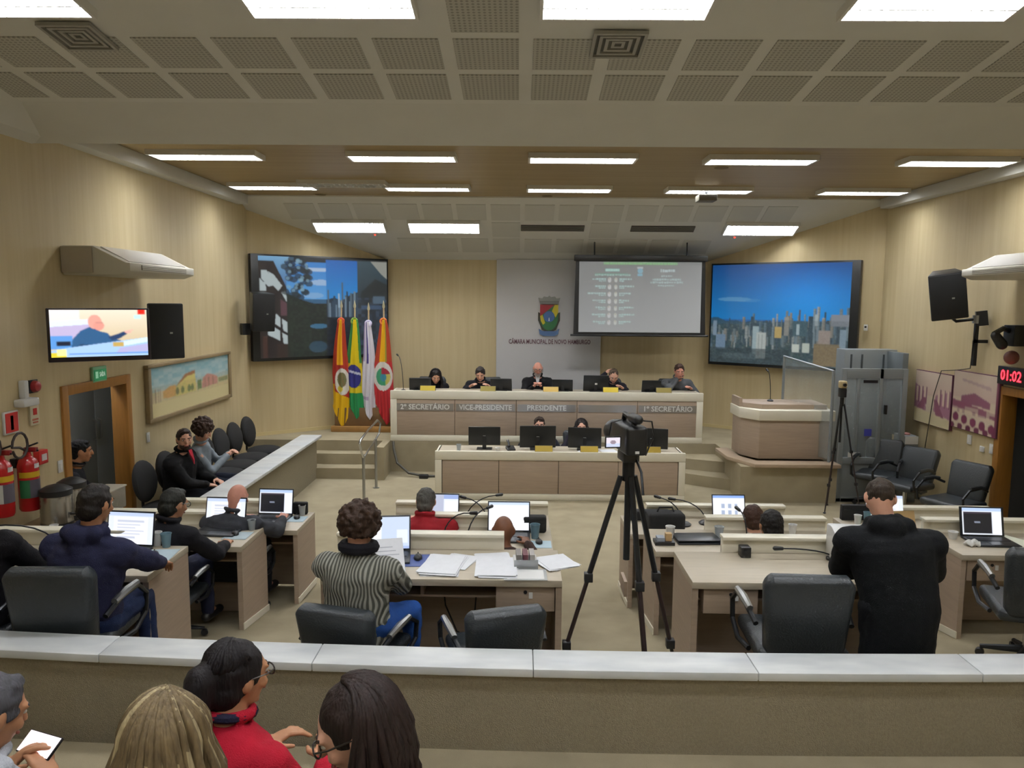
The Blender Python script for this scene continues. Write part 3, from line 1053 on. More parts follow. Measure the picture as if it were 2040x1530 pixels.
# ------------------------------------------------------------------ emblem panel and its lettering
t = thing('emblem_panel', 'tall light grey panel with municipal coat of arms on the back wall', 'panel', (0.525, YB - 0.036, P0))
m = MB(); m.box(-0.96, 0.96, -0.02, 0.03, 0, 3.04); m.build('board', M('panel_grey', 'D9D8D8', rough=0.5), t, bevel=0.003)
me = text_mesh('CÂMARA MUNICIPAL DE NOVO HAMBURGO', 0.115, 0.004, bold=0.002)
me.materials.append(M('panel_letter', '6B4A52', rough=0.5))
wm = max(v.co.x for v in me.vertices) - min(v.co.x for v in me.vertices)
o = obj('lettering', me, None, t); o.scale = (1.5 / wm, 1, 1); o.location = (0.02, -0.024, 1.545)
# coat of arms: crown, shield quarters, disc, scroll
e = thing('coat_of_arms', 'coat of arms with wall crown, red and green shield and blue scroll', 'emblem', (0.53, YB - 0.07, 2.5))


def shield_pts(sx, sy):
    pts = [(-1, 1), (-1, 0.05)] + [(-math.cos(a), 0.05 - 1.05 * math.sin(a)) for a in np.linspace(0.2, PI - 0.2, 11)] + [(1, 0.05), (1, 1)]
    return [(p[0] * sx, p[1] * sy) for p in pts]


m = MB(); m.yprism([(-0.2, 0.1), (-0.2, -0.05), (-0.13, -0.22), (0, -0.29), (0.13, -0.22), (0.2, -0.05), (0.2, 0.1), (0.16, 0.08), (-0.16, 0.08)], -0.002, 0.012); m.build('mantle', M('arms_dark', '3B3A30'), e)
sh = shield_pts(0.165, 0.235)
m = MB(); m.yprism(sh, -0.008, 0.01); m.build('shield_green', M('arms_green', '2E6B3F', rough=0.5), e)
m = MB(); m.yprism([(-0.165, 0.235), (-0.165, 0.02), (0.1, 0.235)], -0.012, 0.0); m.build('shield_red', M('arms_red', '9E2B33', rough=0.5), e)
m = MB(); m.yprism([(0.05, 0.12), (0.1, 0.235), (0.165, 0.235), (0.165, 0.1), (0.12, 0.0)], -0.013, 0.0); m.build('band_yellow', M('arms_yellow', 'D8C83A', rough=0.5), e)
m = MB(); m.yprism([(-0.165, 0.03), (-0.12, 0.05), (-0.07, -0.1), (-0.11, -0.13), (-0.15, -0.06)], -0.013, 0.0); m.build('band_yellow', M('arms_yellow', 'D8C83A'), e)
m = MB(); m.M = Matrix.Translation((0, -0.012, 0.02)) @ Matrix.Rotation(PI / 2, 4, 'X'); m.lathe([(0.1, 0), (0.1, 0.008)], n=24); m.build('disc_blue', M('arms_blue', '4C6FA8', rough=0.5), e)
m = MB(); m.yprism([(-0.012, -0.06), (0.012, -0.06), (0.006, 0.0), (-0.006, 0.0)], -0.028, -0.018); m.build('tower', MAT_PLASTIC, e)
m = MB(); m.yprism([(-0.17, 0.25), (0.17, 0.25), (0.2, 0.36), (0.13, 0.35), (0.1, 0.385), (0.03, 0.375), (0, 0.4), (-0.03, 0.375), (-0.1, 0.385), (-0.13, 0.35), (-0.2, 0.36)], -0.014, 0.01); m.build('wall_crown', M('arms_crown', '9A9C97', rough=0.5), e)
m = MB(); m.yprism([(-0.17, 0.275), (0.17, 0.275), (0.175, 0.3), (-0.175, 0.3)], -0.018, -0.012); m.build('crown_band', M('arms_crown2', '7C7E79'), e)
m = MB(); m.yprism([(-0.19, -0.2), (-0.12, -0.245), (0.12, -0.245), (0.19, -0.2), (0.17, -0.3), (0.1, -0.335), (-0.1, -0.335), (-0.17, -0.3)], -0.016, 0.004); m.build('scroll', M('arms_scroll', '5B79A6', rough=0.5), e)

# ------------------------------------------------------------------ projection screen
cv = Canvas(300, 178, 'A6A9A9')
r2 = np.clip(((cv.X - 0.3) * 0.35 + (cv.Y - 0.3) * 0.6), -0.1, 0.5)[..., None]
cv.a = cv.a * (0.92 + r2 * 0.55)
rs = np.random.RandomState(5)


def tl(x0, x1, y, h, col, a=0.9, seg=0.02):
    x = x0
    while x < x1:
        w_ = min(seg * rs.uniform(0.5, 1.4), x1 - x)
        cv.rect(x, y - h / 2 * rs.uniform(0.7, 1.1), x + w_, y + h / 2 * rs.uniform(0.7, 1.1), col, a)
        x += w_ + 0.004


cv.rect(0.2, 0.0, 0.8, 0.05, '9CCB98', 0.5); tl(0.2, 0.8, 0.028, 0.024, 'A8EFA6')
cv.rect(0.215, 0.1, 0.33, 0.14, 'B8F1E6'); tl(0.22, 0.325, 0.12, 0.025, 'D8FFF6', 1, 0.012)
tl(0.13, 0.42, 0.19, 0.022, 'BFEAE0', 0.9, 0.015); cv.rect(0.13, 0.17, 0.4, 0.178, '7FC8AE', 0.7)
cv.rect(0.475, 0.075, 0.52, 0.1, 'DDE6E6'); cv.ell(0.498, 0.13, 0.022, 0.035, '9BD4EC'); cv.rect(0.478, 0.17, 0.516, 0.2, '9BD8EE')
tl(0.665, 0.78, 0.125, 0.04, 'DDF2F6', 1, 0.018)
tl(0.67, 0.76, 0.2, 0.022, 'D0E9EA', 0.9, 0.012); tl(0.6, 0.83, 0.25, 0.026, 'CBE9EA', 0.9, 0.015); tl(0.585, 0.845, 0.29, 0.026, 'CBE9EA', 0.9, 0.015); tl(0.645, 0.775, 0.335, 0.022, 'CBE9EA', 0.9, 0.012)
wl = [(0.11, 0.13), (0.135, 0.1), (0.075, 0.15), (0.115, 0.11), (0.14, 0.09), (0.11, 0.12), (0.12, 0.11)]
wr = [0.43, 0.455, 0.425, 0.41, 0.45, 0.455, 0.425]
for k in range(7):
    y = 0.26 + 0.1 * k
    tl(wl[k][0], 0.22, y - 0.012, 0.022, 'C6EDEA', 0.95, 0.016); tl(0.165, 0.22, y + 0.014, 0.02, 'C6EDEA', 0.9, 0.014)
    tl(0.33, wr[k], y - 0.012, 0.022, 'C6EDEA', 0.95, 0.016); tl(0.33, 0.37, y + 0.014, 0.02, 'C6EDEA', 0.9, 0.014)
    cv.ell(0.25, y, 0.015, 0.036, 'EEF1F2', 0.9); cv.ell(0.302, y, 0.013, 0.034, 'E8EEE8', 0.9)
    cv.ell(0.246, y - 0.02, 0.006, 0.014, 'CDBFA8', 0.7); cv.ell(0.302, y - 0.02, 0.006, 0.014, 'C9C39A', 0.7)
t = thing('projection_screen', 'pulled down projection screen showing a voting list', 'screen', (2.08, 13.2, 2.88))
t.rotation_euler = (-0.03, 0, 0)
me = cv.blur(2).mesh('projected_image', 2.12, 1.22)
obj('projected_image', me, pic_mat('projector_pic', emit=0.42, rough=0.9, base=0.16), t)
m = MB(); m.yprism([(-1.12, 0.64), (1.12, 0.64), (1.15, -0.66), (-1.15, -0.66)], 0.004, 0.012); m.build('screen_cloth', MAT_BLACK, t)
m = MB(); m.box(-1.15, 1.15, -0.05, 0.05, 0.62, 0.72); m.build('housing', MAT_BLACK, t, bevel=0.01)
for x in (-0.8, 0.8):
    m = MB(); m.cyl((x, 0, 0.72), (x, 0.03, 0.985), 0.012); m.build('hanger', MAT_DARK, t)
m = MB(); m.cyl((-1.2, 0, -0.665), (1.2, 0, -0.665), 0.018); m.build('bottom_bar', MAT_BLACK, t)

# ------------------------------------------------------------------ big picture screens on the angled walls
cv = Canvas(240, 165, '0F6FC4')
cv.vgrad(0, 0, 1, 0.55, '0B4E94', '1186D2')
g = np.exp(-(((cv.X - 0.72) / 0.33) ** 2 + ((cv.Y - 0.25) / 0.3) ** 2))[..., None]
cv.a = cv.a * (0.72 + 0.75 * g)
cv.ell(0.18, 0.35, 0.13, 0.022, '5C93B8', 0.6); cv.ell(0.28, 0.36, 0.1, 0.018, '4C8ABA', 0.4)
cv.poly([(0, 0.54), (0.05, 0.53), (0.12, 0.57), (0.2, 0.56), (0.26, 0.58), (0.33, 0.56), (0.5, 0.57), (1, 0.55), (1, 1), (0, 1)], '234B63')
cv.noise(0, 0.6, 1, 1, ['1F3540', '27424A', '2E4A44', '33403A', '3A4B50', '54605C'], 0.018, 0.85, 3)
rs = np.random.RandomState(8)
for k in range(150):
    x = rs.uniform(0, 1); hgt = rs.uniform(0.05, 0.17) * (0.7 + 0.9 * x); y1 = rs.uniform(0.62, 0.86)
    wd = rs.uniform(0.008, 0.026)
    c = ['587080', '74868E', '31495A', '857F74', '435C6C', '6A777A', '263C4A', '949A98'][rs.randint(8)]
    cv.rect(x, y1 - hgt, x + wd, y1, c); cv.rect(x + wd * 0.65, y1 - hgt, x + wd, y1, '31464F', 0.55)
    for q in range(3):
        cv.rect(x, y1 - hgt + 0.02 + 0.03 * q, x + wd, y1 - hgt + 0.026 + 0.03 * q, '2E4650', 0.35)
for (x0, y0, x1, y1, c) in [(0.02, 0.57, 0.05, 0.72, '7F93A6'), (0.045, 0.71, 0.12, 0.86, '6F88A2'), (0.33, 0.62, 0.375, 0.9, '9DB3B8'), (0.36, 0.68, 0.43, 0.94, 'B9C0BC'), (0.375, 0.7, 0.38, 0.94, '7D8A88'), (0.4, 0.7, 0.405, 0.94, '7D8A88'), (0.49, 0.62, 0.54, 0.73, 'C2A864'), (0.56, 0.52, 0.59, 0.7, '8E8C84'), (0.66, 0.45, 0.672, 0.6, '4E4A50'), (0.62, 0.56, 0.72, 0.7, '3A5A66'), (0.645, 0.59, 0.665, 0.69, 'A9BBC0'), (0.73, 0.51, 0.76, 0.7, '25404E'), (0.77, 0.49, 0.79, 0.6, '97A5A8'), (0.88, 0.49, 1.0, 0.6, '7C828A'), (0.62, 0.78, 0.67, 0.86, 'CBD2C8'), (0.69, 0.77, 0.74, 0.86, 'BFC8BC'), (0.8, 0.64, 0.88, 0.78, '9C8E84'), (0.77, 0.77, 0.95, 0.98, '7A6A4E'), (0.94, 0.63, 0.985, 0.83, '8296A4'), (0.1, 0.9, 0.36, 0.95, '6C8288')]:
    cv.rect(x0, y0, x1, y1, c)
cv.noise(0, 0.55, 1, 1, ['2A3C46', '43565E', '5A6668', '1E2E36'], 0.007, 0.3, 14)
cv.noise(0, 0.84, 0.6, 1, ['22343C', '2E4048', '3C4C50', '1A272E'], 0.012, 0.75, 15)
cv.noise(0.77, 0.79, 0.95, 0.98, ['6E5E44', '857556'], 0.008, 0.4, 4)
CITY = cv


def wall_screen(name, label, p, q, z0, z1, canvas, bez, emit):
    p, q = Vector((*p, 0)), Vector((*q, 0))
    mid = (p + q) / 2
    d = (q - p)
    L_ = d.length
    a = math.atan2(d.y, d.x)
    H = z1 - z0
    t = thing(name, label, 'screen', (mid.x, mid.y, (z0 + z1) / 2), a)
    m = MB()
    b = bez
    m.box(-L_ / 2, L_ / 2, -0.03, 0.09, -H / 2, H / 2)
    m.build('casing', M('screen_casing', '14171A', rough=0.4), t, bevel=0.006)
    me = canvas.blur(1).mesh('picture', L_ - b[0] - b[1], H - b[2] - b[3])
    o = obj('picture', me, pic_mat(name + '_pic', emit=emit, rough=0.3, base=0.02), t)
    o.location = ((b[0] - b[1]) / 2, -0.0325, (b[3] - b[2]) / 2)
    m = MB(); m.cbox((-0.5, 0.13, 0), (0.08, 0.12, 0.3)); m.cbox((0.5, 0.13, 0), (0.08, 0.12, 0.3)); m.build('wall_bracket', MAT_DARK, t)
    return t


wall_screen('city_screen', 'large right-hand screen showing a city skyline under blue sky', (3.44, 13.70), (5.42, 12.16), 1.69, 3.49, CITY, (0.03, 0.13, 0.03, 0.05), 0.8)
cv = Canvas(240, 165, '131A20')
cv.vgrad(0, 0, 0.26, 0.4, '7FB4DC', '0F4C94'); cv.vgrad(0.2, 0.05, 0.5, 0.46, '2E86D8', '5AA8E8')
cv.poly([(0, 0.05), (0.11, 0.05), (0.2, 0.3), (0.2, 1), (0, 1)], '231C1E')
for pts in ([(0.02, 0.14), (0.06, 0.14), (0.12, 0.28), (0.07, 0.3), (0.02, 0.22)], [(0.07, 0.15), (0.11, 0.18), (0.17, 0.29), (0.14, 0.34), (0.1, 0.28)], [(0.01, 0.22), (0.05, 0.27), (0.055, 0.34), (0.01, 0.34)], [(0.16, 0.35), (0.19, 0.34), (0.215, 0.43), (0.2, 0.45)], [(0.05, 0.66), (0.1, 0.69), (0.145, 0.73), (0.145, 0.83), (0.06, 0.77)], [(0.12, 0.56), (0.15, 0.6), (0.15, 0.7), (0.11, 0.66)], [(0.16, 0.61), (0.215, 0.66), (0.215, 0.76), (0.17, 0.73)], [(0.16, 0.75), (0.215, 0.79), (0.215, 0.87), (0.17, 0.86)]):
    cv.poly(pts, 'B9C6C8')
cv.poly([(0.155, 0.42), (0.2, 0.46), (0.2, 0.58), (0.155, 0.58)], '5E3E48')
cv.rect(0.02, 0.78, 0.055, 1, '4A2E28', 0.8); cv.rect(0.12, 0.86, 0.2, 1, '33231F', 0.8)
cv.ell(0.44, 0.12, 0.1, 0.02, 'C5D6EA', 0.8); cv.ell(0.46, 0.25, 0.08, 0.03, 'AFC8E6', 0.8); cv.ell(0.4, 0.38, 0.08, 0.03, '8FB8E0', 0.7)
for k in range(40):
    cv.ell(0.28 + 0.09 * rs.uniform(-1, 1), 0.2 + 0.2 * rs.uniform(-1, 1), 0.03, 0.03, ['16222A', '1E2C30', '0F181E'][k % 3], 0.8)
for k in range(26):
    cv.ell(0.28 + 0.08 * rs.uniform(-1, 1), 0.2 + 0.18 * rs.uniform(-1, 1), 0.014, 0.016, '86AFC4', 0.6)
cv.poly([(0.2, 0.36), (0.3, 0.42), (0.4, 0.46), (0.5, 0.5), (0.5, 1), (0.2, 1)], '16241F')
cv.noise(0.215, 0.42, 0.5, 1, ['12201C', '1B2B24', '24352A', '101A1A'], 0.02, 0.7, 6)
cv.ell(0.44, 0.69, 0.07, 0.025, '3E7FA8', 0.7); cv.ell(0.43, 0.9, 0.07, 0.06, '2E5670', 0.6)
cv.vgrad(0.5, 0.02, 0.75, 0.5, '1769C0', '1B94E0')
cv.poly([(0.5, 0.42), (0.56, 0.4), (0.62, 0.43), (0.7, 0.36), (0.75, 0.34), (0.75, 1), (0.5, 1)], '1C2C3C')
for k in range(26):
    x = rs.uniform(0.5, 0.74); cv.rect(x, rs.uniform(0.32, 0.5), x + 0.014, 0.6, ['31485C', '6F8698', '25384A', '4F6474'][k % 4])
cv.rect(0.62, 0.24, 0.632, 0.45, '4F6070'); cv.rect(0.59, 0.36, 0.605, 0.5, '9FB8CC')
cv.noise(0.5, 0.6, 0.75, 1, ['141C24', '1B2630', '0F151B'], 0.025, 0.8, 9)
cv.vgrad(0.75, 0.02, 1, 0.4, '38505C', '22323C')
cv.poly([(0.86, 0.02), (1, 0.02), (1, 0.2), (0.96, 0.16)], 'A8A89E', 0.8)
cv.poly([(0.78, 0.34), (0.9, 0.2), (1, 0.26), (1, 0.5), (0.76, 0.5)], '1A252B')
cv.noise(0.75, 0.4, 1, 1, ['1F2C3A', '2A3A4C', '16202A', '3C5066'], 0.03, 0.75, 12)
cv.rect(0.88, 0.38, 0.98, 0.46, '4C6478'); cv.rect(0.78, 0.48, 0.95, 0.52, '3C5878', 0.8)
wall_screen('collage_screen', 'large left-hand screen with a collage of town views behind the flags', (-4.38, 12.28), (-2.42, 13.80), 1.775, 3.53, cv, (0.12, 0.03, 0.03, 0.05), 0.65)

# ------------------------------------------------------------------ flags
def flag(x, y, label, paint, L=1.9, W=0.26, seed=1, ztop=2.42, lean=0.0, bow=None):
    t = thing('flag', label, 'flag', (x, y, P0), 0, 'ceremonial flags')
    m = MB(); m.cyl((lean, 0, 0.0), (0, 0, ztop - P0 + 0.18), 0.014, n=10); m.build('pole', M('pole_wood', 'C8B48E', rough=0.4), t)
    m = MB(); m.lathe([(0.02, 0), (0.025, 0.03), (0.004, 0.13)], (0, 0, ztop - P0 + 0.18), 10); m.build('finial', M('finial', 'CFC9A8', rough=0.3, metal=0.4), t)
    m = MB(); m.tube([(0.045 * math.cos(a), -0.05 + 0.02 * math.sin(a), ztop - P0 - 0.05 + 0.045 * math.sin(a)) for a in np.linspace(0, 2 * PI, 13)[:-1]], 0.022, 8, closed=True)
    m.build('rosette', M('rosette_' + bow, bow, rough=0.7), t)
    cols, rows = 64, 130
    rs_ = np.random.RandomState(seed)
    ph = rs_.uniform(0, 6)
    Cx = np.zeros((rows, cols, 3)); rgb = np.zeros((rows, cols, 3))
    for i in range(rows):
        v = i / (rows - 1)
        half = (0.05 + (W / 2 - 0.05) * min(1, (v / 0.5) ** 0.8))
        for k in range(cols):
            u = k / (cols - 1)
            s_ = u * 2 - 1
            tip = 1.0 - 0.16 * abs(s_ - 0.2) ** 1.3 * max(0, (v - 0.72) / 0.28) ** 1.5
            z = ztop - P0 - 0.02 - v * L * tip
            fold = 0.016 * (0.3 + v) * math.sin(s_ * 9 + ph + v * 2)
            xx = s_ * half + 0.012 * math.sin(v * 7 + ph)
            yy = -0.06 - 0.07 * math.cos(s_ * PI / 2) * (0.5 + 0.5 * v) + fold
            Cx[i, k] = (xx + lean * v * 0.3, yy, z)
            rgb[i, k] = lin(paint(u, v))
    me = bpy.data.meshes.new('cloth')
    idx = lambda i, k: i * cols + k
    me.from_pydata([tuple(p) for p in Cx.reshape(-1, 3)], [], [(idx(i, k), idx(i + 1, k), idx(i + 1, k + 1), idx(i, k + 1)) for i in range(rows - 1) for k in range(cols - 1)])
    at = me.color_attributes.new('Col', 'FLOAT_COLOR', 'POINT')
    rgba = np.ones((rows * cols, 4)); rgba[:, :3] = rgb.reshape(-1, 3)
    at.data.foreach_set('color', rgba.ravel())
    me.polygons.foreach_set('use_smooth', [True] * len(me.polygons))
    o = obj('cloth', me, pic_mat('flag_cloth', rough=0.8), t)
    sol = o.modifiers.new('thickness', 'SOLIDIFY'); sol.thickness = 0.004
    return t


def el(u, v, cu, cv_, ru, rv):
    return ((u - cu) / ru) ** 2 + ((v - cv_) / rv) ** 2 < 1


def f_yel(u, v):
    if v < 0.42:
        return 'E8A70C' if 0.3 < u < 0.68 else 'A83218'
    if el(u, v, 0.58, 0.58, 0.42, 0.125):
        if el(u, v, 0.55, 0.56, 0.25, 0.07):
            return '5F7048' if (u * 17 + v * 31) % 1 > 0.35 else '8A5A3A'
        if el(u, v, 0.45, 0.645, 0.15, 0.03):
            return 'D8C84A'
        return 'E6E2D8'
    if v > 0.7 + 0.08 * (u - 0.5):
        return 'E8B80A'
    return 'A8281E' if u > 0.12 or v < 0.6 else 'D8A010'


def f_bra(u, v):
    if el(u, v, 0.48, 0.57, 0.44, 0.12):
        return 'C9CCE0' if abs(v - 0.52 - 0.05 * (u - 0.3)) < 0.012 else '2A2A78'
    if v < 0.44:
        return 'E3C80E' if 0.3 < u < 0.85 - 0.2 * (0.44 - v) else '2E7A3C'
    if v < 0.5:
        return 'E0C416'
    if v < 0.74:
        return 'D9C41A' if v > 0.67 else ('E0C416' if u > 0.9 else '8E9A30')
    return '1E8A4C' if (u * 5) % 1 > 0.2 else '177040'


def f_whi(u, v):
    if v < 0.42 and 0.33 < u < 0.46 + 0.1 * v:
        return '4A3E86'
    if v < 0.4 and u < 0.2:
        return 'B8A8D0'
    if 0.76 < v < 0.8 and 0.1 < u < 0.55:
        return 'B7A6C8'
    return 'E2DFE8'


def f_red(u, v):
    if v < 0.4:
        return 'EDB30E' if 0.3 < u < 0.62 else ('8E8A30' if 0.62 < u < 0.72 else 'A83A1C')
    if el(u, v, 0.48, 0.535, 0.5, 0.14):
        if el(u, v, 0.5, 0.54, 0.36, 0.085):
            if v < 0.515 and u > 0.42:
                return '9A2438'
            if el(u, v, 0.52, 0.545, 0.16, 0.04):
                return '3F8AA0'
            return '3E9A70' if u < 0.62 else 'C9C060'
        return 'E4E0DA'
    return 'B8262C' if (u * 6) % 1 > 0.18 else '9C1C24'


FY = 13.05
flag(-3.09, FY, 'yellow and red ceremonial flag, leftmost of the four by the big screen', f_yel, 1.86, 0.31, 2, 2.48, -0.05, 'B5481A')
flag(-2.86, FY, 'green and yellow flag with blue disc, second from the left', f_bra, 1.72, 0.29, 5, 2.48, 0.0, '6E8A2A')
flag(-2.62, FY, 'white ceremonial flag with purple ribbon, third from the left', f_whi, 1.7, 0.24, 8, 2.44, 0.0, 'C7BFDA')
flag(-2.36, FY, 'red flag with white round badge, rightmost next to the presiding table', f_red, 1.82, 0.34, 11, 2.48, 0.05, 'C0661C')
t = thing('flag_stand', 'brown wooden stand holding the four flag poles', 'stand', (-2.72, FY, P0))
m = MB(); m.box(-0.55, 0.55, -0.17, 0.17, 0, 0.1); m.build('base', M('stand_wood', '9C7440', rough=0.5, var=0.15), t, bevel=0.01)
m = MB(); m.box(-0.5, 0.5, -0.1, 0.1, 0.1, 0.42); m.build('holder', M('stand_wood2', '6E5232', rough=0.5, var=0.15), t, bevel=0.01)

# ------------------------------------------------------------------ left wall
cv = Canvas(150, 86, 'D8C9A8')
cv.vgrad(0, 0, 1, 0.65, 'EFE3CE', 'D8C3A0'); cv.rect(0, 0, 0.3, 0.25, 'F1EEF6', 0.6)
cv.poly([(0, 0.25), (0.4, 0.2), (0.4, 0.31), (0, 0.36)], 'E2F1FF'); cv.poly([(0, 0.36), (0.4, 0.31), (0.36, 0.6), (0, 0.62)], 'C3B6DA')
cv.rect(0, 0.55, 0.22, 0.82, '5E9BE0'); cv.rect(0.06, 0.66, 0.2, 0.76, '1B2338')
cv.poly([(0.2, 0.84), (0.22, 0.62), (0.3, 0.45), (0.4, 0.36), (0.5, 0.46), (0.58, 0.5), (0.62, 0.62), (0.72, 0.66), (0.6, 0.76), (0.5, 0.82)], '2F5E8C')
cv.poly([(0.2, 0.84), (0.3, 0.72), (0.5, 0.76), (0.5, 0.82)], '20466C')
cv.ell(0.45, 0.26, 0.07, 0.15, 'E8A596'); cv.ell(0.49, 0.34, 0.055, 0.1, 'E89C8E'); cv.rect(0.46, 0.27, 0.53, 0.29, 'C98A80', 0.7)
cv.poly([(0.58, 0.58), (0.68, 0.52), (0.76, 0.46), (0.78, 0.52), (0.7, 0.62), (0.62, 0.66)], '26406A'); cv.ell(0.79, 0.48, 0.035, 0.03, 'F0B4A8'); cv.line(0.78, 0.46, 0.84, 0.44, 0.014, 'F0B4A8')
cv.poly([(0.16, 0.8), (1, 0.6), (1, 1), (0, 1), (0, 0.86)], 'A9CBF2'); cv.poly([(0.74, 0.68), (1, 0.6), (1, 0.7), (0.74, 0.78)], 'D9F0FA'); cv.poly([(0.7, 0.82), (1, 0.74), (1, 0.9), (0.66, 0.92)], 'B9B4DE')
cv.rect(0.63, 0.7, 0.74, 0.79, 'C9A85C'); cv.rect(0.9, 0.0, 0.98, 0.1, 'F0281E'); cv.rect(0.86, 0.12, 0.93, 0.2, 'C6F2EE'); cv.rect(0.0, 0.9, 0.15, 1, 'E3CF38'); cv.rect(0.06, 0.82, 0.15, 0.96, 'FFF3A0'); cv.rect(0.18, 0.92, 1, 0.94, '5B8FE0')
t = thing('television', 'wall television showing a man at a desk, above the left doorway', 'television', (-3.99, 7.12, 2.46), math.radians(33))
m = MB(); m.box(-0.43, 0.43, -0.025, 0.03, -0.26, 0.24); m.build('casing', M('tv_casing', '1B1018', rough=0.3), t, bevel=0.008)
o = obj('picture', cv.blur(2).mesh('picture', 0.81, 0.44), pic_mat('tv_pic', emit=1.15, rough=0.2, base=0.01), t); o.location = (0, -0.028, 0.005)
m = MB(); m.box(-0.1, 0.1, 0.03, 0.06, -0.12, 0.12); m.build('mount_plate', MAT_DARK, t)
m = MB(); m.tube([(0, 0.05, 0), (-0.05, 0.15, 0), (-0.283, 0.395, 0)], 0.025, 8); m.build('wall_bracket', MAT_DARK, t)
# black loudspeaker right of the television


def box_speaker(loc, rz, label, w_=0.36, h_=0.62, d_=0.34, tilt=0.0, bracket=None, roll=0.0):
    t = thing('loudspeaker', label, 'speaker', loc, rz, 'wall loudspeakers')
    t.rotation_euler = (0, roll, rz)
    R = Matrix.Rotation(tilt, 4, 'X')
    m = MB(R); m.prism([(-w_ / 2, -d_ / 2), (w_ / 2, -d_ / 2), (w_ * 0.32, d_ / 2), (-w_ * 0.32, d_ / 2)], -h_ / 2, h_ / 2); m.build('cabinet', MAT_BLACK, t, bevel=0.015)
    m = MB(R); m.box(-w_ / 2 + 0.012, w_ / 2 - 0.012, -d_ / 2 - 0.012, -d_ / 2, -h_ / 2 + 0.012, h_ / 2 - 0.012); m.build('grille', M('speaker_grille', '0E0F11', rough=0.7, bump=0.4, bs=400), t, bevel=0.006)
    m = MB(R); m.cbox((0.05, -d_ / 2 - 0.014, -0.02), (0.03, 0.004, 0.02)); m.build('badge', MAT_STEEL, t)
    if bracket:
        m = MB(); m.tube(bracket, 0.02, 8); m.build('bracket', MAT_DARK, t)
        e = Vector(bracket[-1]); m = MB(); m.cbox(e, (0.12, 0.12, 0.18)); m.build('wall_plate', MAT_DARK, t)
    return t


box_speaker((-4.14, 8.72, 2.42), math.radians(42), 'black flat loudspeaker on the wall right of the television', 0.4, 0.64, 0.2, bracket=[(0, 0.1, 0), (-0.1, 0.16, 0.0)])
box_speaker((-4.12, 11.95, 2.6), math.radians(38), 'black loudspeaker hanging in front of the left collage screen', 0.36, 0.6, 0.34, tilt=0.1, bracket=[(0, 0.1, -0.1), (-0.06, 0.1, -0.3), (-0.2, 0.14, -0.28)])
box_speaker((5.2, 9.3, 2.92), math.radians(-25), 'black loudspeaker on a bracket at the right wall', 0.4, 0.56, 0.36, tilt=0.18, roll=-0.14, bracket=[(0, 0.05, -0.25), (0.08, 0.12, -0.34), (0.36, 0.2, -0.34)])
# bracket post of the right loudspeaker with cable
t = thing('speaker_post', 'black steel wall post carrying the right loudspeaker, with cable', 'bracket', (5.6, 9.32, 2.05))
m = MB(); m.box(-0.02, 0.02, -0.02, 0.02, 0, 0.56); m.build('post', MAT_DARK, t)
m = MB(); m.box(-0.02, 0.14, -0.02, 0.02, 0.28, 0.32); m.build('arm', MAT_DARK, t)
m = MB(); m.lathe([(0.05, 0), (0.05, 0.1)], (0, 0, 0.52)); m.build('joint', MAT_STEEL, t)
m = MB(); m.tube([(0.0, -0.03, 0.6), (-0.03, 0, 0.3), (-0.02, 0.02, 0.1), (0.08, 0.2, -0.05), (0.085, 0.5, -0.1), (0.085, 0.85, -0.14), (0.085, 1.0, -0.5), (0.085, 1.15, -1.4)], 0.006, 6); m.build('cable', M('cable_dark', '3B352A'), t)
t = thing('wall_camera', 'black wall bracket with small camera near the right edge', 'camera', (5.62, 8.7, 2.45))
m = MB(); m.box(-0.02, 0.15, -0.1, 0.1, -0.12, 0.12); m.build('plate', MAT_DARK, t, bevel=0.01)
m = MB(); m.tube([(0, 0, 0.05), (-0.1, -0.02, 0.08), (-0.22, -0.05, 0.02)], 0.03); m.build('arm', MAT_DARK, t)
m = MB(); m.cap((-0.2, -0.05, 0), (-0.12, -0.05, -0.1), 0.05, 0.06); m.build('housing', MAT_BLACK, t)
m = MB(); m.ell((0.02, -0.02, -0.25), (0.08, 0.08, 0.08)); m.build('red_beacon', M('dull_red', '6E3A30', rough=0.5), t)


def air_unit(loc, rz, label, mirror=1):
    """wall air conditioner, nose towards local -y"""
    t = thing('air_conditioner', label, 'air conditioner', loc, rz, 'wall air conditioners')
    AIRM = M('ac_shell', 'DEDACB', rough=0.35)
    m = MB(); m.xprism([(0.0, -0.14), (0.0, 0.14), (-0.3, 0.14), (-0.62, -0.02), (-0.66, -0.02), (-0.66, -0.1), (-0.55, -0.14)], -0.72, 0.72); m.build('shell', AIRM, t, bevel=0.01)
    m = MB(); m.xprism([(-0.32, 0.128), (-0.6, -0.012), (-0.605, -0.005), (-0.33, 0.14)], -0.62, 0.62); m.build('front_panel', M('ac_panel', 'E8E6E0', rough=0.15, coat=0.5), t)
    m = MB(); m.box(-0.5, 0.5, -0.667, -0.64, -0.085, -0.035); m.build('outlet', M('ac_outlet', '9B978B', rough=0.6), t)
    lm_ = MB(); lm_.box(-0.5, 0.5, -0.672, -0.664, -0.004, 0.004); lme = lm_.mesh('vane'); lme.materials.append(AIRM)
    for k in range(3):
        o = obj('vane', lme, None, t); o.location = (0, 0, -0.075 + 0.016 * k)
    m = MB(); m.box(-0.74, -0.72, -0.3, 0.0, -0.12, 0.13); m.build('end_cap', M('ac_cap', 'B9AF9E', rough=0.5), t)
    m = MB(); m.box(0.72, 0.74, -0.3, 0.0, -0.12, 0.13); m.build('end_cap', M('ac_cap', 'B9AF9E', rough=0.5), t)
    return t


air_unit((XL + 0.01, 8.05, 3.16), PI / 2, 'cream air conditioner on the left wall above the television')
air_unit((XR - 0.01, 8.1, 3.22), -PI / 2, 'cream air conditioner on the right wall beside the loudspeaker')

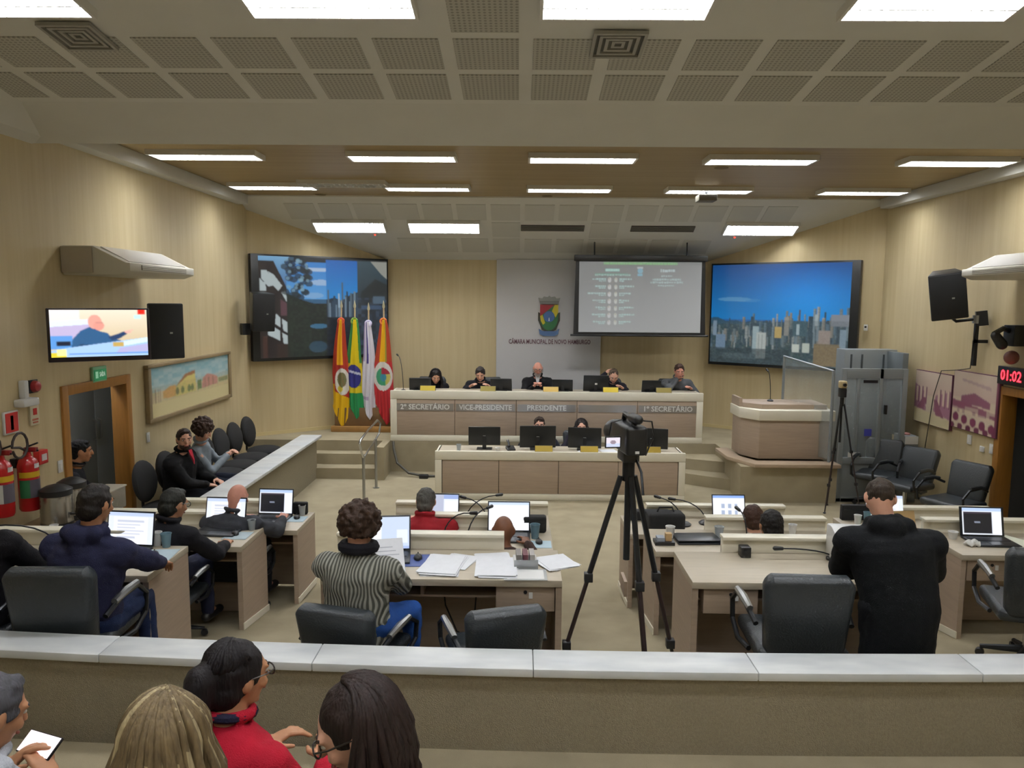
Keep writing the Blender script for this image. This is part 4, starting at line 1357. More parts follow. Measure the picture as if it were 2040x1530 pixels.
# painting on the left wall
cv = Canvas(150, 70, 'D9CFA6')
cv.vgrad(0, 0, 1, 0.5, '7FB0BA', 'B7CFCB'); cv.noise(0, 0, 1, 0.42, ['86B4C2', 'B7CDD0', '9EC0C8', 'C7D6D4'], 0.05, 0.5, 2)
cv.poly([(0.14, 0.66), (0.14, 0.52), (0.22, 0.44), (0.28, 0.44), (0.3, 0.68)], 'D8A860'); cv.poly([(0.28, 0.7), (0.28, 0.5), (0.4, 0.28), (0.52, 0.26), (0.53, 0.68)], 'DED07E'); cv.poly([(0.27, 0.5), (0.4, 0.26), (0.52, 0.22), (0.52, 0.3), (0.42, 0.32)], 'A06A3E')
cv.rect(0.55, 0.46, 0.6, 0.68, '4E7A48'); cv.poly([(0.6, 0.66), (0.62, 0.44), (0.68, 0.36), (0.75, 0.4), (0.83, 0.48), (0.83, 0.66)], 'C98F84'); cv.rect(0.84, 0.52, 0.98, 0.62, '5F7E4A', 0.8)
for x in (0.3, 0.36, 0.44, 0.48):
    cv.ell(x, 0.58, 0.02, 0.08, '5E7440')
for x in (0.03, 0.06, 0.09, 0.11, 0.65, 0.7, 0.76):
    cv.line(x, 0.45, x, 0.72, 0.01, '7A5B4C', 0.8)
cv.poly([(0, 0.72), (1, 0.62), (1, 1), (0, 1)], 'D9CC9A'); cv.noise(0, 0.4, 1, 0.72, ['C9A67A', '6E7E52', 'B98A7E'], 0.02, 0.22, 7)
t = thing('painting', 'long framed painting of a village street on the left wall', 'picture', (XL + 0.03, 10.1, 1.655), PI / 2)
for nm, a in (('frame_top', (-1.28, 1.28, -0.03, 0.028, 0.31, 0.35)), ('frame_bottom', (-1.28, 1.28, -0.03, 0.028, -0.35, -0.3)), ('frame_side', (-1.28, -1.21, -0.03, 0.028, -0.3, 0.31)), ('frame_side', (1.21, 1.28, -0.03, 0.028, -0.3, 0.31))):
    m = MB(); m.box(*a); m.build(nm, M('frame_wood', '8C7A5A', rough=0.5, var=0.1), t, bevel=0.006)
o = obj('canvas', cv.blur(2).mesh('canvas', 2.44, 0.62), pic_mat('painting_pic', rough=0.7), t); o.location = (0, -0.005, 0.005)


def wallplate(name, label, cat, y, z, w_, h_, mat, side=-1, dep=0.02, group=None, parts=None):
    x = XL + dep / 2 if side < 0 else XR - dep / 2
    t = thing(name, label, cat, (x, y, z), PI / 2 if side < 0 else -PI / 2, group)
    m = MB(); m.box(-w_ / 2, w_ / 2, -dep / 2, dep / 2, -h_ / 2, h_ / 2); m.build('plate', mat, t, bevel=min(0.004, dep / 4))
    for nm, (a, b, c, d), mt in (parts or []):
        m = MB(); m.box(a, b, -dep / 2 - 0.004, -dep / 2 + 0.001, c, d); m.build(nm, mt, t)
    return t


RED = M('signal_red', 'C22A28', rough=0.4)
wallplate('fire_sign', 'red and white fire extinguisher sign above the extinguisher', 'sign', 6.45, 1.71, 0.19, 0.2, MAT_PLASTIC, parts=[('red_field', (-0.08, 0.08, -0.085, 0.085), RED), ('symbol', (-0.018, 0.018, -0.065, 0.06), M('symbol_white', 'F0F0EC'))])
wallplate('notice_sign', 'small white notice with red symbol beside the doorway', 'sign', 6.77, 1.73, 0.13, 0.19, M('notice_cream', 'E9E2C6'), parts=[('ring', (-0.025, 0.025, 0.0, 0.06), RED), ('text_line', (-0.04, 0.04, -0.05, -0.035), M('notice_text', 'C06A50')), ('text_line', (-0.035, 0.035, -0.075, -0.062), M('notice_text', 'C06A50'))])
t = thing('emergency_light', 'white emergency light fixture on the left wall beside the red siren', 'light', (XL, 6.62, 1.9))
m = MB(); m.box(0, 0.06, -0.03, 0.03, 0.0, 0.16); m.build('neck', MAT_PLASTIC, t, bevel=0.01)
m = MB(); m.box(0, 0.1, -0.11, 0.11, -0.07, 0.0); m.build('lamp_body', MAT_PLASTIC, t, bevel=0.015)
t = thing('fire_siren', 'round dark red siren on the left wall', 'alarm', (XL, 6.78, 1.99))
m = MB(Matrix.Rotation(PI / 2, 4, 'Y')); m.lathe([(0.055, 0), (0.055, 0.03), (0.045, 0.06), (0.02, 0.075)]); m.build('body', M('siren_red', '8E1E24', rough=0.3), t)
m = MB(); m.box(0, 0.02, -0.06, 0.06, -0.06, 0.06); m.build('base', MAT_DARK, t, bevel=0.004)
wallplate('exit_sign', 'green exit sign on the wall under the television', 'sign', 7.85, 2.0, 0.26, 0.16, M('exit_glass', '8FC7A0', rough=0.2), dep=0.03, parts=[('green_field', (-0.115, 0.115, -0.065, 0.05), M('exit_green', '2F8A58', emit=0.25)), ('figure', (-0.09, -0.04, -0.04, 0.03), M('exit_white', 'DFF3E4', emit=0.3))])
me = text_mesh('SAÍDA', 0.07, 0.001); me.materials.append(_mats['exit_white'])
o = obj('lettering', me, None, bpy.data.objects['exit_sign']); o.location = (0.035, -0.021, -0.005); o.scale = (0.55, 1, 1)
for k, (y, z) in enumerate([(8.85, 1.14), (7.12, 1.17)]):
    wallplate('light_switch', ['white switch plate below the painting', 'white switch plate left of the doorway'][k], 'switch', y, z, 0.07, 0.12, MAT_PLASTIC, dep=0.012, group='switch plates', parts=[('rocker', (-0.015, 0.015, -0.03, 0.03), MAT_WHITE)])
t = thing('call_point', 'red manual fire call point box beside the extinguisher', 'alarm', (XL, 6.8, 1.33))
m = MB(); m.box(0, 0.06, -0.065, 0.065, -0.065, 0.065); m.build('box', RED, t, bevel=0.008)
m = MB(); m.box(0.06, 0.065, -0.035, 0.035, -0.03, 0.03); m.build('glass', MAT_PLASTIC, t)


def extinguisher(y, z, label, field):
    t = thing('fire_extinguisher', label, 'extinguisher', (XL + 0.13, y, z), 0, 'fire extinguishers')
    m = MB(); m.lathe([(0.075, 0), (0.085, 0.02), (0.085, 0.4), (0.07, 0.45), (0.035, 0.48), (0.028, 0.52)], n=24); b = m.build('cylinder', M('extinguisher_red', 'B3161C', rough=0.25, coat=0.4), t)
    m = MB(); m.box(-0.02, 0.09, -0.02, 0.02, 0.52, 0.56); m.build('valve', M('valve_red', '7A1418', rough=0.4), t, bevel=0.005)
    m = MB(); m.tube([(0.02, 0, 0.57), (0.1, 0.0, 0.6)], 0.008); m.tube([(0.02, 0, 0.54), (0.1, 0.0, 0.53)], 0.008); m.build('lever', MAT_DARK, t)
    m = MB(); m.tube([(0.0, -0.03, 0.54), (0.02, -0.12, 0.58)] + [(0.03, -0.13 - 0.1 * math.cos(a), 0.6 + 0.11 * math.sin(a)) for a in np.linspace(0, 2 * PI * 0.95, 14)], 0.011, 7); m.build('hose', M('hose_dark', '3A302C', rough=0.6), t)
    def band(z0, z1, a0, a1, mt, nm, r=0.0865):
        m = MB()
        aa = np.linspace(a0, a1, 8)
        vs = [(r * math.cos(a), r * math.sin(a), zz) for zz in (z0, z1) for a in aa]
        m.add(vs, [(k, k + 1, k + 9, k + 8) for k in range(7)])
        m.build(nm, mt, b)
    band(0.3, 0.35, -1.9, 0.6, M('label_yellow', 'D8B020'), 'yellow_label')
    band(0.12, 0.28, -1.9, -0.9, field, 'label_left')
    band(0.12, 0.28, -0.9, 0.5, M('label_dark', '5A5560'), 'label_right')
    band(0.38, 0.42, -0.4, 0.3, MAT_PLASTIC, 'tag')
    m = MB(); m.box(-0.13, -0.08, -0.04, 0.04, 0.38, 0.46); m.build('wall_hook', MAT_DARK, t)
    return t


extinguisher(6.46, 0.93, 'red fire extinguisher with hose loop, nearer to the doorway', M('label_green', '1E6A3E'))
extinguisher(6.12, 0.97, 'red fire extinguisher at the left edge of the picture', M('label_white', 'D8D8D2'))

# water urns on a side table below the extinguishers
t = thing('side_table', 'low wooden side table holding the coffee urns by the left wall', 'table', (-4.12, 6.6, 0))
m = MB(); m.box(-0.3, 0.28, -0.45, 0.5, 0.74, 0.78); m.build('top', M('side_wood', '8A7350', rough=0.5, var=0.1), t, bevel=0.005)
for x in (-0.26, 0.24):
    for y in (-0.41, 0.46):
        m = MB(); m.box(x - 0.02, x + 0.02, y - 0.02, y + 0.02, ramp(6.6), 0.74); m.build('leg', _mats['side_wood'], t)
m = MB(); m.box(0.27, 0.285, -0.4, 0.45, 0.5, 0.74); m.build('apron', _mats['side_wood'], t)
for k, (x, y, r, h) in enumerate([(-4.08, 6.45, 0.13, 0.34), (-4.1, 6.72, 0.12, 0.34)]):
    t = thing('coffee_urn', ['ribbed steel urn with dark lid on the side table, nearer one', 'ribbed steel urn with dark lid on the side table, farther one'][k], 'urn', (x, y, 0.78), 0, 'coffee urns')
    m = MB(); m.lathe([(r * 0.95, 0), (r, 0.03), (r, 0.05)], n=24); m.build('base', MAT_BLACK, t)
    prof = [(r, 0.05)] + [(r * (1.0 if q % 2 else 0.97), 0.05 + (h - 0.1) * q / 12) for q in range(1, 13)]
    m = MB(); m.lathe(prof, n=28); m.build('body', M('urn_steel', 'B9B7B2', rough=0.25, metal=0.9), t)
    m = MB(); m.lathe([(r, h - 0.05), (r * 1.02, h), (r * 0.6, h + 0.03), (0.02, h + 0.045)], n=24); m.build('lid', MAT_BLACK, t)
    m = MB(); m.tube([(r, 0, 0.12), (r + 0.05, 0, 0.12), (r + 0.05, 0, 0.08)], 0.012); m.build('tap', MAT_BLACK, t)
cup((-3.98, 6.24, 0.78), 'white cup on a saucer beside the coffee urns', 'white', h=0.08)
t = thing('plastic_box', 'clear plastic container behind the urns near the doorway', 'container', (-3.92, 7.0, 0.78))
m = MB(); m.box(-0.09, 0.09, -0.14, 0.14, 0, 0.004); m.box(-0.09, -0.085, -0.14, 0.14, 0.004, 0.2); m.box(0.085, 0.09, -0.14, 0.14, 0.004, 0.2); m.box(-0.085, 0.085, -0.14, -0.135, 0.004, 0.2); m.box(-0.085, 0.085, 0.135, 0.14, 0.004, 0.2); m.build('tub', M('clear_plastic', 'BDB9AA', rough=0.2, alpha=0.45), t)
m = MB(); m.box(-0.1, 0.1, -0.15, 0.15, 0.2, 0.215); m.build('lid', M('clear_lid', 'CFC9B8', rough=0.3, alpha=0.7), t, bevel=0.003)

# ------------------------------------------------------------------ right wall


def sepia(kind):
    c = Canvas(90, 64, 'D8C8B0')
    c.vgrad(0, 0, 1, 0.45, 'E0CDBA', 'D2B9AA')
    if kind == 0:
        c.poly([(0, 0.25), (0.3, 0.4), (0.35, 0.75), (0, 0.72)], 'A8788A'); c.poly([(1, 0.3), (0.6, 0.42), (0.55, 0.72), (1, 0.82)], 'A8788A')
        for x in (0.05, 0.16, 0.27, 0.66, 0.78, 0.9):
            c.rect(x, 0.32, x + 0.05, 0.6, 'E0CBB8'); c.rect(x + 0.055, 0.3, x + 0.08, 0.62, '7E4E60')
        c.poly([(0.08, 0.72), (0.24, 0.5), (0.34, 0.5), (0.28, 0.74)], '8A5468'); c.poly([(0.55, 0.5), (0.64, 0.5), (0.85, 0.82), (0.62, 0.8)], '8A5468')
        c.poly([(0, 0.72), (1, 0.83), (1, 1), (0, 1)], 'DDD0A8')
    else:
        c.poly([(0.2, 0.42), (0.5, 0.34), (0.85, 0.46), (0.85, 0.56), (0.2, 0.54)], '8A5468'); c.poly([(0.2, 0.12), (0.85, 0.2), (0.85, 0.26), (0.2, 0.16)], 'B08E92', 0.7)
        c.poly([(0, 0.5), (1, 0.62), (1, 0.72), (0, 0.62)], '8A4E64'); c.noise(0, 0.6, 1, 0.72, ['E0D2B8', '8A5468'], 0.06, 0.5, 3)
        for k in range(5):
            c.ell(0.1 + 0.2 * k, 0.8 + 0.02 * k, 0.07, 0.08, '74304E')
        for k in range(6):
            c.ell(0.02 + 0.19 * k, 0.96, 0.06, 0.06, '6A2C48')
        c.rect(0.96, 0, 1, 1, '6E3048')
    return c


for k, (y0, y1, z0, z1) in enumerate([(9.93, 10.85, 1.13, 1.87), (8.95, 9.9, 1.2, 1.95)]):
    t = thing('wall_photo', ['sepia photograph of an old hall with columns on the right wall', 'sepia photograph of an assembly hall next to the clock'][k], 'picture', (XR - 0.025, (y0 + y1) / 2, (z0 + z1) / 2), -PI / 2, 'sepia photographs')
    m = MB(); m.box(-(y1 - y0) / 2, (y1 - y0) / 2, -0.018, 0.024, -(z1 - z0) / 2, (z1 - z0) / 2); m.build('board', M('photo_edge', '5A2A40', rough=0.6), t, bevel=0.003)
    o = obj('print', sepia(k).blur(1).mesh('print', y1 - y0 - 0.02, z1 - z0 - 0.015), pic_mat('sepia_pic', rough=0.5), t); o.location = (0, -0.02, 0)
t = thing('digital_clock', 'black digital clock with red numerals above the right door', 'clock', (XR - 0.05, 8.6, 1.98), -PI / 2)
m = MB(); m.box(-0.34, 0.34, -0.04, 0.045, -0.105, 0.105); m.build('casing', M('clock_case', '1A0E10', rough=0.25), t, bevel=0.006)
me = text_mesh('01:02', 0.17, 0.001, align='LEFT', bold=0.002); me.materials.append(M('led_red', 'FF2A38', emit=4)); o = obj('digits', me, None, t); o.location = (-0.28, -0.043, 0)
for k, (y, z, kind) in enumerate([(9.52, 1.09, 0), (9.25, 1.02, 1), (9.06, 1.06, 0)]):
    wallplate('socket_plate', ['white socket plate under the sepia photographs, farthest', 'white switch knob under the sepia photographs, middle', 'white socket plate beside the right door frame'][k], 'socket', y, z, 0.08, 0.12 if kind == 0 else 0.07, MAT_PLASTIC, side=1, dep=0.02, group='socket plates', parts=[('insert', (-0.02, 0.02, -0.03, 0.03), MAT_WHITE)])
t = thing('wall_box', 'small white sensor box on the wall beside the right screen', 'sensor', (5.47, 12.22, 2.42), math.radians(-38))
m = MB(); m.cbox((0.1, -0.02, 0), (0.06, 0.04, 0.1)); m.build('body', MAT_PLASTIC, t, bevel=0.008)
m = MB(); m.cbox((0.1, -0.042, 0.01), (0.03, 0.006, 0.03)); m.build('lens', MAT_DARK, t)

# ------------------------------------------------------------------ delegates' desks
TOP = {3: 1.02, 2: 0.84, 1: 0.72}
NEAR = {3: 4.66, 2: 5.78, 1: 6.6}
DEP = 0.6


def desk(label, x0, x1, row, riser, drawer=None, yn=None, ledge_left=False, plinth=True):
    """riser: x range of the raised cream board along the far edge"""
    yn = NEAR[row] if yn is None else yn
    zt = TOP[row]
    z0 = zt - 0.72
    W = x1 - x0
    t = thing('delegate_desk', label, 'desk', (x0, yn, z0), 0, 'delegate desks')
    fl = lambda y: ramp(yn + y) - z0
    m = MB(); m.box(0, W, 0, DEP, 0.675, 0.72); m.build('desktop', MAT_LAMTOP, t, bevel=0.003)
    for a in (0, W - 0.04):
        m = MB(); m.xprism([(0.01, fl(0.01)), (DEP - 0.01, fl(DEP - 0.01)), (DEP - 0.01, 0.675), (0.01, 0.675)], a, a + 0.04); sp = m.build('side_panel', MAT_LAM, t)
        if plinth:
            b = a - 0.008 if a == 0 else a + 0.04
            m = MB(); m.xprism([(0.0, fl(0) + 0.004), (DEP, fl(DEP) + 0.004), (DEP, fl(DEP) + 0.06), (0.0, fl(0) + 0.06)], b, b + 0.008); m.build('plinth', MAT_CREAM, sp)
    m = MB(); m.box(0.04, W - 0.04, DEP - 0.1, DEP - 0.08, fl(DEP - 0.1) + 0.02, 0.675); m.build('modesty_panel', MAT_LAM, t)
    a, b = riser
    m = MB(); m.box(a - x0, b - x0, DEP - 0.01, DEP + 0.03, 0.3, 0.815); m.build('riser', MAT_CREAM, t, bevel=0.004)
    m = MB(); m.box(a - x0, b - x0, DEP - 0.04, DEP + 0.06, 0.815, 0.84); m.build('riser_ledge', MAT_CREAM, t, bevel=0.004)
    m = MB(); m.box(0.04, W - 0.04, 0.12, DEP - 0.1, 0.555, 0.57); m.build('under_shelf', MAT_LAM, t)
    if drawer:
        c, d = drawer
        m = MB(); m.box(c - x0, d - x0, 0.03, 0.42, 0.5, 0.672); dr = m.build('drawer', MAT_LAM, t, bevel=0.003)
        mid = (c + d) / 2 - x0
        m = MB(); m.M = Matrix.Translation((mid, 0.03, 0.63)) @ Matrix.Rotation(PI / 2, 4, 'X'); m.lathe([(0.012, 0), (0.012, 0.006)], n=12); m.build('lock', MAT_BLACK, dr)
        m = MB(); m.cbox((mid + 0.035, 0.024, 0.61), (0.025, 0.006, 0.04)); m.build('key_tag', MAT_PLASTIC, dr)
        m = MB(); m.box((c - x0) - 0.5, (c - x0) - 0.48, 0.12, 0.3, 0.57, 0.672); m.build('divider', MAT_LAM, t)
    return t


desk('taupe desk covered with papers, nearest in the centre column', -1.27, 0.285, 3, (-1.3, -0.1), drawer=(-0.14, 0.24))
desk('taupe desk of the bald man, middle of the centre column', -1.24, 0.28, 2, (-0.83, 0.0))
desk('taupe desk of the man in red, farthest in the centre column', -1.2, 0.29, 1, (-1.2, 0.29))
desk('empty taupe desk beside the man in the black hoodie', 1.12, 2.68, 3, (1.46, 2.68), drawer=(1.2, 1.55))
desk('taupe desk with a closed laptop, middle of the right column', 1.09, 2.66, 2, (1.62, 2.66))
desk('taupe desk at the far end of the right column', 1.0, 2.6, 1, (1.25, 2.6))
desk('taupe desk of the man in the navy jacket, nearest on the left', -4.25, -2.385, 3, (-4.25, -2.78))
desk('taupe desk of the man in black, middle of the left column', -3.75, -2.2, 2, (-3.75, -2.5))
desk('taupe desk of the bald man in the suit, farthest on the left', -3.5, -2.0, 1, (-3.5, -2.3))
desk('taupe desk with a dark laptop screen at the right edge', 3.5, 5.1, 2, (3.5, 5.1), drawer=(3.56, 3.95))
desk('taupe desk with cups and a teal bag on the right', 3.07, 4.6, 1, (3.25, 4.6))


# ------------------------------------------------------------------ laptops and desk items
def screen_canvas(kind):
    c = Canvas(48, 32, 'E6ECF8')
    if kind == 'doc':
        c.rect(0, 0, 1, 0.12, 'C3D2EE'); c.rect(0.12, 0.16, 0.88, 1, 'F3F4FA')
        for k in range(6):
            c.rect(0.2, 0.26 + 0.1 * k, 0.8 - 0.1 * (k % 3), 0.3 + 0.1 * k, 'C9CFE0')
    elif kind == 'video':
        c.rect(0, 0, 1, 0.12, 'B7CDF0'); c.rect(0.05, 0.16, 0.74, 0.94, '15171F'); c.rect(0.78, 0.16, 1, 1, 'EEF2FA'); c.rect(0.32, 0.5, 0.46, 0.56, '7E8698'); c.rect(0.05, 0.16, 0.74, 0.22, '3A3440')
    elif kind == 'blank':
        c.rect(0, 0, 1, 0.1, 'C9DAF4'); c.rect(0.02, 0.14, 0.98, 1, 'F6F8FD')
    elif kind == 'split':
        c.rect(0, 0, 0.5, 1, 'B9BFD4'); c.rect(0.55, 0.3, 1, 1, 'F4F7FD'); c.rect(0.5, 0, 1, 0.22, '9DB0E0')
    elif kind == 'chat':
        c.rect(0, 0, 1, 1, 'CBD9F2'); c.rect(0.1, 0.2, 0.45, 0.9, 'F6F8FD'); c.rect(0.75, 0.4, 0.95, 0.8, 'E6EDFA'); c.rect(0, 0.9, 1, 1, 'A8BCE6')
    elif kind == 'grid':
        c.rect(0, 0, 1, 0.14, '8FB0EC'); c.rect(0, 0.14, 1, 1, 'F3F6FC')
        for i in range(3):
            for j in range(2):
                c.rect(0.28 + 0.2 * i, 0.38 + 0.28 * j, 0.38 + 0.2 * i, 0.56 + 0.28 * j, 'A9B6D0')
    return c


LT_SHELL = M('laptop_shell', '24282E', rough=0.35)
_scr = {}


def laptop(loc, rz, label, kind, open_=1.95, w_=0.36, d_=0.25, glow=1.0):
    t = thing('laptop', label, 'laptop', loc, rz, 'laptops')
    m = MB(); m.box(-w_ / 2, w_ / 2, -d_, 0, 0.001, 0.018); m.build('base', LT_SHELL, t, bevel=0.004)
    m = MB(); m.box(-w_ / 2 + 0.025, w_ / 2 - 0.025, -d_ * 0.52, -0.03, 0.018, 0.0205); m.build('keyboard', MAT_BLACK, t)
    m = MB(); m.box(-0.05, 0.05, -d_ * 0.93, -d_ * 0.62, 0.018, 0.0192); m.build('touchpad', M('touchpad', '34393F', rough=0.3), t)
    R = Matrix.Translation((0, 0, 0.018)) @ Matrix.Rotation(-(open_ - PI / 2), 4, 'X')
    m = MB(R); m.box(-w_ / 2, w_ / 2, 0.0, 0.009, 0, d_ * 0.98); m.build('lid', LT_SHELL, t, bevel=0.003)
    if kind:
        if kind not in _scr:
            _scr[kind] = screen_canvas(kind).mesh('display_' + kind, w_ - 0.02, d_ - 0.028)
            _scr[kind].materials.append(pic_mat('laptop_pic', emit=1.05, rough=0.2, base=0.02))
        o = obj('display', _scr[kind], None, t)
        o.matrix_local = R @ Matrix.Translation((0, -0.0015, d_ * 0.49))
    return t


laptop((-2.78, 5.2, 1.02), -0.1, 'open laptop showing a document in front of the man in the navy jacket', 'doc', 1.75)
laptop((-2.52, 6.27, 0.84), -0.06, 'open laptop showing a document, middle of the left desks', 'doc', 1.8)
laptop((-2.34, 7.05, 0.72), -0.05, 'open laptop with a dark video window in front of the bald man in the suit', 'video', 1.75, w_=0.34)
laptop((-0.95, 5.15, 1.02), 0.12, 'open laptop beside the curly-haired woman', 'chat', 1.85, w_=0.38)
laptop((-0.08, 6.2, 0.84), 0.0, 'open laptop with a blank white page in front of the bald man', 'blank', 1.85, w_=0.36, d_=0.26)
laptop((-0.72, 7.05, 0.72), -0.03, 'open laptop beside the man in the red sweater', 'split', 1.8, w_=0.3, d_=0.22)
laptop((2.02, 7.05, 0.72), 0.0, 'open laptop showing a grid of icons, farthest in the right column', 'grid', 1.85, w_=0.32, d_=0.24)
laptop((3.52, 7.08, 0.72), -0.1, 'open laptop with a white page behind the man in the hoodie', 'doc', 1.85, w_=0.34)
laptop((3.92, 6.22, 0.84), -0.05, 'open laptop with a dark video window at the right edge', 'video', 1.8, w_=0.36)
laptop((1.47, 6.2, 0.84), 0.05, 'closed dark laptop on the middle right desk', None, 0.02 + 0.02, w_=0.36, d_=0.25)

cup((-2.61, 5.26, 1.02), 'white paper cup next to a bluish cup on the navy jacket man\'s desk', 'white', h=0.1)
cup((-2.53, 5.23, 1.02), 'bluish plastic cup next to a white cup on the navy jacket man\'s desk', 'blue', h=0.1, r=0.038)
cup((-2.27, 6.22, 0.84), 'clear plastic cup on the middle left desk', 'clear', h=0.09)
cup((-2.09, 7.08, 0.72), 'grey plastic cup at the end of the farthest left desk', 'grey', h=0.1)
cup((0.14, 6.08, 0.84), 'tall bluish plastic cup beside the bald man\'s laptop', 'blue', h=0.12, r=0.042)
cup((1.27, 6.13, 0.84), 'white plastic cup beside the closed laptop', 'white', h=0.1, r=0.04)
cup((1.68, 6.14, 0.84), 'clear plastic cup behind the closed laptop', 'clear', h=0.1, r=0.04)
cup((2.17, 4.8, 1.02), 'white plastic cup on the empty desk beside the printer', 'white', h=0.11, r=0.042)
cup((3.2, 6.95, 0.72), 'cream paper cup on the right desk beside the teal bag', 'white', h=0.1)
cup((3.32, 7.02, 0.72), 'bluish plastic cup on the right desk behind the teal bag', 'blue', h=0.11)
cup((3.66, 6.2, 0.84), 'white coffee cup beside the dark-screened laptop', 'white', h=0.06, r=0.04)
cup((2.32, 6.22, 0.84), 'white plastic cup on the middle right desk beside the black-haired man', 'white', h=0.1)


def mouse(loc, rz, label):
    t = thing('computer_mouse', label, 'mouse', loc, rz, 'computer mice')
    m = MB(); m.ell((0, 0, 0.008), (0.03, 0.05, 0.026)); m.build('body', MAT_BLACK, t, fn=lambda c: Vector((c.x, c.y, max(c.z, 0.0))))
    m = MB(); m.cyl((-0.004, 0.025, 0.032), (0.004, 0.025, 0.032), 0.008); m.build('wheel', MAT_DARK, t)


def pad(loc, rz, label, col, w_=0.24, l_=0.2):
    t = thing('mouse_pad', label, 'mouse pad', loc, rz, 'mouse pads')
    m = MB(); m.box(-w_ / 2, w_ / 2, -l_ / 2, l_ / 2, 0.0005, 0.004); m.build('pad', M('pad_' + col, col, rough=0.7), t, bevel=0.001)
    m = MB(); m.box(-w_ / 2 + 0.008, w_ / 2 - 0.008, -l_ / 2 + 0.008, l_ / 2 - 0.008, 0.004, 0.0045); m.build('cover', M('padc_' + col, col, rough=0.55, var=0.06, vs=12), t)


pad((-2.5, 5.02, 1.02), 0.1, 'pale blue mouse pad on the navy jacket man\'s desk', 'BFD3DC', 0.22, 0.3); mouse((-2.52, 5.03, 1.0245), 0.4, 'black mouse on the navy jacket man\'s desk')
pad((-2.33, 6.06, 0.84), 0.0, 'pale blue mouse pad on the middle left desk', 'C0D2DA', 0.2, 0.2); mouse((-2.36, 6.08, 0.8445), 0.5, 'black mouse on the middle left desk')
pad((-2.11, 6.95, 0.72), 0.0, 'pale blue mouse pad on the farthest left desk', 'BCD2DE', 0.18, 0.18); mouse((-2.11, 6.97, 0.7245), 0.3, 'black mouse on the farthest left desk')
pad((-0.72, 5.0, 1.02), 0.05, 'dark blue mouse pad beside the curly-haired woman\'s laptop', '4E5F9A', 0.24, 0.24); mouse((-0.69, 5.03, 1.0245), 0.1, 'black mouse on the dark blue pad')
pad((0.17, 5.92, 0.84), 0.0, 'pale blue mouse pad in front of the tall cup', 'C3DBE6', 0.2, 0.18); mouse((0.17, 5.95, 0.8445), 0.1, 'black mouse in front of the tall cup')

paper((-0.5, 4.9, 1.02), -0.1, 'stack of printed papers left of centre on the nearest centre desk', n=6, w_=0.25, l_=0.36)
paper((-0.4, 4.98, 1.0202), -0.35, 'loose sheets under the left stack on the nearest centre desk', n=2, w_=0.21, l_=0.28)
paper((-0.14, 4.86, 1.02), 0.02, 'stack of printed papers right of centre on the nearest centre desk', n=6, w_=0.25, l_=0.34)
paper((-0.17, 5.06, 1.02), 0.1, 'loose sheets behind the right stack on the nearest centre desk', n=2, w_=0.24, l_=0.2)
paper((0.25, 4.99, 1.02), 0.5, 'fanned papers overhanging the right corner of the centre desk', n=5, w_=0.22, l_=0.26)
t = thing('card_holder', 'clear acrylic holder with cards at the corner of the paper-covered desk', 'holder', (0.05, 4.97, 1.02), 0.05)
m = MB(); m.box(-0.08, 0.08, -0.1, 0.1, 0.0005, 0.03); m.build('tray', MAT_PLASTIC, t, bevel=0.004)
for k in range(3):
    m = MB(); m.cbox((-0.045 + 0.045 * k, 0.01, 0.055), (0.034, 0.14, 0.05)); m.build('cards', M('card_%d' % k, ['8A8480', '6A3E46', 'B9B4B0'][k], rough=0.6), t)
m = MB(); m.box(-0.08, 0.08, -0.11, -0.1, 0.0, 0.06); m.build('front_lip', M('acrylic', 'B9BFC4', rough=0.15, alpha=0.6), t)
t = thing('plastic_sleeve', 'clear plastic sleeve hanging over the front edge of the centre desk', 'sleeve', (0.05, 4.75, 1.02), 0.02)
m = MB(); m.box(-0.14, 0.14, -0.1, 0.1, 0.0008, 0.006); m.build('sheet', M('sleeve', 'DADDDC', rough=0.25, alpha=0.7), t, bevel=0.002)
m = MB(); m.box(-0.12, 0.12, -0.08, 0.08, 0.006, 0.007); m.build('insert', MAT_PLASTIC, t)
paper((4.12, 6.1, 0.84), 0.5, 'white and yellowish papers on the desk at the right edge', n=4, w_=0.22, l_=0.3, col='EDF0DC')
paper((-3.42, 5.02, 1.02), 0.2, 'white sheet on the near left desk beside the telephone', n=1, w_=0.16, l_=0.18)
paper((-3.05, 5.0, 1.02), 0.3, 'white sheet partly behind the man in the navy jacket', n=1)


def desk_mic(loc, rz, label, reach=0.3):
    return goose_mic(loc, rz, label, h=0.2, reach=reach, disc=True)


desk_mic((-0.62, 6.12, 0.84), -1.9, 'disc-based microphone on the middle centre desk, left one', 0.24)
desk_mic((-0.42, 6.05, 0.84), -0.8, 'disc-based microphone on the middle centre desk beside the bald man', 0.22)
desk_mic((-0.5, 7.0, 0.72), -1.3, 'disc-based microphone on the farthest centre desk, right of the man in red', 0.3)
desk_mic((-0.28, 6.86, 0.72), 1.1, 'disc-based microphone on the farthest centre desk at its right half', 0.25)
desk_mic((1.9, 6.1, 0.84), 0.3, 'disc-based microphone beside the black-haired man', 0.12)
desk_mic((1.78, 6.95, 0.72), 1.4, 'disc-based microphone on the farthest right desk', 0.3)
desk_mic((1.55, 6.9, 0.72), 0.9, 'disc-based microphone left of the icon laptop', 0.25)
desk_mic((-3.3, 5.2, 1.02), 2.2, 'disc-based microphone on the near left desk', 0.4)
goose_mic((2.2, 5.12, 1.02), 1.6, 'thin gooseneck microphone lying low over the empty desk', h=0.06, reach=0.36)

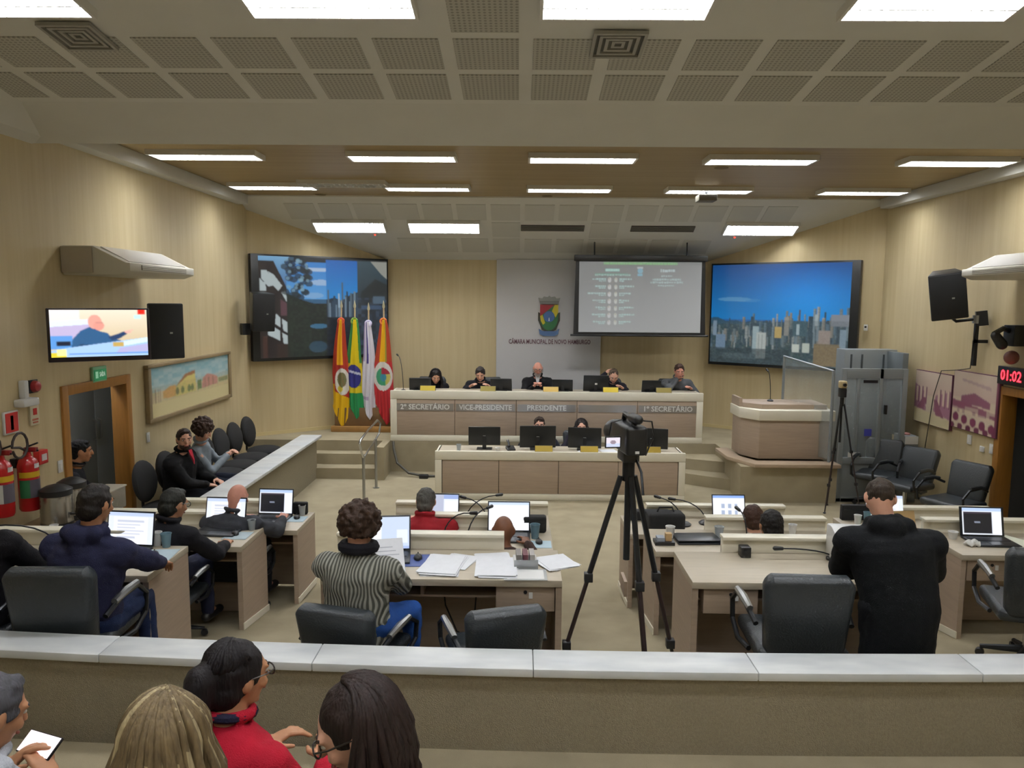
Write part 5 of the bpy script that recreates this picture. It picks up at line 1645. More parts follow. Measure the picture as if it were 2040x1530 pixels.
t = thing('printer', 'white boxy printer on the desk next to the man in the hoodie', 'printer', (2.34, 5.0, 1.02), -0.12)
m = MB(); m.xprism([(-0.2, 0.001), (0.2, 0.001), (0.2, 0.235), (0.1, 0.245), (-0.2, 0.18)], -0.18, 0.18); m.build('body', MAT_PLASTIC, t, bevel=0.012)
m = MB(); m.box(-0.13, 0.13, -0.08, 0.06, 0.2, 0.232); m.build('paper_tray', M('tray_dark', '3A3430', rough=0.5), t)
m = MB(); m.box(-0.13, 0.13, -0.212, -0.19, 0.05, 0.1); m.build('output_slot', MAT_DARK, t)
t = thing('desk_socket', 'black socket cube on the riser of the empty desk', 'socket', (1.6, 5.17, 1.02))
m = MB(); m.box(-0.035, 0.035, -0.04, 0.04, 0.0, 0.075); m.build('cube', MAT_BLACK, t, bevel=0.006)
m = MB(); m.M = Matrix.Translation((0, -0.04, 0.04)) @ Matrix.Rotation(PI / 2, 4, 'X'); m.lathe([(0.02, 0), (0.02, 0.003)]); m.build('outlet', MAT_DARK, t)
t = thing('black_bag', 'black soft bag on the middle right desk beside the cups', 'bag', (1.35, 6.75, 0.72), 0.05)
m = MB(); m.box(-0.17, 0.17, -0.09, 0.09, 0.0, 0.17); m.build('body', MAT_FABRIC, t, bevel=0.035, seg=3)
m = MB(); m.tube([(-0.08, 0, 0.16), (-0.06, 0, 0.21), (0.06, 0, 0.21), (0.08, 0, 0.16)], 0.008); m.build('handle', MAT_FABRIC, t)
t = thing('black_bag', 'flat black case at the corner of the farthest right desk', 'bag', (1.26, 7.08, 0.72), 0.0)
m = MB(); m.box(-0.2, 0.2, -0.06, 0.06, 0.0, 0.09); m.build('body', MAT_FABRIC, t, bevel=0.02, seg=3)
m = MB(); m.tube([(-0.06, -0.06, 0.05), (-0.05, -0.085, 0.05), (0.05, -0.085, 0.05), (0.06, -0.06, 0.05)], 0.007); m.build('handle', MAT_FABRIC, t)
t = thing('black_bag', 'black pouch behind the tall cup on the bald man\'s desk', 'bag', (0.14, 6.27, 0.84), 0.0)
m = MB(); m.box(-0.1, 0.1, -0.05, 0.05, 0, 0.14); m.build('body', MAT_FABRIC, t, bevel=0.02, seg=3)
m = MB(); m.box(-0.09, 0.09, -0.052, -0.05, 0.09, 0.1); m.build('zip', MAT_DARK, t)
t = thing('black_bag', 'black pouch at the end of the farthest left desk', 'bag', (-2.12, 7.13, 0.72), 0.0)
m = MB(); m.box(-0.07, 0.07, -0.03, 0.03, 0, 0.12); m.build('body', MAT_FABRIC, t, bevel=0.015, seg=3)
m = MB(); m.box(-0.06, 0.06, -0.032, -0.03, 0.08, 0.088); m.build('zip', MAT_DARK, t)
t = thing('black_bag', 'black box beside the cups on the right desk', 'bag', (3.28, 7.14, 0.72), 0.0)
m = MB(); m.box(-0.16, 0.16, -0.03, 0.03, 0, 0.15); m.build('body', MAT_FABRIC, t, bevel=0.01)
m = MB(); m.box(-0.14, 0.14, -0.032, -0.03, 0.1, 0.11); m.build('zip', MAT_DARK, t)
t = thing('sticky_pad_tray', 'black tray with note pads on the middle right desk', 'tray', (1.13 + 0.06, 5.98, 0.84), 0)
m = MB(); m.box(-0.08, 0.08, -0.06, 0.06, 0.0, 0.03); m.build('tray', MAT_BLACK, t, bevel=0.004)
m = MB(); m.box(-0.06, 0.0, -0.04, 0.04, 0.03, 0.06); m.build('note_pad', M('note_grey', '9BA3AE', rough=0.7), t)
m = MB(); m.cbox((0.035, 0, 0.06), (0.05, 0.05, 0.06)); m.build('note_pad', M('note_tan', 'C9A878', rough=0.7), t)
t = thing('teal_bag', 'small crumpled teal plastic bag on the right desk', 'bag', (3.36, 6.8, 0.72), 0.4)
m = MB(); m.ell((0, 0, 0.045), (0.14, 0.1, 0.05), nu=18, nv=12); rs = np.random.RandomState(3)
m.build('body', M('teal_plastic', '7FCDBB', rough=0.3, alpha=0.9), t, fn=lambda c: Vector((c.x * (1 + 0.1 * math.sin(c.y * 60)), c.y, max(0, c.z + 0.012 * math.sin(c.x * 70 + c.y * 40)))))
m = MB(); m.tube([(0.05, 0.02, 0.08), (0.1, 0.05, 0.12), (0.13, 0.02, 0.08)], 0.008); m.build('knot', M('teal_plastic', '7FCDBB'), t)
t = thing('tan_notebook', 'open tan notebook standing on the right desk', 'notebook', (3.62, 6.88, 0.72), 0.1)
m = MB(Matrix.Rotation(-0.3, 4, 'X')); m.box(-0.1, 0.1, 0, 0.012, 0, 0.16); m.build('cover', M('tan_cover', 'C9A977', rough=0.6), t)
m = MB(); m.box(-0.1, 0.1, -0.15, 0.0, 0.0, 0.008); m.build('pages', M('tan_pages', 'D8C49A', rough=0.7), t)
t = thing('tissue', 'crumpled white tissue beside the dark-screened laptop', 'tissue', (3.72, 6.02, 0.84), 0.3)
m = MB(); m.ell((0, 0, 0.02), (0.07, 0.05, 0.025), nu=18, nv=12); m.build('sheet', MAT_PLASTIC, t, smooth=0.2, fn=lambda c: Vector((c.x, c.y * (1 + 0.3 * math.sin(c.x * 90)), max(0, c.z + 0.012 * math.sin(c.x * 80) * math.cos(c.y * 90)))))
t = thing('mobile_phone', 'mobile phone lying on the near left desk', 'phone', (-3.32, 4.95, 1.02), 0.9)
m = MB(); m.box(-0.036, 0.036, -0.075, 0.075, 0.0005, 0.009); m.build('body', MAT_BLACK, t, bevel=0.003)
m = MB(); m.box(-0.033, 0.033, -0.07, 0.07, 0.009, 0.0095); m.build('display', M('phone_lit', 'E0E6F2', emit=0.6), t)


# ------------------------------------------------------------------ chairs
def exec_chair(loc, rz, label, group, back_h=0.5, tilt=0.12, tuft=False, name='office_chair'):
    t = thing(name, label, 'chair', loc, rz, group)
    m = MB(); m.box(-0.26, 0.26, -0.25, 0.27, 0.4, 0.49); m.build('seat', MAT_LEATHER, t, bevel=0.035, seg=3)
    R = Matrix.Translation((0, -0.22, 0.44)) @ Matrix.Rotation(tilt, 4, 'X')
    m = MB(R); m.box(-0.255, 0.255, -0.06, 0.05, 0.0, back_h)

    def curve(c):
        q = R.inverted() @ c
        q.y += 0.35 * q.x * q.x
        z = q.z / back_h
        q.x *= 0.86 + 0.14 * math.sin(min(1, z * 1.1) * PI / 2) - 0.05 * max(0, z - 0.8) * 5 * abs(q.x) * 2
        q.z -= 0.09 * (abs(q.x) / 0.255) ** 3.5 * max(0, z - 0.6) / 0.4
        return R @ q
    b = m.build('backrest', MAT_LEATHER, t, bevel=0.045, seg=4, fn=curve)
    m = MB(R); m.box(-0.17, 0.17, 0.04, 0.062, back_h * 0.66, back_h * 0.9); m.build('head_cushion', MAT_LEATHER, b, bevel=0.01)
    m = MB(R); m.box(-0.15, 0.15, 0.045, 0.064, 0.1, back_h * 0.58); m.build('lumbar_cushion', MAT_LEATHER, b, bevel=0.01)
    for s in (-1, 1):
        x = 0.29 * s
        pts = [(x * 0.92, -0.2, 0.62), (x, -0.05, 0.68), (x, 0.16, 0.67), (x, 0.27, 0.58), (x, 0.25, 0.46), (x, 0.1, 0.4), (x * 0.9, -0.05, 0.4)]
        m = MB(); m.tube(pts, 0.016, 8); a = m.build('armrest', MAT_DARK, t)
        m = MB(); m.tube([(x * 0.97, -0.12, 0.675), (x, 0.0, 0.695), (x, 0.15, 0.69)], [0.02, 0.026, 0.02], 8); m.build('arm_pad', MAT_STEEL if not tuft else MAT_LEATHER, a)
    m = MB(); m.cyl((0, 0, 0.12), (0, 0, 0.4), 0.028); m.build('gas_column', MAT_CHROME, t)
    lg = MB(); lg.tube([(0, 0, 0.13), (0.15, 0, 0.1), (0.28, 0, 0.075)], [0.03, 0.024, 0.016], 8); lme = lg.mesh('leg'); lme.materials.append(MAT_DARK)
    cm = MB(Matrix.Rotation(PI / 2, 4, 'X')); cm.lathe([(0.028, -0.022), (0.03, -0.01), (0.03, 0.01), (0.028, 0.022)], n=12); cme = cm.mesh('caster'); cme.materials.append(MAT_BLACK)
    for k in range(5):
        o = obj('leg', lme, None, t); o.rotation_euler = (0, 0, 2 * PI * k / 5 + 0.3)
        c = obj('caster', cme, None, o); c.location = (0.28, 0, 0.032)
    return t


def chz(x, y):
    return (x, y, ramp(y))


CH = exec_chair(chz(-2.64, 4.31), 0.05, 'black leather office chair behind the man in the navy jacket', 'leather office chairs', back_h=0.54)
for (x, y, rz, lb) in [
    (1.64, 4.33, -0.05, 'black leather office chair beside the man in the hoodie'),
    (3.62, 5.15, -0.3, 'black leather office chair cut by the right edge of the picture'),
    (-0.96, 4.3, -0.25, 'black leather office chair of the curly-haired woman'),
    (-0.14, 4.32, 0.3, 'empty black leather office chair at the paper-covered desk'),
    (-2.7, 5.55, 0.0, 'black leather office chair of the man in black on the left'),
    (-2.5, 6.42, 0.0, 'black leather office chair of the bald man in the suit'),
    (-0.12, 5.55, 0.0, 'black leather office chair of the bald man in the centre column'),
    (-0.82, 6.42, 0.0, 'black leather office chair of the man in red'),
    (1.88, 5.55, 0.0, 'black leather office chair of the black-haired man'),
    (2.05, 6.42, 0.0, 'black leather office chair of the brown-haired person'),
    (-3.3, 4.4, 0.0, 'black leather office chair at the left edge of the picture'),
]:
    o = dup(CH, chz(x, y), rz, lb)
    if 'curly' in lb or lb.startswith('empty'):
        o.location.z -= 0.0
        o.scale = (0.95, 1, 0.77)
    if y > 5 and x < 3:
        o.scale = (0.95, 0.8, 0.78)
TF = exec_chair((5.08, 9.75, 0), PI / 2 + 0.5, 'black tufted leather armchair by the right wall, farther one', 'leather armchairs by the right wall', back_h=0.52, tuft=True, tilt=0.25)
dup(TF, (5.2, 8.85, 0), PI / 2 + 0.45, 'black tufted leather armchair by the right wall, nearer one')
dup(TF, (4.98, 10.28, 0), PI / 2 + 0.9, 'black leather armchair half hidden in front of the lift')
for k, (x, nm) in enumerate([(-1.55, 'of the woman at the left end'), (-0.55, 'of the vice-president'), (0.36, 'of the president'), (1.58, 'of the man holding his head'), (2.72, 'of the man at the right end')]):
    o = dup(CH, (x, 13.12, P0), PI + 0.05, 'black leather office chair ' + nm + ' at the presiding table', 'chairs at the presiding table')
for k, x in enumerate([0.31, 0.95]):
    o = dup(CH, (x, 11.66, 0), PI, 'black leather office chair behind the clerks table, ' + ['left', 'right'][k], 'chairs at the clerks table')
    o.scale = (1, 1, 0.8)


def visitor_chair(loc, rz, label):
    t = thing('visitor_chair', label, 'chair', loc, rz, 'black visitor chairs along the left wall')
    m = MB(); m.ell((0, 0.04, 0.45), (0.27, 0.27, 0.065), nu=20, nv=8); m.build('seat', MAT_FABRIC, t)
    m = MB(Matrix.Translation((0, -0.22, 0.74)) @ Matrix.Rotation(0.15, 4, 'X')); m.ell((0, 0, 0), (0.24, 0.075, 0.24), nu=20, nv=12); m.build('backrest', MAT_FABRIC, t, fn=lambda c: Vector((c.x, c.y + 0.4 * c.x * c.x, c.z)))
    m = MB(); m.tube([(0, -0.24, 0.6), (0, -0.24, 0.45), (0, -0.12, 0.4), (0, 0.05, 0.4)], 0.018); m.build('back_stem', MAT_DARK, t)
    for s in (-1, 1):
        m = MB(); m.tube([(0.17 * s, -0.2, 0), (0.17 * s, -0.14, 0.41)], 0.012); m.build('leg', MAT_DARK, t)
        m = MB(); m.tube([(0.17 * s, 0.2, 0), (0.17 * s, 0.16, 0.41)], 0.012); m.build('leg', MAT_DARK, t)
    return t


VY = [8.3, 8.84, 9.36, 9.95, 10.48, 11.0, 11.56]
VL = ['nearest to the doorway', 'under the bearded man in black', 'under the curly-haired boy', 'fourth from the doorway', 'fifth from the doorway', 'sixth from the doorway', 'farthest by the platform']
VC = None
for y, l in zip(VY, VL):
    lb = 'black oval-backed visitor chair along the left wall, ' + l
    if VC is None:
        VC = visitor_chair((-4.02, y, 0), -PI / 2, lb)
    else:
        dup(VC, (-4.02, y, 0), -PI / 2, lb)
dup(VC, (-4.75, 7.62, 0), -PI / 2, 'black visitor chair inside the left doorway')


# ------------------------------------------------------------------ video camera on its tripod
def tripod(name, label, loc, apex, feet, rt_, rb, cat='tripod'):
    t = thing(name, label, cat, loc)
    for k, f in enumerate(feet):
        a = Vector((f[0] * 0.1, f[1] * 0.1, apex - 0.03)); b = Vector(f)
        m = MB(); m.tube([a, a.lerp(b, 0.45)], rt_, 8); lg = m.build('leg', MAT_DARK, t)
        m = MB(); m.tube([a.lerp(b, 0.43), a.lerp(b, 0.75)], rt_ * 0.78, 8); m.build('middle_section', M('leg_brown', '2C2020', rough=0.4), lg)
        m = MB(); m.tube([a.lerp(b, 0.73), b], rb, 8); m.build('lower_section', M('leg_brown', '2C2020'), lg)
        for q in (0.44, 0.74):
            c = a.lerp(b, q); m = MB(); m.cbox(c, (rt_ * 3, rt_ * 3, rt_ * 3.2)); m.build('clamp', MAT_BLACK, lg, bevel=0.004)
        m = MB(); m.ell(b + Vector((0, 0, 0.012)), (0.02, 0.02, 0.012)); m.build('foot', MAT_BLACK, lg)
    m = MB(); m.cyl((0, 0, apex - 0.06), (0, 0, apex + 0.06), rt_ * 2.2); m.build('crown', MAT_DARK, t)
    m = MB(); m.cyl((0, 0, apex - 0.55), (0, 0, apex), rt_ * 1.2); m.build('centre_column', MAT_DARK, t)
    return t


z0 = ramp(4.45)
t = tripod('camera_tripod', 'tall black tripod under the video camera in the aisle', (0.66, 4.45, z0), 1.45, [(-0.47, -0.1, 0.02), (0.37, 0.0, 0.0), (0.1, -0.44, 0.05)], 0.017, 0.011)
t = thing('video_camera', 'black video camera with lit side screen on the aisle tripod', 'camera', (0.66, 4.45, z0 + 1.51), 0.15)
m = MB(); m.box(-0.05, 0.05, -0.06, 0.08, 0, 0.06); m.build('tripod_head', MAT_BLACK, t, bevel=0.01)
m = MB(); m.box(-0.065, 0.065, -0.16, 0.17, 0.06, 0.23); m.build('body', MAT_BLACK, t, bevel=0.02, seg=3)
m = MB(Matrix.Translation((0, 0.17, 0.13)) @ Matrix.Rotation(-PI / 2, 4, 'X')); m.lathe([(0.06, 0), (0.06, 0.08), (0.072, 0.1), (0.072, 0.16)], n=20); m.build('lens', MAT_BLACK, t)
m = MB(); m.tube([(0, -0.1, 0.2), (0, -0.08, 0.26), (0, 0.1, 0.27), (0, 0.14, 0.2)], 0.016); m.build('top_handle', MAT_BLACK, t)
m = MB(); m.cap((0.0, -0.05, 0.27), (0.0, -0.17, 0.275), 0.03, 0.028); m.build('viewfinder', MAT_BLACK, t)
m = MB(); m.tube([(0.07, -0.05, 0.25), (0.13, -0.02, 0.24), (0.16, 0.02, 0.15), (0.12, 0.05, 0.02)], 0.005, 6); m.build('cable', MAT_BLACK, t)
m = MB(); m.tube([(-0.06, -0.05, 0.26), (-0.12, -0.03, 0.24), (-0.13, 0.0, 0.14)], 0.004, 6); m.build('cable', MAT_BLACK, t)
m = MB(); m.box(-0.175, -0.08, -0.1, -0.09, 0.1, 0.17); m.build('side_screen', MAT_BLACK, t, bevel=0.002)
cv = Canvas(24, 16, 'E6DDE8'); cv.rect(0, 0.6, 1, 1, 'C9D2EC'); cv.ell(0.5, 0.5, 0.2, 0.2, '9A8A98')
o = obj('display', cv.mesh('display', 0.082, 0.055), pic_mat('laptop_pic'), t); o.location = (-0.1275, -0.1015, 0.135)
m = MB(); m.tube([(0.03, -0.03, 0.03), (0.035, -0.14, -0.04), (0.03, -0.2, -0.16)], 0.008); m.build('pan_handle', MAT_DARK, t)
m = MB(); m.box(-0.012, 0.012, -0.164, -0.16, 0.075, 0.09); m.build('label', MAT_PLASTIC, t)
t = thing('aisle_cable', 'thin dark cables hanging from the tripod to the aisle floor', 'cable', (0, 0, 0))
m = MB(); m.tube([(0.7, 4.5, z0 + 1.3), (0.72, 4.48, 1.2), (0.78, 4.55, 0.7), (0.84, 4.7, ramp(4.7) + 0.01), (0.95, 5.2, ramp(5.2) + 0.01)], 0.004, 6); m.build('cord', M('cord_brown', '4A3E34', rough=0.6), t)
# second, smaller tripod in front of the lift
t = tripod('small_tripod', 'slim tripod standing in front of the platform lift', (4.3, 10.0, 0), 1.5, [(-0.2, -0.12, 0.0), (0.32, -0.02, 0.0), (0.0, 0.3, 0.0)], 0.012, 0.009)
t = thing('small_camera', 'small camera with beige cover on the slim tripod', 'camera', (4.3, 10.0, 1.56))
m = MB(); m.box(-0.04, 0.04, -0.05, 0.05, 0, 0.12); m.build('head', MAT_DARK, t, bevel=0.01)
m = MB(); m.box(-0.045, 0.045, -0.05, 0.05, 0.12, 0.22); m.build('cover', M('beige_cover', 'B8A67C', rough=0.6), t, bevel=0.02, seg=3)
m = MB(Matrix.Translation((0, -0.05, 0.17)) @ Matrix.Rotation(PI / 2, 4, 'X')); m.lathe([(0.022, 0), (0.022, 0.03)]); m.build('lens', MAT_BLACK, t)

t = thing('desk_cable', 'dark cable loop hanging under the paper-covered centre desk', 'cable', (-0.5, 5.0, 0))
m = MB(); m.tube([(-0.02, 0.05, 0.86), (0.0, 0.02, 0.7), (0.08, 0.0, 0.52), (0.16, 0.0, 0.48), (0.2, 0.02, 0.6), (0.22, 0.05, 0.86)], 0.006, 6); m.build('cord', MAT_BLACK, t)
t = thing('ceiling_projector', 'dark projector hanging from the wood ceiling between the farther strip lights', 'projector', (2.64, 11.0, 4.42))
m = MB(); m.cyl((0, 0, -0.1), (0, 0, 0), 0.02); m.build('pole', MAT_DARK, t)
m = MB(); m.box(-0.13, 0.13, -0.12, 0.12, -0.19, -0.1); m.build('body', M('projector_grey', '6B675C', rough=0.5), t, bevel=0.012)
m = MB(Matrix.Translation((0.04, 0.12, -0.145)) @ Matrix.Rotation(-PI / 2, 4, 'X')); m.lathe([(0.03, 0), (0.03, 0.02)]); m.build('lens', MAT_BLACK, t)

# ------------------------------------------------------------------ people
from mathutils import noise as mnoise


SC2 = bpy.data.scenes.new('workshop')          # empty side scene for evaluating modifiers quickly


def remesh(mb, vox, smooth=3, fac=0.5, folds=0.0, fscale=9.0, seed=0.0):
    me = bpy.data.meshes.new('tmp')
    me.from_pydata(mb.v, [], mb.f)
    o = bpy.data.objects.new('tmp', me)
    SC2.collection.objects.link(o)
    r = o.modifiers.new('r', 'REMESH')
    r.mode = 'VOXEL'
    r.voxel_size = vox
    if smooth:
        s = o.modifiers.new('s', 'SMOOTH')
        s.factor = fac
        s.iterations = smooth
    SC2.view_layers[0].update()
    dg = SC2.view_layers[0].depsgraph
    out = bpy.data.meshes.new_from_object(o.evaluated_get(dg))
    bpy.data.objects.remove(o)
    bpy.data.meshes.remove(me)
    if folds:
        n = len(out.vertices)
        co = np.empty(n * 3); nr = np.empty(n * 3)
        out.vertices.foreach_get('co', co); out.vertices.foreach_get('normal', nr)
        co = co.reshape(-1, 3); nr = nr.reshape(-1, 3)
        d = np.array([mnoise.noise(Vector((p[0] * fscale + seed, p[1] * fscale, p[2] * fscale * 1.4))) + 0.5 * mnoise.noise(Vector((p[0] * fscale * 2.3, p[1] * fscale * 2.3 + seed, p[2] * fscale * 3))) for p in co])
        co += nr * (d * folds)[:, None]
        out.vertices.foreach_set('co', co.ravel())
    out.polygons.foreach_set('use_smooth', [True] * len(out.polygons))
    out.update()
    return out


def ik(S, W, a, b, pole):
    S, W, pole = Vector(S), Vector(W), Vector(pole)
    d = W - S
    L = d.length
    if L > (a + b) * 0.985:
        W = S + d * ((a + b) * 0.985 / L)
        d = W - S
        L = d.length
    d.normalize()
    x = (a * a - b * b + L * L) / (2 * L)
    h = math.sqrt(max(a * a - x * x, 0))
    p = pole - d * pole.dot(d)
    p.normalize()
    return S + d * x + p * h, W


SKINS = {'light': 'D9A58C', 'pink': 'D99A86', 'tan': 'B98562', 'brown': '6E4630', 'mid': 'C08E70'}


def skin(k):
    return M('skin_' + k, SKINS[k], rough=0.5, var=0.06, vs=25, spec=0.4)


def cloth(col, rough=0.85, bump=0.35, bs=220):
    return M('cloth_' + col, col, rough=rough, var=0.12, vs=14, bump=bump, bs=bs, spec=0.2)


def hairmat(col):
    c = lin(col)
    d = '%02X%02X%02X' % tuple(int(int(col[i:i + 2], 16) * 0.62) for i in (0, 2, 4))
    return M('hair_' + col, col, rough=0.6, var=0.3, vs=60, st=(1, 1, 0.15), col2=d, bump=0.4, bs=120, bst=(1, 1, 0.15), spec=0.25)


def hand_mesh(W, f, pal, side, vox, curl=0.5, grip=0.0):
    """W wrist, f finger direction, pal palm normal, side = direction of the thumb"""
    f = Vector(f).normalized(); pal = Vector(pal); pal = (pal - f * pal.dot(f)).normalized()
    s = f.cross(pal)
    if s.dot(Vector(side)) < 0:
        s = -s
    W = Vector(W)
    m = MB()
    R = Matrix((s, f, pal)).transposed()
    m.ell(W + f * 0.05, (0.04, 0.056, 0.017), R)
    m.cap(W - f * 0.03, W + f * 0.02, 0.024, 0.026)
    for k, (off, L) in enumerate(((0.03, 0.072), (0.01, 0.082), (-0.011, 0.077), (-0.031, 0.06))):
        b = W + f * 0.092 + s * off
        a1 = curl * (0.8 + 0.1 * k)
        d1 = f * math.cos(a1) + pal * math.sin(a1)
        d2 = f * math.cos(a1 * 2.1) + pal * math.sin(a1 * 2.1)
        p1 = b + d1 * L * 0.5
        m.cap(b, p1, 0.0098, 0.009); m.cap(p1, p1 + d2 * L * 0.5, 0.009, 0.0072)
    b = W + f * 0.025 + s * 0.034
    d1 = (f * 0.65 + s * 0.65 + pal * 0.35).normalized(); p1 = b + d1 * 0.04
    d2 = (f * 0.9 + s * 0.1 + pal * (0.4 + grip)).normalized()
    m.cap(b, p1, 0.013, 0.011); m.cap(p1, p1 + d2 * 0.035, 0.0105, 0.008)
    return remesh(m, vox, 1, 0.3)


def person(label, hip, floor, rz, head, cat_group=None, hip_h=0.55, stand=False, skin_='light', top='222428', top_style='jacket', bottom='2A2C33', shoes='1C1A1A',
           hair='short', hair_col='2A211C', pitch=0.2, hyaw=0.0, hroll=0.0, hands=(None, None), poles=None, bulk=1.0, vox=0.012, glasses=False, face=True, collar=None, curl=0.5, top_mat=None, knees=None, beard=None, shirt=None, feet=True, palms=None, hem=0.0, span=2.25, fold=None, streak=None, scarf=None):
    t = thing('person', label, 'person', (hip[0], hip[1], floor), rz, cat_group)
    Rz = Matrix.Rotation(-rz, 3, 'Z')
    hl = Rz @ Vector((head[0] - hip[0], head[1] - hip[1], 0))
    hl.z = head[2] - floor
    H0 = Vector((0, 0, hip_h))
    v = hl - H0
    k = max(0.78, min(1.12, v.length / 0.70))
    d = v.normalized()
    fwd = Vector((0, 1, 0))
    # spine: hips, waist, chest, neck base; slightly rounded back
    back = Vector((0, -1, 0)) * 0.03
    neck = H0 + v * 0.74 - Vector((0, 0.02, 0))
    chest = H0 + v * 0.5 + back
    waist = H0 + v * 0.2 + back * 0.5
    X = Vector((1, 0, 0))
    S = {s: neck - d * 0.1 + X * (0.172 * bulk * s) + back * 0.4 for s in (-1, 1)}
    Hh = Matrix.Rotation(hyaw, 3, 'Z') @ Matrix.Rotation(-pitch, 3, 'X') @ Matrix.Rotation(hroll, 3, 'Y')
    hc = hl
    body, topm, bot, shoe = MB(), MB(), MB(), {-1: MB(), 1: MB()}

    # head and neck
    def hp(x, y, z):
        return hc + Hh @ Vector((x, y, z))
    body.ell(hc, (0.076, 0.097, 0.104), Hh, 20, 14)
    body.ell(hp(0, 0.022, -0.055), (0.058, 0.068, 0.066), Hh, 16, 10)
    body.ell(hp(0, 0.062, -0.096), (0.03, 0.026, 0.022), Hh)
    body.cap(hp(0, 0.092, 0.01), hp(0, 0.112, -0.028), 0.010, 0.014)
    body.ell(hp(0, 0.086, -0.066), (0.024, 0.013, 0.011), Hh)
    for s in (-1, 1):
        body.ell(hp(0.08 * s, -0.01, -0.008), (0.011, 0.02, 0.032), Hh)
        body.ell(hp(0.034 * s, 0.08, 0.022), (0.026, 0.014, 0.011), Hh)
        body.ell(hp(0.042 * s, 0.064, -0.03), (0.026, 0.024, 0.022), Hh)
    body.cap(neck - d * 0.03, hp(0, -0.025, -0.05), 0.06, 0.055)
    # torso
    bk = bulk

    def ring(c, rx, ry, n=18, inf=0.0):
        up_ = d
        fw_ = (fwd - up_ * fwd.dot(up_)).normalized()
        xx = fw_.cross(up_)
        return [c + xx * ((rx + inf) * math.cos(a)) + fw_ * ((ry + inf) * math.sin(a)) for a in np.linspace(0, 2 * PI, n + 1)[:-1]]
    for M_, inf in ((body, 0.0), (topm, 0.018)):
        rs_ = ([ring(H0 - Vector((0, 0, 0.06 + hem)), 0.148 * bk, 0.12 * bk, inf=inf)] if hem and inf else []) + [ring(H0 - d * 0.06, 0.15 * bk, 0.11 * bk, inf=inf), ring(H0 + d * 0.02, (0.168 if not stand else 0.152) * bk, 0.125 * bk, inf=inf), ring(waist, 0.158 * bk, 0.118 * bk, inf=inf), ring(chest, 0.178 * bk, 0.122 * bk, inf=inf), ring(chest.lerp(neck, 0.45), 0.172 * bk, 0.108 * bk, inf=inf), ring(chest.lerp(neck, 0.78), 0.12 * bk, 0.082, inf=inf), ring(neck, 0.066, 0.06, inf=inf * 0.6)]
        M_.loft(rs_)
        M_.cap(S[-1], S[1], 0.062 * bk + inf, 0.062 * bk + inf)
    # arms
    wr = {}
    for i, s in enumerate((-1, 1)):
        tgt = hands[i]
        W = Vector(tgt) if tgt is not None else Vector((0.16 * s, 0.36, hip_h + 0.1))
        pl = Vector(poles[i]) if poles and poles[i] is not None else Vector((0.7 * s, -0.35, -0.7))
        E, W = ik(S[s], W, 0.29 * max(k, 0.95), 0.255 * max(k, 0.95), pl)
        wr[s] = (E, W)
        body.cap(S[s], E, 0.05, 0.04); body.cap(E, W, 0.04, 0.026)
        q = E.lerp(W, 0.93)
        topm.cap(S[s], E, 0.066 * bk, 0.056 * bk); topm.cap(E, q, 0.056 * bk, 0.041)
    # legs
    for i, s in enumerate((-1, 1)):
        hj = H0 + X * (0.095 * s * bk) - Vector((0, 0, 0.02))
        if stand:
            K = Vector((0.11 * s, 0.04, hip_h * 0.52)); A = Vector((0.12 * s, -0.01, 0.09))
        else:
            K = Vector((0.14 * s, 0.42, hip_h - 0.03)); A = Vector((0.14 * s, 0.44, 0.09))
            if knees:
                K = Vector(knees[i][0]); A = Vector(knees[i][1])
        body.cap(hj, K, 0.075, 0.05); body.cap(K, A, 0.052, 0.035); body.cap(A, A + Vector((0, 0.12, -0.05)), 0.034, 0.03)
        bot.cap(hj, K, (0.095 if not stand else 0.08) * bk, 0.07); bot.cap(K, A + Vector((0, 0, 0.0)), 0.068, 0.05)
        fx = A + Vector((0, -0.03, -0.045)); shoe[s].cap(fx, A + Vector((0.01 * s, 0.16, -0.05)), 0.042, 0.036)
    pr = (0.115 if not stand else 0.09) * bk
    bot.cap(H0 + X * 0.07 * bk, H0 - X * 0.07 * bk, pr, pr)
    sd = len(label) * 1.37
    b = obj('body', remesh(body, vox, 2, 0.35), skin(skin_), t)
    tm_ = top_mat or cloth(top)
    if top_style in ('jacket', 'hoodie', 'suit', 'sweater', 'coat'):
        # stand-up or folded collar
        cr = [hp(0, -0.025, -0.05).lerp(neck, 0.62) + (ring(Vector((0, 0, 0)), 0.075, 0.072)[q] - Vector((0, 0, 0))) for q in range(18)]
        for q in range(18):
            topm.cap(cr[q], cr[(q + 1) % 18], 0.02, 0.02, 6)
    if top_style == 'hoodie':
        for q, (xx, yy, zz, r) in enumerate(((0, -0.11, 0.01, 0.07), (-0.08, -0.08, 0.02, 0.055), (0.08, -0.08, 0.02, 0.055), (-0.1, -0.02, 0.02, 0.04), (0.1, -0.02, 0.02, 0.04), (0, -0.12, -0.06, 0.06))):
            topm.ell(neck + Vector((xx, yy, zz)), (r, r * 0.8, r))
    obj({'suit': 'suit_jacket', 'sweater': 'sweater', 'shirt': 'shirt', 'hoodie': 'hoodie'}.get(top_style, 'jacket'), remesh(topm, max(vox, 0.012), 3, 0.5, folds=fold if fold is not None else (0.009 if top_style != 'shirt' else 0.006), seed=sd), tm_, t)
    obj('trousers', remesh(bot, max(vox, 0.013), 2, 0.5, folds=0.008, seed=sd + 3), cloth(bottom), t)
    if feet:
        for s in (-1, 1):
            obj('shoe', remesh(shoe[s], 0.012, 2), M('shoe_' + shoes, shoes, rough=0.5), t)
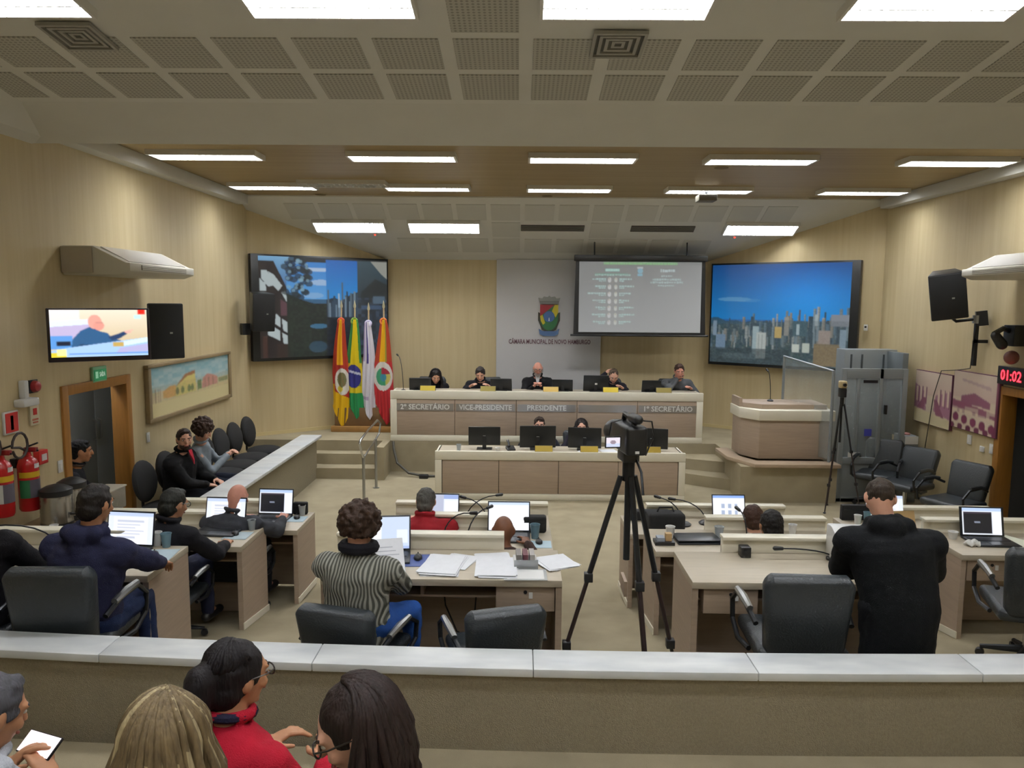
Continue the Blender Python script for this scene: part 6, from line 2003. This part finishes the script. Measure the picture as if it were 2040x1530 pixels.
    if collar:
        m = MB()
        pts = ring(neck + d * (0.035 if not scarf else 0.03), 0.074 if not scarf else 0.09, 0.07 if not scarf else 0.085)
        m.tube(pts, scarf or 0.016, 8, closed=True)
        m.build('collar', cloth(collar), t)
    if shirt:
        m = MB(); c0 = chest.lerp(neck, 0.9); m.loft([[c0 + Vector((x_, 0.115 - 0.02 * abs(x_) * 10, z_)) for x_, z_ in ((-0.045, 0.05), (0.045, 0.05), (0.03, 0.0), (-0.03, 0.0))], [c0 + Vector((x_, 0.15, z_ - 0.12)) for x_, z_ in ((-0.012, 0.05), (0.012, 0.05), (0.01, 0.0), (-0.01, 0.0))]])
        m.build('shirt_front', cloth(shirt), t)
    # hands
    for i, s in enumerate((-1, 1)):
        E, W = wr[s]
        f = (W - E).normalized()
        pal = Vector((-0.2 * s, 0.0, -1)) if palms is None or palms[i] is None else Vector(palms[i])
        if abs(f.dot(pal.normalized())) > 0.95:
            pal = Vector((-s, 0, 0))
        obj('hand', hand_mesh(W - f * 0.01, f, pal, (-s, 0, 0.3), 0.006 if vox < 0.0125 else 0.008, curl), skin(skin_), t)
    # face details
    if face:
        for s in (-1, 1):
            m = MB(); m.ell(hp(0.033 * s, 0.083, 0.004), (0.0135, 0.009, 0.008), Hh); e = m.build('eye', M('eye_white', 'E8E2DA', rough=0.3), t)
            m = MB(); m.ell(hp(0.033 * s, 0.0895, 0.004), (0.006, 0.004, 0.0065), Hh, 10, 7); m.build('iris', M('iris', '2A1C14', rough=0.2), e)
            m = MB(); m.cap(hp(0.016 * s, 0.095, 0.024), hp(0.05 * s, 0.083, 0.026), 0.005, 0.004); m.build('eyebrow', hairmat(hair_col), t)
        m = MB(); m.cap(hp(-0.02, 0.094, -0.064), hp(0.02, 0.094, -0.064), 0.006, 0.006); m.build('mouth', M('lips', '9A5A50', rough=0.5), t)
    if glasses:
        m = MB()
        for s in (-1, 1):
            m.tube([hp(0.034 * s + 0.026 * math.cos(a), 0.104, 0.002 + 0.019 * math.sin(a)) for a in np.linspace(0, 2 * PI, 15)[:-1]], 0.0028, 5, closed=True)
            m.tube([hp(0.06 * s, 0.102, 0.008), hp(0.082 * s, 0.06, 0.01), hp(0.086 * s, -0.015, 0.008)], 0.0026, 5)
        m.tube([hp(-0.01, 0.106, 0.006), hp(0, 0.11, 0.008), hp(0.01, 0.106, 0.006)], 0.0026, 5)
        m.build('glasses', M('glasses_rim', '2A2320', rough=0.3), t)
    # hair
    hm = hairmat(hair_col)
    hb = MB()
    if hair in ('short', 'buzz', 'grey'):
        g = 0.0 if hair != 'buzz' else -0.006
        hb.ell(hp(0, -0.016, 0.02), (0.085 + g, 0.1 + g, 0.1 + g), Hh, 20, 14)
        hb.ell(hp(0, -0.05, -0.03 if hair != 'buzz' else 0.01), (0.076 + g, 0.066 + g, 0.075 if hair != 'buzz' else 0.05), Hh, 16, 10)
        if hair == 'short':
            hb.ell(hp(0, 0.04, 0.09), (0.05, 0.032, 0.02), Hh)
        obj('hair', remesh(hb, 0.009, 2, 0.4, folds=0.008, fscale=26, seed=sd), hm, t)
    elif hair == 'fringe':
        for a in np.linspace(-2.2, 2.2, 13):
            hb.ell(hp(0.078 * math.sin(a), -0.088 * math.cos(a) - 0.002, -0.04), (0.016, 0.016, 0.036), Hh)
        obj('hair', remesh(hb, 0.008, 2, 0.4), hm, t)
    elif hair == 'curly':
        r_ = np.random.RandomState(len(label))
        hb.ell(hp(0, -0.02, 0.03), (0.106, 0.118, 0.116), Hh, 20, 14)
        for q in range(240):
            u, a = r_.uniform(-0.75, 1), r_.uniform(0, 2 * PI)
            c = math.sqrt(max(0, 1 - u * u))
            p = (0.114 * c * math.cos(a), -0.022 + 0.123 * c * math.sin(a), 0.03 + 0.121 * u)
            if p[1] > 0.045 and p[2] < 0.06:
                continue
            r0_ = r_.uniform(0.012, 0.02)
            hb.ell(hp(*p), (r0_, r0_, r0_), None, 8, 6)
        obj('hair', remesh(hb, 0.0085, 1, 0.3, folds=0.008, fscale=40, seed=sd), hm, t)
    elif hair in ('long', 'ponytail', 'bob'):
        hb.ell(hp(0, -0.018, 0.02), (0.088, 0.102, 0.1), Hh, 20, 14)
        hb.ell(hp(0, -0.05, -0.03), (0.08, 0.066, 0.08), Hh, 16, 10)
        if hair == 'ponytail':
            hb.cap(hp(0, -0.1, 0.05), hp(0, -0.13, 0.02), 0.034, 0.05); hb.cap(hp(0, -0.135, 0.01), hp(0.0, -0.15, -0.09), 0.052, 0.046); hb.cap(hp(0.0, -0.15, -0.09), hp(0.0, -0.135, -0.19), 0.044, 0.02)
        obj('hair', remesh(hb, 0.009, 2, 0.4, folds=0.004, fscale=30, seed=sd), hm, t)
        cl = MB()
        r_ = np.random.RandomState(len(label) + 5)
        n = 120 if vox < 0.0115 else 60
        L0 = {'long': 0.34, 'bob': 0.16, 'ponytail': 0.0}[hair]
        for q in range(n):
            a = r_.uniform(-span, span)           # azimuth measured from the back
            st = r_.uniform(0.02, 0.5)
            pts, rr = [], []
            off = r_.uniform(0.0, 0.008)
            for w_ in np.linspace(0, 1, 7):
                th = (1 - w_) * (PI / 2 - st) + w_ * -0.1
                rx, ry, rz_ = 0.088 + off, 0.102 + off, 0.1 + off
                aa = a * (0.55 + 0.45 * w_)
                pts.append(hp(rx * math.cos(th) * math.sin(aa), -0.018 - ry * math.cos(th) * math.cos(aa), 0.02 + rz_ * math.sin(th)))
                rr.append(0.006 + 0.004 * w_)
            if hair == 'ponytail':
                e_ = hp(0, -0.11, 0.04)
                pts = [p.lerp(e_, max(0, w_ - 0.55) / 0.45 * 0.9) for p, w_ in zip(pts, np.linspace(0, 1, 7))]
            else:
                LL = L0 * r_.uniform(0.8, 1.08)
                p0 = pts[-1]
                sw = Vector((0.03 * math.sin(a), -0.035 * math.cos(a) - 0.01, 0))
                sw = Hh @ sw
                for w_ in (0.25, 0.5, 0.75, 1.0):
                    pts.append(p0 + sw * math.sin(w_ * 2.2) + Vector((r_.uniform(-0.006, 0.006) + 0.012 * math.sin(w_ * 7 + q), r_.uniform(-0.006, 0.006) + 0.01 * math.cos(w_ * 6 + q * 2), -LL * w_)))
                    rr.append(0.011 * (1.05 - 0.75 * w_ ** 2))
            cl.cur = 1 if streak and r_.uniform() < 0.3 else 0
            cl.tube(pts, rr, 6)
        cl.build('hair_strands', [hm, hairmat(streak)] if streak else hm, t, smooth=3.1, kind='stuff')
    if beard:
        m = MB(); m.ell(hp(0, 0.03, -0.075), (0.06, 0.066, 0.05), Hh, 16, 10); m.ell(hp(0, 0.07, -0.1), (0.036, 0.026, 0.026), Hh)
        obj('beard', remesh(m, 0.009, 1, 0.4, folds=0.004, fscale=30), hairmat(beard), t)
    return t


def face_w(x, y, z_top):
    return (x, y, z_top - 0.115)


# presiding table (facing the camera)
for (x, top_z, kw, lb) in [
    (-1.43, 1.63, dict(hair='long', hair_col='1E1715', pitch=0.5, skin_='mid', top='1D1B20', hands=((0.1, 0.42, 0.83), (0.2, 0.42, 0.83)), bulk=0.86, hyaw=0.25), 'woman with long dark hair at the left end of the presiding table'),
    (-0.67, 1.68, dict(hair='short', hair_col='3A3230', pitch=0.5, skin_='light', top='1B1B22', hands=((-0.18, 0.42, 0.83), (0.18, 0.42, 0.83)), bulk=1.08, top_style='suit'), 'dark-haired man in a black suit behind the vice-president panel'),
    (0.31, 1.78, dict(hair='fringe', hair_col='B9ADA6', pitch=0.3, skin_='pink', top='17171A', hands=((-0.06, 0.46, 0.86), (0.07, 0.46, 0.86)), bulk=1.1, shirt='E4E4E6', top_style='suit', beard='C9BDB6', glasses=True), 'bald man in a black jacket and white shirt at the middle of the presiding table'),
    (1.6, 1.67, dict(hair='buzz', hair_col='5A4A3C', pitch=0.65, skin_='light', top='1E1C24', hands=((-0.15, 0.44, 0.83), (0.13, 0.3, 1.08)), poles=(None, (0.6, 0.2, -0.8)), bulk=1.0), 'man in dark clothes resting his raised hand on his head at the presiding table'),
    (2.71, 1.76, dict(hair='short', hair_col='4A342A', pitch=0.3, skin_='pink', top='55575A', hands=((-0.2, 0.42, 0.83), (0.02, 0.33, 1.0)), poles=(None, (0.7, 0.2, -0.6)), bulk=1.12), 'man in a grey jacket at the right end of the presiding table'),
]:
    person(lb, (x, 13.1), P0, PI, (x, 12.76, top_z - 0.115), 'people at the presiding table', hip_h=0.53, vox=0.0135, **kw)
# clerks
person('clerk with short dark hair and glasses behind the second monitor', (0.31, 11.7), 0, PI, (0.31, 11.36, 0.93), 'clerks', hip_h=0.42, vox=0.0135, hair='short', hair_col='3A2A22', pitch=0.1, skin_='light', top='2A2C34', glasses=True)
person('clerk with dark bob hair behind the third monitor', (0.95, 11.7), 0, PI, (0.95, 11.36, 0.9), 'clerks', hip_h=0.42, vox=0.0135, hair='bob', hair_col='241A18', pitch=0.1, skin_='light', top='33303A', bulk=0.88)
# seats along the left wall
person('bearded man in a black coat on the left wall seats', (-4.0, 8.66), 0, -PI / 2, (-3.86, 8.52, 1.19), 'people on the left wall seats', hip_h=0.54, vox=0.012, hair='short', hair_col='33231C', beard='3A281F', pitch=0.1, hyaw=-0.9, skin_='light', top='121214', top_style='coat', bottom='191B22', hands=((-0.08, 0.4, 0.66), (0.1, 0.38, 0.64)), bulk=1.3, shirt='A82836', hem=0.08)
person('boy with bushy brown hair in a navy vest and grey sleeves looking at his phone', (-4.0, 9.28), 0, -PI / 2, (-3.82, 8.95, 1.22), 'people on the left wall seats', hip_h=0.54, vox=0.012, hair='curly', hair_col='3E2A20', pitch=0.45, hyaw=-0.1, skin_='light', top='8E98A0', bottom='1D2230', hands=((-0.03, 0.36, 0.86), (0.06, 0.36, 0.85)), bulk=0.85)
person('person with black hair in dark clothes sitting inside the left doorway', (-4.72, 7.64), 0, -1.05, (-4.6, 7.74, 1.2), None, hip_h=0.54, vox=0.012, hair='short', hair_col='141214', pitch=0.12, hyaw=0.0, skin_='tan', top='16161A', collar='5A4A40', hands=((-0.1, 0.42, 0.7), (0.1, 0.42, 0.7)))

# left desks
person('man in a hooded navy jacket at the nearest left desk', (-2.58, 4.3), ramp(4.25), -0.15, (-2.51, 4.34, 1.585), 'delegates', vox=0.0105, hair='short', hair_col='1C1613', pitch=0.2, hyaw=-0.05, skin_='tan', top='23253F', top_style='hoodie', bottom='1E2A4C', hem=0.12, hands=((-0.2, 0.48, 0.7), (0.2, 0.46, 0.72)), poles=((-1, -0.3, -0.3), (1, -0.3, -0.3)), knees=[((-0.16, 0.4, 0.5), (-0.16, 0.42, 0.09)), ((0.08, 0.42, 0.5), (0.1, 0.44, 0.09))], bulk=1.2)
person('grey-haired man in a black jacket at the middle left desk', (-2.7, 5.42), ramp(5.42), -0.12, (-2.59, 5.5, 1.265), 'delegates', vox=0.011, hair='short', hair_col='262723', pitch=0.25, hyaw=-0.3, skin_='mid', top='16161B', bottom='20243A', hands=((-0.1, 0.5, 0.66), (0.32, 0.42, 0.66)), bulk=1.12, glasses=True)
person('bald man in a grey suit at the farthest left desk', (-2.52, 6.32), ramp(6.32), -0.1, (-2.445, 6.38, 1.09), 'delegates', vox=0.011, hair='none', hair_col='9A7A66', hip_h=0.5, pitch=0.3, hyaw=-0.2, skin_='pink', top='3A3C42', top_style='suit', hands=((-0.1, 0.5, 0.7), (0.3, 0.46, 0.72)), bulk=1.15)
person('person in black at the left edge of the picture', (-3.28, 4.35), ramp(4.35), 0.0, (-3.27, 4.42, 1.6), 'delegates', vox=0.012, hair='short', hair_col='201A18', pitch=0.2, top='141317', hands=((-0.2, 0.45, 0.68), (0.2, 0.45, 0.68)), bulk=1.15)


# cable-knit sweater of the woman in the centre
def knit():
    m = M('cable_knit', '8F9088', rough=0.9)
    N, L = m.node_tree.nodes, m.node_tree.links
    b = N['Principled BSDF']
    tc = N.new('ShaderNodeTexCoord')
    sp = N.new('ShaderNodeSeparateXYZ'); L.new(tc.outputs['Object'], sp.inputs[0])

    def mth(op, a, b_):
        n = N.new('ShaderNodeMath'); n.operation = op
        for i, v in enumerate((a, b_)):
            if v is None:
                continue
            if isinstance(v, (int, float)):
                n.inputs[i].default_value = v
            else:
                L.new(v, n.inputs[i])
        return n.outputs[0]
    wv = mth('MULTIPLY', mth('SINE', mth('MULTIPLY', sp.outputs['Z'], 30.0), None), 3.4)
    mod = mth('SINE', mth('MULTIPLY', sp.outputs['X'], 26.0), None)
    ph = mth('ADD', mth('MULTIPLY', sp.outputs['X'], 300.0), mth('MULTIPLY', wv, mod))
    s = mth('SINE', ph, None)
    r = N.new('ShaderNodeValToRGB')
    r.color_ramp.elements[0].position = 0.3
    r.color_ramp.elements[1].position = 0.68
    r.color_ramp.elements[0].color = (*lin('4E5048'), 1)
    r.color_ramp.elements[1].color = (*lin('A6A69C'), 1)
    L.new(mth('ADD', mth('MULTIPLY', s, 0.5), 0.5), r.inputs[0])
    L.new(r.outputs[0], b.inputs['Base Color'])
    bp = N.new('ShaderNodeBump'); bp.inputs['Strength'].default_value = 0.6; bp.inputs['Distance'].default_value = 0.008
    L.new(s, bp.inputs['Height']); L.new(bp.outputs[0], b.inputs['Normal'])
    return m


person('curly-haired woman in a grey cable-knit sweater at the nearest centre desk', (-0.95, 4.28), ramp(4.25), -0.2, (-0.93, 4.32, 1.47), 'delegates', vox=0.0105, hair='curly', hair_col='3E2A1E', pitch=0.3, hyaw=-0.25, skin_='light', top_style='sweater', top_mat=knit(), bottom='2C55A0', hands=((-0.12, 0.42, 0.68), (0.1, 0.42, 0.63)), poles=(None, (1, -0.1, -0.7)), bulk=1.12, hem=0.1, collar='15141A', scarf=0.034, knees=[((-0.14, 0.4, 0.5), (-0.14, 0.42, 0.09)), ((0.2, 0.38, 0.46), (0.2, 0.4, 0.09))], curl=0.7)
t = thing('held_paper', 'white sheet held by the curly-haired woman', 'paper', (-0.83, 4.71, 1.06), 0.25)
m = MB(Matrix.Rotation(-0.9, 4, 'X')); m.box(-0.1, 0.1, -0.001, 0.001, -0.04, 0.24); m.build('sheet', M('paper_EDEFF3', 'EDEFF3'), t)
m = MB(Matrix.Rotation(-0.9, 4, 'X'))
for q in range(6):
    m.box(-0.08, 0.07 - 0.02 * (q % 3), -0.0018, -0.001, 0.02 + 0.03 * q, 0.026 + 0.03 * q)
m.build('print_lines', M('print_grey', 'B9BCC6'), t, kind='stuff')
person('bald dark-skinned man at the middle centre desk', (-0.12, 5.42), ramp(5.42), 0, (-0.11, 5.5, 1.09), 'delegates', hip_h=0.46, vox=0.011, hair='none', hair_col='1A1412', pitch=0.15, skin_='brown', top='3A2A26', top_style='shirt', hands=((-0.2, 0.45, 0.66), (0.2, 0.45, 0.66)), bulk=0.95)
person('grey-haired man in a red sweater at the farthest centre desk', (-0.82, 6.3), ramp(6.3), 0, (-0.8, 6.38, 1.07), 'delegates', hip_h=0.5, vox=0.011, hair='grey', hair_col='5E5C58', pitch=0.1, hyaw=-0.1, skin_='light', top='8E1E26', top_style='sweater', hands=((-0.2, 0.48, 0.7), (0.2, 0.48, 0.7)), bulk=1.2)
person('person with brown hair at the farthest right desk', (2.05, 6.3), ramp(6.3), 0, (2.03, 6.38, 0.95), 'delegates', hip_h=0.42, vox=0.011, hair='grey', hair_col='42291D', pitch=0.1, skin_='light', top='8A7E72', top_style='shirt', hands=((-0.2, 0.45, 0.7), (0.2, 0.45, 0.7)), bulk=0.95)
person('black-haired man in a grey shirt at the middle right desk', (1.88, 5.42), ramp(5.42), 0, (1.89, 5.5, 1.15), 'delegates', hip_h=0.46, vox=0.011, hair='grey', hair_col='17120F', pitch=0.1, skin_='tan', top='6E7068', top_style='shirt', hands=((-0.2, 0.45, 0.66), (0.2, 0.45, 0.66)))
person('man in a black hoodie standing with bowed head beside the printer', (2.19, 4.18), ramp(4.2), -0.1, (2.13, 4.36, 1.665), 'delegates', hip_h=0.72, stand=True, vox=0.0095, hair='buzz', hair_col='3A2E24', pitch=0.55, hyaw=-0.15, skin_='light', top='0F1114', top_style='hoodie', bottom='14161A', hands=((-0.1, 0.4, 0.74), (0.14, 0.4, 0.74)), poles=((-1, -0.2, -0.5), (1, -0.2, -0.5)), bulk=1.28, hem=0.3, fold=0.006)

# public gallery, nearest the camera
person('woman with a dark ponytail, glasses and a red jacket in the gallery', (-0.95, 2.28), 0.49, -0.35, (-0.94, 2.4, 1.545), 'people in the gallery', vox=0.0085, hair='ponytail', hair_col='171114', pitch=0.1, hyaw=-0.3, skin_='tan', top='9E1428', bottom='23242C', hands=((-0.1, 0.35, 0.66), (0.15, 0.35, 0.66)), collar='1C1C30', glasses=True, bulk=1.0, hip_h=0.5)
person('woman with long blonde-streaked hair seen from behind in the gallery', (-0.84, 1.6), 0.64, 0.0, (-0.83, 1.68, 1.755), 'people in the gallery', vox=0.0085, hair='long', hair_col='7E6C4E', streak='C2B088', pitch=0.25, hyaw=0.1, skin_='light', top='8FB59A', top_style='hoodie', bottom='2A2C33', hands=((-0.12, 0.4, 0.68), (0.12, 0.4, 0.68)), bulk=0.9, hip_h=0.5)
person('woman with long dark brown hair and glasses looking down in the gallery', (-0.33, 1.76), 0.64, 0.8, (-0.41, 1.82, 1.715), 'people in the gallery', vox=0.0085, hair='long', hair_col='2C1F1C', pitch=0.45, hyaw=0.85, span=1.6, skin_='light', top='2A2430', bottom='2A2C33', hands=((-0.1, 0.35, 0.7), (0.1, 0.35, 0.7)), glasses=True, bulk=0.9, hip_h=0.5)
person('grey-haired person holding a lit phone at the left edge of the gallery', (-1.62, 2.05), 0.49, -0.2, (-1.59, 2.13, 1.555), 'people in the gallery', vox=0.0085, hair='short', hair_col='55545A', pitch=0.35, hyaw=-0.3, skin_='tan', top='B9BCC4', top_style='hoodie', bottom='2A2C33', hands=((-0.12, 0.26, 0.76), (0.06, 0.24, 0.74)), bulk=1.1, hip_h=0.5)
t = thing('held_phone', 'lit mobile phone held by the grey-haired person in the gallery', 'phone', (-1.6, 2.36, 1.31), -0.35)
m = MB(Matrix.Rotation(-0.95, 4, 'X')); m.box(-0.075, 0.075, 0, 0.009, -0.038, 0.038); m.build('body', MAT_BLACK, t, bevel=0.003)
m = MB(Matrix.Rotation(-0.95, 4, 'X')); m.box(-0.07, 0.07, -0.001, 0.0, -0.034, 0.034); m.build('display', M('phone_white', 'F6E6EA', emit=1.4), t)
for k, (x, y, z, rz, lb) in enumerate([(-0.95, 2.28, 0.49, -0.4, 'under the woman in red'), (-0.84, 1.58, 0.64, 0.0, 'under the blonde woman'), (-0.34, 1.7, 0.64, 0.3, 'under the dark-haired woman with glasses'), (-1.55, 2.05, 0.49, -0.1, 'under the grey-haired person')]):
    dup(VC, (x, y, z), rz, 'black gallery seat ' + lb, 'gallery seats')

bpy.data.scenes.remove(SC2)
